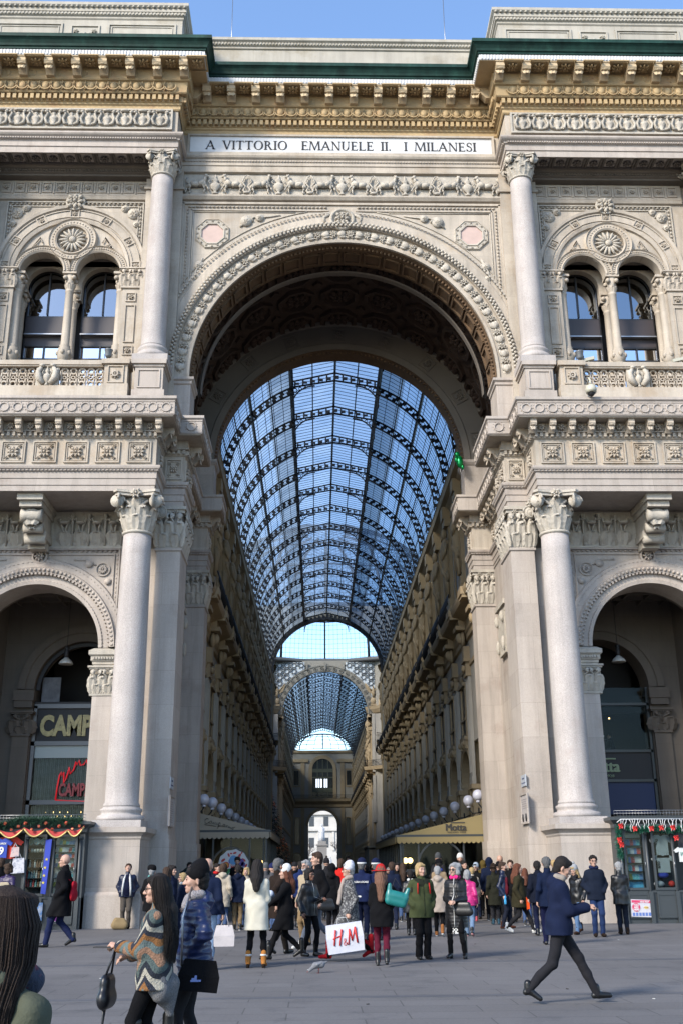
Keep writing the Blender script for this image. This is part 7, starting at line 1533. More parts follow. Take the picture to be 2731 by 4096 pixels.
    if hair:
        st = hair.get('style', 'short'); Q = lambda a, b, c: hd(a, b, c)
        pr = [(Q(0, .026, .052), Q(0, .022, .05), .092, .092)]; carve = [(tuple(hd(0, -.10, -.02)), (.085, .078, .095))] if st != 'none' else ()
        if st in ('short', 'bob', 'long', 'curly', 'pony'): pr += [(Q(0, .05, .0), Q(0, .055, -.03), .075, .06), (Q(-.03, -.055, .09), Q(.03, -.055, .09), .028, .028)]
        if st == 'bob' or st == 'curly': pr += [(Q(s*.055, .01, .03), Q(s*.075, .0, -.055), .045, .036) for s in (-1, 1)]+[(Q(0, .055, 0), Q(0, .065, -.07), .08, .062)]
        if st == 'long': pr += [(Q(s*.055, .01, .03), Q(s*.070, .03, -.07), .042, .042) for s in (-1, 1)]+[(Q(s*.070, .03, -.07), nb+V3(s*.085, .04, -.10), .042, .03) for s in (-1, 1)]+[(Q(0, .055, 0), nb+V3(0, .085, -.02), .078, .075), (nb+V3(0, .085, -.02), nb+V3(0, .12, -.18*hair.get('l', 1)), .09, .055)]
        if st == 'curly': pr += [(Q(.07*sin(k), .03+.05*cos(k), .07*sin(k*2.3)+.03), Q(.075*sin(k)+.005, .03+.05*cos(k), .07*sin(k*2.3)+.03), .05, .05) for k in range(7)]
        ga = .0008 if lod == 0 else .0035; fz = (lambda X, Y, Z: ga*np.sin(X*150+ph[0]+2*np.sin(Z*30))+ga*.5*np.sin(Y*170+Z*40)) if st != 'curly' else (lambda X, Y, Z: .007*np.sin(X*120+ph[0])*np.sin(Y*110+ph[1])*np.sin(Z*125+ph[2]))
        hm_ = snet(pr, vh, .02, fz, carve=carve)
        if lod == 0 and st == 'long':
            L2 = .10+.2*hair.get('l', 1)
            for _ in range(1500):
                a = rnd.gauss(0, 1.0); a = max(-2.2, min(2.2, a)); sa, ca = sin(a), cos(a); u = rnd.uniform(.98, 1.12); w1, w2 = rnd.uniform(-.02, .02), rnd.uniform(-.03, .03); d_ = rnd.uniform(.6, 1.05)*L2
                hm_.tube([Q(.02*sa, .02, .143), Q(.075*sa*u, .022+.075*ca*u, .105), Q(.104*sa*u, .022+.104*ca*u, .02), Q(.108*sa*u+w1*.4, .035+.100*ca*u, -.09), nb+V3(.125*sa+w1, .075+.07*ca+w2*.4, -.05), nb+V3(.11*sa+w2, .095+.07*ca+w1, -.05-d_*.6), nb+V3(.10*sa+w1+w2, .10+.06*ca, -.05-d_)], [.0012, .0019, .0019, .0019, .0019, .0016, .0006], 3, caps=False)
        add(hm_, 'hair', hair['m'])
    if beard: add(snet([(hd(-.04, -.06, -.05), hd(0, -.078, -.072), .022, .022), (hd(.04, -.06, -.05), hd(0, -.078, -.072), .022, .022)], vh, .01), 'beard', beard)
    if hat:
        ty = hat.get('type', 'beanie'); Q = hd
        if ty == 'beanie': mb = snet([(Q(0, .02, .065), Q(0, .03, .09), .099, .090), (Q(0, .03, .1), Q(0, .05, .13*hat.get('tall', .9)), .075, .05)], vh, .02, (lambda X, Y, Z: .0012*np.sin(X*260)), lo=None, carve=[(tuple(hd(0, -.08, -.06)), (.12, .12, .09))])
        elif ty == 'cap': mb = snet([(Q(0, .02, .07), Q(0, .02, .085), .098, .100), (Q(-.03, -.10, .055), Q(.03, -.10, .055), .022, .022)], vh, .02, lo=float(hc[2]+.035))
        elif ty == 'brim': mb = snet([(Q(0, .02, .07), Q(0, .02, .10), .098, .085)], vh, .01, lo=float(hc[2]+.04)); mb.lathe([(.09, 0), (.16, .004), (.165, .014), (.09, .02)], 24, T(*Q(0, .015, .05)))
        elif ty == 'beret': mb = snet([(Q(-.03, .03, .10), Q(.04, .035, .105), .085, .085), (Q(0, .02, .075), Q(0, .02, .08), .098, .098)], vh, .02, lo=float(hc[2]+.045))
        add(mb, 'hat', hat['m'])
        if hat.get('band'): m = MB(); m.lathe([(.102, 0), (.106, .012), (.102, .03)], 24, T(*Q(0, .02, .048)), caps=False); add(m, 'hat_band', hat['band'])
        if hat.get('pom'): m = MB(); m.ell(tuple(Q(0, .04, .20)), .035, 10, 7); add(m, 'pompom', hat['m'])
    if glasses:
        m = MB()
        for s in (-1, 1): m.ring(0, 0, [(.014 if glasses == 'clear' else .0, -.002), (.020, -.002), (.020, .002), (.014 if glasses == 'clear' else .0, .002)], 0, 2*pi, 12, True, M=T(*hd(s*.032, -.096, .012)) @ RZ(hy)); m.tube([tuple(hd(s*.05, -.092, .018)), tuple(hd(s*.078, .0, .018))], .003, 4)
        m.tube([tuple(hd(-.014, -.099, .016)), tuple(hd(.014, -.099, .016))], .003, 4); add(m, 'glasses', EYE)
    root['J'] = 0; del root['J']
    J = dict(wl=AR[0][2]*S_, wr=AR[1][2]*S_, nb=nb*S_, che=che*S_, wai=wai*S_, pel=pel*S_, hc=hc*S_, S=S_, ll=LG[0][2]*S_, lr=LG[1][2]*S_)
    return root, J
def held(root, name, lab, cat, group=None):
    """thing carried by a person: its own top-level object in the person's frame"""
    t = thing(name, lab, cat, tuple(root.location), root.rotation_euler.z, group); return t
def H_(xd, yd, Y):      # point seen at photo pixel (of 1568x2352) in the plane Y -> X, Z
    d = Fv*2352+R2*(xd-784)+U2*(1176-yd); t = (Y-cy_)/d.y; return cx_+t*d.x, cz_+t*d.z
C_ = lambda r, g, b, k='cloth': cloth((r, g, b), k)
bk = C_(.007, .007, .009); bkp = C_(.016, .016, .019, 'puffer'); bl_ = C_(.012, .012, .013, 'leather'); nv = C_(.010, .018, .05); nvp = C_(.010, .02, .065, 'puffer'); dk = C_(.03, .03, .035); gr = C_(.12, .12, .13); je = C_(.06, .10, .20); dj = C_(.02, .03, .07); ol = C_(.06, .06, .03); bei = C_(.42, .36, .28); wh = C_(.62, .62, .60); br = C_(.035, .022, .015); kh = C_(.22, .15, .08); red = C_(.45, .02, .02)
hb = C_(.012, .009, .008, 'hair'); hbr = C_(.045, .025, .015, 'hair'); hgr = C_(.28, .28, .28, 'hair'); hbl = C_(.38, .27, .13, 'hair'); hau = C_(.12, .04, .02, 'hair'); hdg = C_(.10, .10, .10, 'hair')
SH, SO = dict(m=bl_), dict(m=bl_, sole=wh)
def P(xd, yt, Y, face, lab, **k):
    X, H = H_(xd, yt, Y); return person(X, Y, H-k.pop('up', .0), face, lab, **k)
CZ = mat('chevron_fur', (.3, .3, .3), .9, bump=.8, bscale=70)
def pattern_zigzag(m, scale):
    t = m.node_tree; N = t.nodes; L = t.links; p = N['Principled BSDF']; tc = N.new('ShaderNodeTexCoord'); sp = N.new('ShaderNodeSeparateXYZ'); L.new(tc.outputs['Object'], sp.inputs[0])
    def mth(op, a, b=None):
        n = N.new('ShaderNodeMath'); n.operation = op
        for i, v in enumerate((a, b)):
            if v is None: continue
            if isinstance(v, (int, float)): n.inputs[i].default_value = v
            else: L.new(v, n.inputs[i])
        return n.outputs[0]
    no = N.new('ShaderNodeTexNoise'); no.inputs['Scale'].default_value = 14; L.new(tc.outputs['Object'], no.inputs['Vector'])
    xy = mth('ADD', sp.outputs[0], mth('MULTIPLY', sp.outputs[1], .9)); pp = mth('PINGPONG', mth('ADD', xy, 5.0), .11); v = mth('ADD', mth('MULTIPLY', mth('SUBTRACT', mth('MULTIPLY', pp, 1.3), sp.outputs[2]), scale), mth('MULTIPLY', no.outputs[0], .04)); fr = mth('FRACT', v)
    r = N.new('ShaderNodeValToRGB'); r.color_ramp.interpolation = 'CONSTANT'; e = r.color_ramp.elements
    cols = [(.50, .47, .38), (.015, .02, .035), (.30, .13, .035), (.15, .20, .19), (.36, .20, .12), (.10, .14, .13), (.012, .018, .03)]
    while len(e) < len(cols): e.new(.5)
    for i, c in enumerate(cols): e[i].position = i/len(cols); e[i].color = (*[q*ALB for q in c], 1)
    L.new(fr, r.inputs[0]); L.new(r.outputs[0], p.inputs['Base Color'])
pattern_zigzag(CZ, 2.7)
LACE = mat('patterned_coat', (.035, .035, .04), .8, alt=((.30, .30, .29), 34, .50, .9)); CHK = mat('checked_skirt', (.5, .5, .48), .8)
t = CHK.node_tree; ck = t.nodes.new('ShaderNodeTexChecker'); ck.inputs['Scale'].default_value = 34; ck.inputs[1].default_value = (.5, .5, .48, 1); ck.inputs[2].default_value = (.02, .02, .02, 1); tcn = t.nodes.new('ShaderNodeTexCoord'); t.links.new(tcn.outputs['Object'], ck.inputs[0]); t.links.new(ck.outputs[0], t.nodes['Principled BSDF'].inputs['Base Color'])
HERR = mat('herringbone_scarf', (.34, .32, .33), .9, bump=.8, bscale=50, alt=((.16, .15, .16), 60, .52, .8))
def bag_mb(w, h, d, top=.8, r=.02):
    m = MB(); vs = [(-w/2, -d/2, 0), (w/2, -d/2, 0), (w/2, d/2, 0), (-w/2, d/2, 0), (-w/2*1.04, -d/2*1.1, h*.5), (w/2*1.04, -d/2*1.1, h*.5), (w/2*1.04, d/2*1.1, h*.5), (-w/2*1.04, d/2*1.1, h*.5), (-w/2*top, -d/2*.5, h), (w/2*top, -d/2*.5, h), (w/2*top, d/2*.5, h), (-w/2*top, d/2*.5, h)]
    m.add(vs, [(3, 2, 1, 0), (0, 1, 5, 4), (1, 2, 6, 5), (2, 3, 7, 6), (3, 0, 4, 7), (4, 5, 9, 8), (5, 6, 10, 9), (6, 7, 11, 10), (7, 4, 8, 11), (8, 9, 10, 11)]); return m
def bag(root, name, lab, cat, x, y, z, w, h, d, m, strap=None, sm=None, rz=0, tilt=0, soft=False):
    t = held(root, name, lab, cat); q = MB(); M = T(x, y, z) @ RZ(rz) @ RY(tilt)
    if soft: q.merge(snet([((-w*.3, 0, h*.3), (w*.3, 0, h*.3), h*.3, h*.3, d/h), ((-w*.22, 0, h*.72), (w*.22, 0, h*.72), h*.24, h*.24, d/h)], .014, .04), M)
    else: q.merge(bag_mb(w, h, d), M)
    part('bag_body', q, m, t)
    if strap: s_ = MB(); [s_.tube(p, .010, 5) for p in strap]; part('strap', s_, sm or m, t)
    return t
# --- foreground
p, J = P(22, 2058, -32.15, 150, 'dark-haired woman in olive green jacket cropped at the lower left corner, closest to us', coat=dict(m=C_(.14, .155, .11), len=.72, hood=1, f=.014), legs=dict(m=bk), shoes=SH, hair=dict(m=C_(.022, .013, .009, 'hair'), style='long', l=1.5), scarf=dict(m=mat('plaid_scarf', (.02, .03, .06), .9, alt=((.35, .03, .03), 14, .55, .9), bump=.5), big=1, tail=1), lod=0)
p, J = P(366, 2011, -26.2, -97, 'woman in chevron striped fur jacket with long dark hair and glasses, walking left', coat=dict(m=CZ, len=.78, th=.036, f=.008, k=.035, flare=1.06), legs=dict(m=bk, w=.92), shoes=dict(m=bl_, h=.42), hair=dict(m=hb, style='long', l=1.35), arms=('front', 'phone'), stride=.25, glasses='clear', lod=0, head=(16, 2))
m = snet([((-.06, .02, .82), (-.07, .08, .66), .135, .10, .8), ((.06, .02, .82), (.07, .08, .70), .135, .10, .8), ((-.02, .12, .74), (-.02, .14, .52), .09, .03)], .014, .04, lambda X, Y, Z: .006*np.sin(X*40+Z*8)); o = m.build('long_jumper', mat('grey_marl_knit', (.16, .16, .165), .9, speck=.4, sscale=120, bump=.6, bscale=90), p)
sc = J['S']
bag(p, 'handbag', 'black leather bucket handbag with brass rings carried by the fur jacket woman', 'handbag', .0, -.40, .55, .27, .29, .19, C_(.012, .013, .018, 'leather'), [[(-.08, -.40, .8), (-.03, -.36, 1.0), (.04, -.33, 1.03), (.08, -.40, .8)], [(0, -.40, .62), (.05, -.42, .35), (-.04, -.44, .22), (.02, -.42, .33), (.08, -.40, .6)]], soft=True)
ph = held(p, 'phone', 'black smartphone held by the fur jacket woman', 'phone'); q = MB(); q.box(-.035, .035, -.075, .075, -.005, .005, T(.07*sc, -.44, 1.13*sc)); part('case', q, BLK, ph)
p, J = P(455, 1991, -25.7, -82, 'woman in shiny navy puffer jacket with black beanie and grey herringbone scarf', coat=dict(m=C_(.018, .035, .13, 'puffer'), len=.80, th=.05, q=.012, k=.04, hood=1, f=.008), legs=dict(m=dk, w=.9), shoes=SH, hair=dict(m=hb, style='short'), hat=dict(m=bk, type='beanie', tall=1.1), scarf=dict(m=HERR, big=1, tail=0), arms=('front', 'hip'), stride=.2, lod=0)
bag(p, 'shoulder_bag', 'black suede shoulder bag with small blue emblem on the navy puffer woman', 'handbag', .26, .02, .66, .34, .25, .09, bk, [[(.24, -.12, .86), (.18, -.12, 1.25), (.05, -.05, 1.5), (-.1, .05, 1.3)]], STEEL, rz=pi/2, tilt=.1)
q = MB(); q.box(.312, .318, -.04, .05, .74, .755, T(0, 0, 0)); q.box(.312, .318, -.005, .015, .755, .79); q.box(.312, .318, -.03, .0, .755, .77); o = q.build('blue_emblem', mat('emblem_blue', (.15, .22, .5), .5), bpy.data.objects['shoulder_bag'])
p, J = person(2.04, -21.42, 1.79, 84, 'man in navy hooded jacket striding right and looking down at his phone', coat=dict(m=C_(.013, .022, .065), len=.80, th=.04, hood=1, f=.009, k=.045), legs=dict(m=C_(.03, .03, .036), w=.95), shoes=dict(m=bl_, h=.05), hair=dict(m=hb), arms=('phone', 'phone'), stride=.88, lod=0, head=(0, 24), scarf=dict(m=C_(.30, .26, .22)), lean=.05)
ph = held(p, 'phone', 'phone in the hands of the striding man in navy', 'phone'); q = MB(); q.box(-.035, .035, -.07, .07, -.005, .005, T(0, -.46, 1.13) @ RX(.4)); part('case', q, BLK, ph)
# --- middle distance, from left to right
p, J = P(152, 1962, -10.34, -92, 'bald man in long black coat and blue trousers walking left with a red backpack', coat=dict(m=bk, len=.58, th=.035), legs=dict(m=C_(.02, .03, .10)), shoes=SH, hair=None, arms=('pocket', 'pocket'), stride=.5, glasses='clear', lod=1, w=1.08)
bag(p, 'backpack', 'red backpack worn by the bald man in black', 'backpack', 0, .25, .97, .30, .46, .20, C_(.42, .015, .03), [[(.12, .2, 1.42), (.13, -.02, 1.5), (.13, -.14, 1.3), (.16, .05, 1.05)]], soft=True)
p, J = P(296, 1985, -3.2, 4, 'man in navy quilted jacket with white lining standing against the left pedestal', coat=dict(m=nvp, len=.86, th=.035, q=.006, inner=C_(.010, .015, .05), lining=wh), legs=dict(m=C_(.14, .12, .10)), shoes=dict(m=br), hair=dict(m=hbr), arms=('pocket', 'pocket'), head=(0, -18), lod=1, w=1.1, belly=.02)
sb = tag(MB().merge(snet([((-.13, 0, .12), (.13, 0, .12), .12, .12, .7), ((-.1, 0, .24), (.1, 0, .24), .09, .07, .7)], .018, .05)).build('satchel', C_(.26, .19, .10)), 'tan canvas satchel on the ground at the feet of the man by the pedestal', 'bag'); sb.location = (-6.78, -3.45, 0)
P(22, 1986, -5.2, 170, 'curly-haired woman in purple quilted jacket at the left kiosk', coat=dict(m=C_(.035, .015, .10, 'puffer'), len=.75, q=.006, th=.035), legs=dict(m=bk), shoes=SH, hair=dict(m=hbr, style='curly'), lod=1); BP = bpy.context.scene.objects[-1] if False else None
pp_ = [o for o in COL.objects if o.get('label', '').startswith('curly-haired woman in purple')][0]; bag(pp_, 'backpack', 'beige drawstring backpack on the woman in purple', 'backpack', 0, .20, .95, .28, .42, .12, C_(.40, .34, .24), soft=True)
P(4, 1973, -4.6, -150, 'bearded man looking into the left kiosk at the left frame edge', coat=dict(m=bk, len=.8), legs=dict(m=dj), shoes=SH, hair=dict(m=hbr), beard=hbr, lod=2)
P(351, 1993, -6.2, 160, 'person in black beret and teal scarf with black backpack near the left pier', coat=dict(m=bk, len=.6, th=.04), legs=dict(m=bk), shoes=SH, hair=dict(m=hgr), hat=dict(m=bk, type='beret'), scarf=dict(m=C_(.12, .32, .30), big=1), lod=1)
P(384, 1994, -9.5, 175, 'woman with very long brown hair behind the fur jacket woman', coat=dict(m=nv, len=.6), legs=dict(m=dj), shoes=dict(m=kh, h=.15), hair=dict(m=hbr, style='long', l=1.6), lod=1)
P(397, 1990, -7.0, 60, 'woman with curly black hair in navy coat by the left pier', coat=dict(m=nv, len=.6), legs=dict(m=je), shoes=SH, hair=dict(m=hb, style='curly'), lod=1)
P(421, 2007, -9.0, -70, 'short blonde woman with glasses and white scarf facing left', coat=dict(m=nv, len=.75), legs=dict(m=dj), shoes=dict(m=C_(.30, .12, .05), h=.15), hair=dict(m=hbl, style='bob'), scarf=dict(m=wh), glasses='clear', lod=1)
P(437, 1982, 1.5, 20, 'dark-haired woman in dark green coat with red scarf raising a hand to her hair', coat=dict(m=C_(.01, .03, .03), len=.6), legs=dict(m=bk), shoes=SH, hair=dict(m=hb, style='bob'), scarf=dict(m=red, big=1), arms=('raise', 'down'), lod=2)
P(458, 1978, 4.0, 180, 'dark-haired man seen from behind under the arch at left', coat=dict(m=ol, len=.8), legs=dict(m=bk), shoes=SH, hair=dict(m=hb), lod=2)
p, J = P(478, 1974, -16.4, 172, 'broad man with shaved head in navy jumper and light washed jeans, seen from behind', coat=dict(m=C_(.010, .02, .06), len=.86, th=.02, hood=0), legs=dict(m=mat('washed_jeans', (.16, .26, .42), .85, alt=((.32, .42, .55), 6, .5, .7), bump=.3, bscale=60), w=1.1), shoes=dict(m=C_(.012, .015, .04), sole=wh), hair=None, w=1.2, lod=1, arms=('bagside', 'bagside'))
bag(p, 'tote_bag', 'white tote bag hanging from the hand of the man in navy and jeans', 'bag', -.32, -.05, .38, .34, .34, .10, C_(.60, .55, .54), [[(-.40, -.05, .70), (-.34, -.05, .93), (-.26, -.05, .70)]], rz=.3)
P(499, 1985, -2.0, 60, 'short-haired person in navy with red collar left of the beige hooded coat', coat=dict(m=nv, len=.7), legs=dict(m=bk), shoes=SH, hair=dict(m=hb), scarf=dict(m=red), lod=2)
P(514, 1985, -4.6, 176, 'dark-haired person in beige hooded coat and jeans seen from behind', coat=dict(m=bei, len=.62, th=.03, hood=1), legs=dict(m=je), shoes=SO, hair=dict(m=hbr, style='bob'), lod=1)
P(548, 1988, -4.4, 178, 'person in navy parka with fur hood and tan trousers seen from behind', coat=dict(m=nv, len=.74, th=.04, hood=1), legs=dict(m=kh), shoes=SO, hair=dict(m=hb), scarf=dict(m=mat('fur_trim', (.10, .07, .05), .9, bump=.9, bscale=50), big=1), lod=1, stride=.1)
P(546, 1969, 4.5, 4, 'bearded man in black in front of the festive window sticker', coat=dict(m=bk, len=.8), legs=dict(m=bk), shoes=SH, hair=dict(m=hb), beard=hb, head=(0, 20), lod=2)
P(567, 1994, -3.0, -20, 'small blond person in cream collar behind the cream coat woman', coat=dict(m=bei, len=.7), legs=dict(m=je), shoes=SH, hair=dict(m=hbl, style='bob'), lod=2)
p, J = P(592, 1978, -16.0, 178, 'woman in cream white coat and black leggings with tan heeled boots, seen from behind', coat=dict(m=C_(.60, .57, .47), len=.60, th=.018, flare=1.15, waist=.92, f=.004), legs=dict(m=bk, w=.86), shoes=dict(m=C_(.42, .17, .04), h=.12, hm=br), heel=.07, hair=dict(m=hb, style='long', l=.9), arms=('front', 'front'), lod=1, toe=.05)
for s in (-1, 1):
    q = MB(); q.lathe([(.05, .19), (.062, .205), (.05, .225)], 12, T(s*.13*J['S'], 0, 0)); q.build('fleece_cuff', wh, p)
P(611, 1986, -3.0, 175, 'person in grey beanie photographing behind the cream coat woman', coat=dict(m=gr, len=.8), legs=dict(m=bk), shoes=SH, hat=dict(m=C_(.16, .17, .18)), lod=2, arms=('raise', 'raise'))
P(627, 1988, -5.0, 120, 'person in blue baseball cap behind the man in brown', coat=dict(m=gr, len=.8), legs=dict(m=je), shoes=SH, hat=dict(m=C_(.02, .03, .12), type='cap'), lod=2)
p, J = P(640, 1972, -13.2, 128, 'grey-haired man in dark brown coat walking away behind the white beanie woman', coat=dict(m=C_(.035, .022, .016), len=.66, th=.03), legs=dict(m=C_(.022, .018, .016)), shoes=SH, hair=dict(m=hdg), stride=.55, arms=('back', 'fwd'), lod=1)
p, J = P(657, 1988, -14.4, -84, 'woman in white knitted beanie and long black coat walking left with a white parcel', coat=dict(m=bk, len=.56, th=.028), legs=dict(m=bk, w=.86), shoes=dict(m=bl_, h=.16), hair=dict(m=hau, style='long', l=.9), hat=dict(m=wh), stride=.66, arms=('front', 'reach'), lod=1)
t = held(p, 'parcel', 'white plastic wrapped parcel under the arm of the white beanie woman', 'parcel'); q = snet([((-.08, -.26, 1.08), (.10, -.30, 1.18), .085, .07)], .014, .03); part('wrap', q, mat('parcel_white', (.55, .6, .7), .5), t)
P(677, 1985, 0.5, 180, 'person in dark cap among the crowd behind the brown coat man', coat=dict(m=bk, len=.8), legs=dict(m=bk), shoes=SH, hat=dict(m=dk, type='cap'), lod=2)
P(691, 1980, -3.5, -170, 'short-haired man in blue jacket behind the grey-bearded man', coat=dict(m=C_(.02, .04, .15), len=.8), legs=dict(m=bk), shoes=SH, hair=dict(m=hb), lod=2)
P(703, 1978, -10.6, -38, 'grey-bearded man with glasses in beige coat and khaki trousers', coat=dict(m=C_(.36, .29, .20), len=.66), legs=dict(m=kh), shoes=SH, hair=dict(m=hgr), beard=hgr, glasses='clear', lod=1)
P(711, 1996, -13.7, 48, 'young woman with glasses in black jacket turning right, in front of the tall man', coat=dict(m=bkp, len=.80, th=.03, zip=STEEL, zw=.004), legs=dict(m=bk, w=.88), shoes=dict(m=bl_, h=.2), hair=dict(m=hb, style='bob'), glasses='clear', skin=SKIN_D, lod=1, stride=.2, arms=('down', 'phone'))
p, J = P(729, 1956, -12.0, -68, 'tall young man in black jacket and grey jeans walking left', coat=dict(m=bk, len=.74, th=.03), legs=dict(m=C_(.14, .16, .20), w=.9), shoes=dict(m=wh), hair=dict(m=hbr), stride=.75, lod=1)
bag(p, 'shoulder_bag', 'grey nylon shoulder bag on the tall young man', 'bag', .27, .12, .78, .34, .26, .14, C_(.06, .055, .05, 'puffer'), [[(.2, .1, 1.0), (.1, .05, 1.45), (-.05, -.08, 1.42)]], rz=pi/2, soft=True)
P(750, 1975, 2.0, 180, 'person in dark pompom beanie right of the tall young man', coat=dict(m=dk, len=.8), legs=dict(m=bk), shoes=SH, hat=dict(m=dk, pom=1), lod=2)
P(762, 1985, -6.5, 176, 'person in black hooded coat seen from behind beside the tall man', coat=dict(m=bk, len=.6, hood=1, up=1), legs=dict(m=bk), shoes=SH, lod=2)
P(783, 1974, -.5, 150, 'brown-haired woman in bright red jacket under the arch', coat=dict(m=C_(.55, .02, .015), len=.8), legs=dict(m=bk), shoes=SH, hair=dict(m=hbr, style='bob'), lod=2)
P(799, 1968, 20, 0, 'distant man in dark coat above the white turban woman', coat=dict(m=bk, len=.8), legs=dict(m=bk), shoes=SH, hair=dict(m=hb), lod=3)
p, J = P(800, 1980, -14.7, -84, 'woman in patterned grey coat, white cap, beige scarf and red boots striding left', coat=dict(m=LACE, len=.50, th=.03, flare=1.1), legs=dict(m=bk), shoes=dict(m=C_(.32, .01, .015), h=.22), hair=dict(m=hgr), hat=dict(m=mat('white_print_cap', (.62, .62, .66), .8, alt=((.1, .1, .25), 11, .60, .8)), tall=1.0), scarf=dict(m=C_(.36, .30, .26), tail=1), stride=.85, arms=('down', 'bagside'), glasses='clear', lod=1, w=1.05)
t = held(p, 'shopping_bag', 'large white paper H&M shopping bag carried by the woman in red boots', 'shopping bag'); M = T(.36, -.10, .17) @ RZ(pi/2) @ RY(-.12)
q = MB(); q.merge(bag_mb(.66, .50, .12, 1.0), M); part('paper_body', q, mat('white_paper', (.66, .67, .74), .5, bump=.3, bscale=6), t); q = MB(); q.tube([tuple(M @ Vector(v)) for v in ((-.12, 0, .49), (-.09, 0, .60), (.06, 0, .60), (.10, 0, .49))], .008, 5); part('handle', q, wh, t)
q = MB(); HM = mat('hm_red', (.62, .02, .015), .5)
def stk(pts, r=.014): q.tube([tuple(M @ Vector((x*1.15, -.071, z*1.15-.03))) for x, z in pts], r, 5)
stk([(-.19, .15), (-.145, .38)], .016); stk([(-.10, .14), (-.045, .38)], .016); stk([(-.20, .25), (-.05, .29)], .011); stk([(.028, .135), (-.028, .205), (-.022, .232), (.0, .232), (.002, .208), (-.034, .17), (-.03, .14), (-.008, .135), (.022, .175)], .0065)
stk([(.04, .14), (.075, .37)], .013); stk([(.075, .37), (.105, .19)], .016); stk([(.105, .19), (.17, .39)], .012); stk([(.17, .39), (.185, .15)], .018)
part('red_logo', q, HM, t)
pc = dict(coat=dict(m=C_(.014, .025, .09), len=.84, th=.03), legs=dict(m=C_(.010, .016, .05)), shoes=SH, hair=dict(m=hdg), lod=1)
for xd, X_, lb, fc in ((830, 1975, 'police officer in navy uniform reading POLIZIA LOCALE, left one of the pair', 160), (862, 1976, 'police officer in navy uniform, right one of the pair beside the red hat', 175)):
    p, J = P(xd, X_, -9.3, fc, lb, hat=dict(m=C_(.012, .02, .07), type='cap', band=wh), group='pair of police officers', up=.02, **pc)
    q = MB(); q.lathe([(.185, .965), (.188, .985), (.185, 1.01)], 24, S(1, .82, 1), caps=False); q.build('white_belt', wh, p)
    if xd == 830: q = MB(); q.merge(text_mb('POLIZIA LOCALE', .055, .004, .002), T(0, .165, 1.30) @ RZ(pi)); q.build('back_lettering', wh, p)
p, J = P(873, 1988, -16.0, 176, 'woman with red hat, long brown hair, black coat and maroon trousers, seen from behind', coat=dict(m=bk, len=.68, th=.03), legs=dict(m=C_(.16, .015, .04), w=.95), shoes=dict(m=bl_, h=.12), hair=dict(m=C_(.16, .08, .05, 'hair'), style='long', l=1.5), hat=dict(m=red, type='brim'), stride=.3, arms=('hip', 'front'), lod=1, head=(0, 30), heel=.03)
q = MB(); q.merge(snet([((-.12, 0, .09), (.12, 0, .09), .08, .08, .8), ((-.13, 0, .17), (.13, 0, .17), .08, .08, .8), ((-.15, 0, .22), (-.17, 0, .34), .05, .035, .9), ((.15, 0, .22), (.17, 0, .34), .05, .035, .9), ((-.06, 0, .2), (.06, 0, .2), .07, .07, .8)], .012, .03), T(-.24, .17, .98) @ RY(-.25) @ RZ(.1)); t = held(p, 'teal_tote', 'teal rubber tote bag on the shoulder of the red hat woman', 'handbag'); part('bag_body', q, mat('teal_rubber', (.012, .18, .17), .35), t); q = MB(); q.tube([(-.38, .15, 1.28), (-.26, .05, 1.46), (-.17, .16, 1.24)], .011, 5); part('handle', q, BLK, t)
P(899, 1982, -5.0, 170, 'man in navy jacket behind the teal tote bag', coat=dict(m=nv, len=.76), legs=dict(m=dj), shoes=SH, hair=dict(m=hbr), lod=2)
P(911, 1984, 0.5, -10, 'dark-haired woman under the gold awning at left', coat=dict(m=bk, len=.7), legs=dict(m=je), shoes=SO, hair=dict(m=hb, style='bob'), lod=2)
P(924, 1984, -.5, 180, 'long-haired woman in black and white top near the gold pavilion', coat=dict(m=bk, len=.8), legs=dict(m=je), shoes=SO, hair=dict(m=hbr, style='long', l=1.1), scarf=dict(m=wh, big=1), lod=2)
P(941, 2001, -7.5, 175, 'person in black padded coat with white collar left of the green jacket woman', coat=dict(m=bkp, len=.6, q=.005, th=.04), legs=dict(m=bk), shoes=SH, hair=dict(m=hb), scarf=dict(m=wh), lod=2)
p, J = P(964, 1985, -14.7, 14, 'short-haired blonde woman in two-tone olive jacket with hands in pockets', coat=dict(m=C_(.085, .105, .045), len=.76, th=.04, f=.008, zip=C_(.04, .05, .03), flare=1.05), legs=dict(m=bk, w=1.12, hem=1.2), shoes=SH, hair=dict(m=hbl, style='bob'), arms=('pocket', 'pocket'), lod=1, w=1.12, head=(10, 0))
q = snet([((-.13*1, .01, 1.40), (.13, .01, 1.40), .085, .085, 1.1), ((-.15, .01, 1.36), (-.16, .0, 1.25), .085, .08), ((.15, .01, 1.36), (.16, 0, 1.25), .085, .08), ((-.05, -.02, 1.36), (.05, -.02, 1.36), .12, .12)], .016, .04, lo=1.22); q.v = [(a*J['S'], b*J['S'], c*J['S']) for a, b, c in q.v]; q.build('dark_yoke', C_(.03, .035, .022), p)
q = MB(); [q.tube([(s*.115, -.155, 1.40*J['S']), (s*.125, -.175, 1.2*J['S'])], .013, 4) for s in (-1, 1)]; q.build('red_strap', red, p)
P(1003, 1990, -8.1, 172, 'grey-haired woman in beige hooded coat walking away beside the olive jacket woman', coat=dict(m=C_(.36, .30, .25), len=.60, th=.035, hood=1), legs=dict(m=bk, w=.9), shoes=dict(m=C_(.30, .12, .04), sole=wh, h=.12), hair=dict(m=hgr, style='short'), stride=.45, lod=1)
P(1006, 1978, -3.0, -175, 'person in tan coat and dark brimmed cap under the gold awning', coat=dict(m=C_(.28, .20, .12), len=.6), legs=dict(m=bk), shoes=SH, hair=dict(m=hb), hat=dict(m=bk, type='cap'), scarf=dict(m=C_(.03, .05, .35)), lod=2)
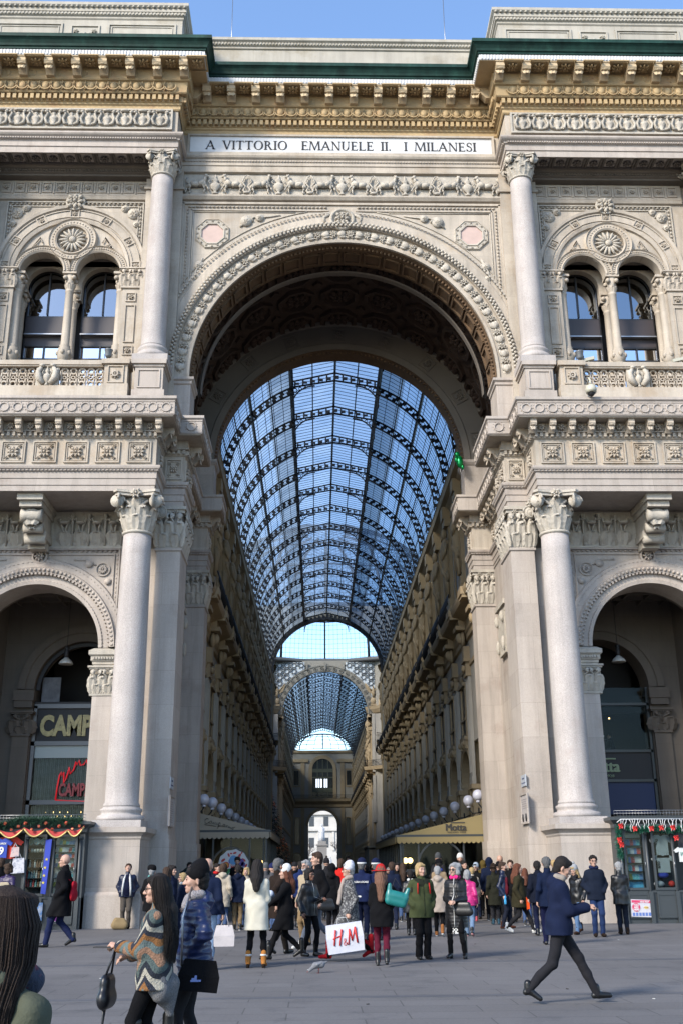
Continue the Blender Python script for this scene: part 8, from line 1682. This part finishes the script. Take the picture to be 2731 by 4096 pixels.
P(1005, 1963, 3.0, 160, 'tall man in grey beanie with blue rucksack at the gold pavilion', coat=dict(m=dk, len=.8), legs=dict(m=bk), shoes=SH, hat=dict(m=C_(.12, .13, .14)), lod=2)
p, J = P(1042, 1985, -14.6, -22, 'grey curly-haired woman in black quilted coat, pink scarf and checked skirt', coat=dict(m=bkp, len=.56, th=.035, q=.007, flare=1.12, zip=wh, zw=.008), legs=dict(m=bk, w=.85, cut=0, skirt=.46, sm=CHK, name='tights'), shoes=dict(m=bl_, h=.36), heel=.04, hair=dict(m=hgr, style='curly'), scarf=dict(m=C_(.75, .03, .22)), glasses='dark', arms=('front', 'front'), lod=1, head=(-18, 0), toe=.06)
bag(p, 'handbag', 'black leather handbag on the arm of the pink scarf woman', 'handbag', .20, -.20, .76, .36, .27, .14, bl_, [[(.1, -.22, 1.0), (.02, -.2, 1.3), (.1, -.05, 1.48)]], soft=True)
P(1055, 1964, 3.0, -8, 'tall man in white beanie and dark green padded jacket facing the camera', coat=dict(m=C_(.02, .04, .04, 'puffer'), len=.8, q=.006, th=.04), legs=dict(m=bk), shoes=SH, hat=dict(m=wh), beard=hbr, lod=2, w=1.1)
P(1064, 1979, 2.0, 30, 'dark-haired man beside the white beanie man', coat=dict(m=bk, len=.8), legs=dict(m=bk), shoes=SH, hair=dict(m=hb), lod=2)
P(1071, 1998, -8.2, 168, 'grey-haired woman in magenta quilted jacket and light jeans walking away', coat=dict(m=C_(.50, .02, .17, 'puffer'), len=.80, q=.006, th=.035), legs=dict(m=C_(.16, .24, .36)), shoes=dict(m=bl_, sole=C_(.6, .3, .3)), hair=dict(m=hgr, style='bob'), stride=.5, lod=1)
p, J = P(1082, 1994, -1.0, 176, 'person in beige padded coat with small black backpack', coat=dict(m=C_(.42, .36, .29, 'puffer'), len=.55, q=.006, th=.035), legs=dict(m=dj), shoes=dict(m=C_(.5, .1, .12)), hair=dict(m=hbl), lod=2); bag(p, 'backpack', 'small black backpack on the beige padded coat', 'backpack', 0, .22, 1.0, .26, .38, .14, bk, soft=True)
P(1091, 1985, .5, -30, 'person in pale blue beanie and sunglasses with black coat', coat=dict(m=bk, len=.6, th=.04), legs=dict(m=dj), shoes=SH, hair=dict(m=hb), hat=dict(m=C_(.30, .36, .42)), glasses='dark', lod=2)
P(1108, 1977, 2.5, 170, 'person in mustard hooded jacket in the right crowd', coat=dict(m=C_(.16, .11, .03), len=.8, up=1), legs=dict(m=bk), shoes=SH, lod=2)
P(1121, 1971, -.5, 175, 'tall person in black jacket with hood up', coat=dict(m=nv, len=.78, up=1, th=.04), legs=dict(m=bk), shoes=SO, lod=2, w=1.1)
P(1131, 1988, -2.9, 178, 'person in dark olive coat and brown hat with blue shoes, seen from behind', coat=dict(m=C_(.03, .03, .018), len=.56, th=.035), legs=dict(m=dk), shoes=dict(m=C_(.05, .12, .17)), hair=dict(m=hbr), hat=dict(m=br, type='brim'), lod=1)
P(1146, 1966, 1.5, 180, 'bald man behind the crowd at the right pier', coat=dict(m=bk, len=.8), legs=dict(m=bk), shoes=SH, lod=2)
P(1143, 1984, -1.5, 180, 'person in wide black hat at the right pier', coat=dict(m=bk, len=.7), legs=dict(m=bk), shoes=SH, hat=dict(m=bk, type='brim'), lod=2)
p, J = P(1152, 1981, -5.0, 72, 'bearded man in navy quilted jacket holding a blue water bottle', coat=dict(m=nvp, len=.84, th=.02), legs=dict(m=C_(.02, .025, .045)), shoes=dict(m=C_(.10, .035, .02), h=.08), hair=dict(m=hbr), beard=hbr, stride=.15, lod=1)
t = held(p, 'water_bottle', 'blue plastic water bottle held by the bearded man in navy', 'bottle'); q = MB(); q.lathe([(.03, .66), (.033, .68), (.033, .78), (.026, .80), (.033, .82), (.033, .86), (.014, .90), (.014, .92)], 12, T(-.235, -.06, -.02)); part('bottle_body', q, mat('blue_plastic', (.05, .35, .65), .15), t)
P(1170, 1977, -1.5, -15, 'short-haired man in dark coat behind the olive parka woman', coat=dict(m=bk, len=.75), legs=dict(m=dk), shoes=SH, hair=dict(m=hbr), lod=2)
p, J = P(1186, 1983, -7.2, 82, 'woman in olive parka with maroon backpack and white sneakers walking right', coat=dict(m=C_(.055, .048, .024), len=.66, th=.045, flare=1.1), legs=dict(m=dk, w=.95), shoes=dict(m=wh, sole=wh), hair=dict(m=hau, style='long', l=.8), stride=.72, arms=('down', 'strap'), lod=1, w=1.1); bag(p, 'backpack', 'maroon backpack with charms on the olive parka woman', 'backpack', 0, .30, .92, .28, .48, .18, C_(.16, .015, .03), soft=True)
P(1203, 1996, -3.5, 170, 'auburn-haired woman left of the man with the orange folder', coat=dict(m=bk, len=.7), legs=dict(m=je), shoes=SO, hair=dict(m=hau, style='long'), lod=2)
p, J = P(1231, 1980, -8.2, 178, 'man in navy hooded jacket with an orange folder, seen from behind', coat=dict(m=C_(.010, .014, .03), len=.76, th=.04, hood=1), legs=dict(m=C_(.012, .018, .055)), shoes=SH, hair=dict(m=hb), lod=1, arms=('down', 'down'), w=1.1)
t = held(p, 'orange_folder', 'bright orange folded folder in the hand of the navy hooded man', 'folder'); q = MB(); q.box(-.03, .02, -.11, .06, .62, .92, T(.27, 0, .0) @ RX(.15)); part('cover', q, C_(.75, .08, .01), t); t.location = p.location; 
P(1252, 1969, -11.5, 176, 'grey-haired man in dark blue behind the striding man', coat=dict(m=C_(.010, .02, .06), len=.76), legs=dict(m=C_(.012, .016, .07)), shoes=SH, hair=dict(m=hdg), lod=1, stride=.4)
P(1270, 1977, -2.0, 180, 'fair-haired person just behind the striding man', coat=dict(m=dk, len=.8), legs=dict(m=je), shoes=SH, hair=dict(m=hbl), lod=2)
P(1318, 1988, -7.8, -50, 'blonde woman in pale grey pompom beanie, black jacket and jeans', coat=dict(m=C_(.012, .012, .013, 'leather'), len=.72, th=.03), legs=dict(m=C_(.10, .18, .32), w=.9), shoes=dict(m=C_(.08, .04, .025), h=.1), hair=dict(m=hbl, style='long', l=.8), hat=dict(m=C_(.32, .33, .34), pom=1), scarf=dict(m=dk, big=1), stride=.4, lod=1, head=(0, 15))
P(1360, 1967, -8.9, -4, 'man with glasses in navy field jacket and blue jeans facing the camera, hands in pockets', coat=dict(m=C_(.014, .022, .045), len=.78, th=.04), legs=dict(m=C_(.03, .06, .17)), shoes=dict(m=br), hair=dict(m=hb), arms=('pocket', 'pocket'), glasses='clear', scarf=dict(m=C_(.02, .03, .09)), lod=1, w=.96)
P(1418, 1982, -8.1, 172, 'grey-haired man in black leather jacket by the right kiosk, seen from behind', coat=dict(m=C_(.014, .014, .015, 'leather'), len=.72, th=.03, flare=1.05), legs=dict(m=C_(.018, .025, .045)), shoes=dict(m=br), hair=dict(m=hgr), arms=('front', 'front'), lod=1)
# diners behind the upstairs glass
for xx, fc, lb in ((9.55, 90, 'man sitting at a table behind the upper cafe glass, facing right'), (10.5, -90, 'woman sitting at a table behind the upper cafe glass, leaning left')):
    person(xx, 4.9, 1.6, fc, lb, coat=dict(m=nv, len=.85), hair=dict(m=hb), lod=2, z=4.92, arms=('front', 'front'), lean=.08, legs=dict(m=bk), shoes=SH)
tb = thing('cafe_table', 'small round table with cups behind the upper cafe glass', 'table', (10.02, 4.9, 5.6)); q = MB(); q.lathe([(.0, .70), (.32, .70), (.32, .74), (0, .74)], 16); q.tube([(0, 0, 0), (0, 0, .7)], .04, 6); part('top', q, BLK, tb); q = MB(); [q.lathe([(.03, .74), (.04, .86), (.0, .86)], 8, T(x, 0, 0)) for x in (-.1, .05, .15)]; part('cup', q, WHT, tb)
# crowd deeper in the arcade
rnd = random.Random(21); tint = [bk, nv, dk, ol, br, bkp, gr, bk, nvp, red, bei]; far = []
desc = {id(bk): 'black', id(nv): 'navy', id(dk): 'charcoal', id(ol): 'olive', id(br): 'dark brown', id(bkp): 'shiny black', id(gr): 'grey', id(nvp): 'shiny navy', id(red): 'red', id(bei): 'beige'}
protos = []
for i, (m_, fc) in enumerate(((bk, 180), (nv, 0), (dk, 180), (br, 0), (gr, 180), (ol, 0))):
    p, J = person(rnd.uniform(-2.5, 3.5), 12+i*2.5, 1.72, fc, 'distant pedestrian in %s coat deep in the shaded arcade' % desc[id(m_)], coat=dict(m=m_, len=.7), legs=dict(m=dj if i % 2 else bk), shoes=SH, hair=dict(m=[hb, hbr, hgr][i % 3], style=['short', 'bob'][i % 2]), lod=3, stride=.3*(i % 2)); p['group'] = 'pedestrians deep in the shaded arcade'; protos.append(p)
for i in range(46):
    p = protos[i % 6]; c = copy_tree(p); y = 9.5+(i*1.7) % 75 if i < 30 else rnd.uniform(2, 12); c.location = (rnd.uniform(-2.6, 1.9) if y < 24 else rnd.uniform(-4.5, 4.5), y, 0); c.rotation_euler = (0, 0, rnd.uniform(0, 6.28)); s_ = rnd.uniform(.93, 1.04); c.scale = (s_, s_, s_)
# pigeon
pg = thing('pigeon', 'grey pigeon pecking on the paving in front of the crowd', 'pigeon', (-1.05, -17.1, 0), radians(-75)); q = snet([((0, .05, .13), (0, -.06, .12), .055, .05), ((0, -.06, .12), (0, -.14, .06), .042, .025), ((0, -.14, .06), (0, -.16, .04), .022, .02), ((0, .05, .14), (0, .14, .17), .03, .014)], .008, .02); part('body', q, mat('pigeon_grey', (.17, .175, .19), .8, alt=((.06, .06, .07), 9, .6, .8)), pg)
q = MB(); q.merge(snet([((.042, -.04, .135), (.03, .07, .155), .028, .014), ((-.042, -.04, .135), (-.03, .07, .155), .028, .014)], .008, .01)); part('wing', q, mat('pigeon_wing', (.22, .23, .25), .8, alt=((.03, .03, .035), 20, .55, 1)), pg); q = MB(); [q.tube([(s*.02, -.0, .09), (s*.025, .0, .0), (s*.025, -.03, .004)], .005, 4) for s in (-1, 1)]; q.tube([(0, -.175, .035), (0, -.20, .02)], .005, 4); part('leg', q, mat('pigeon_leg', (.3, .08, .08), .6), pg)
# litter
rnd = random.Random(9)
for i in range(26):
    m = MB(); m.box(-.02, .02, -.008, .008, 0, .006); o = simple('cigarette_end' if i % 2 else 'leaf_scrap', m, wh if i % 2 else br, 'tiny pale cigarette end lying on the grey paving' if i % 2 else 'small dark scrap lying on the grey paving', 'litter', 'cigarette ends scattered on the paving' if i % 2 else 'dark scraps scattered on the paving', (rnd.uniform(-6, 6), rnd.uniform(-28, -10), .004), rnd.uniform(0, 3))
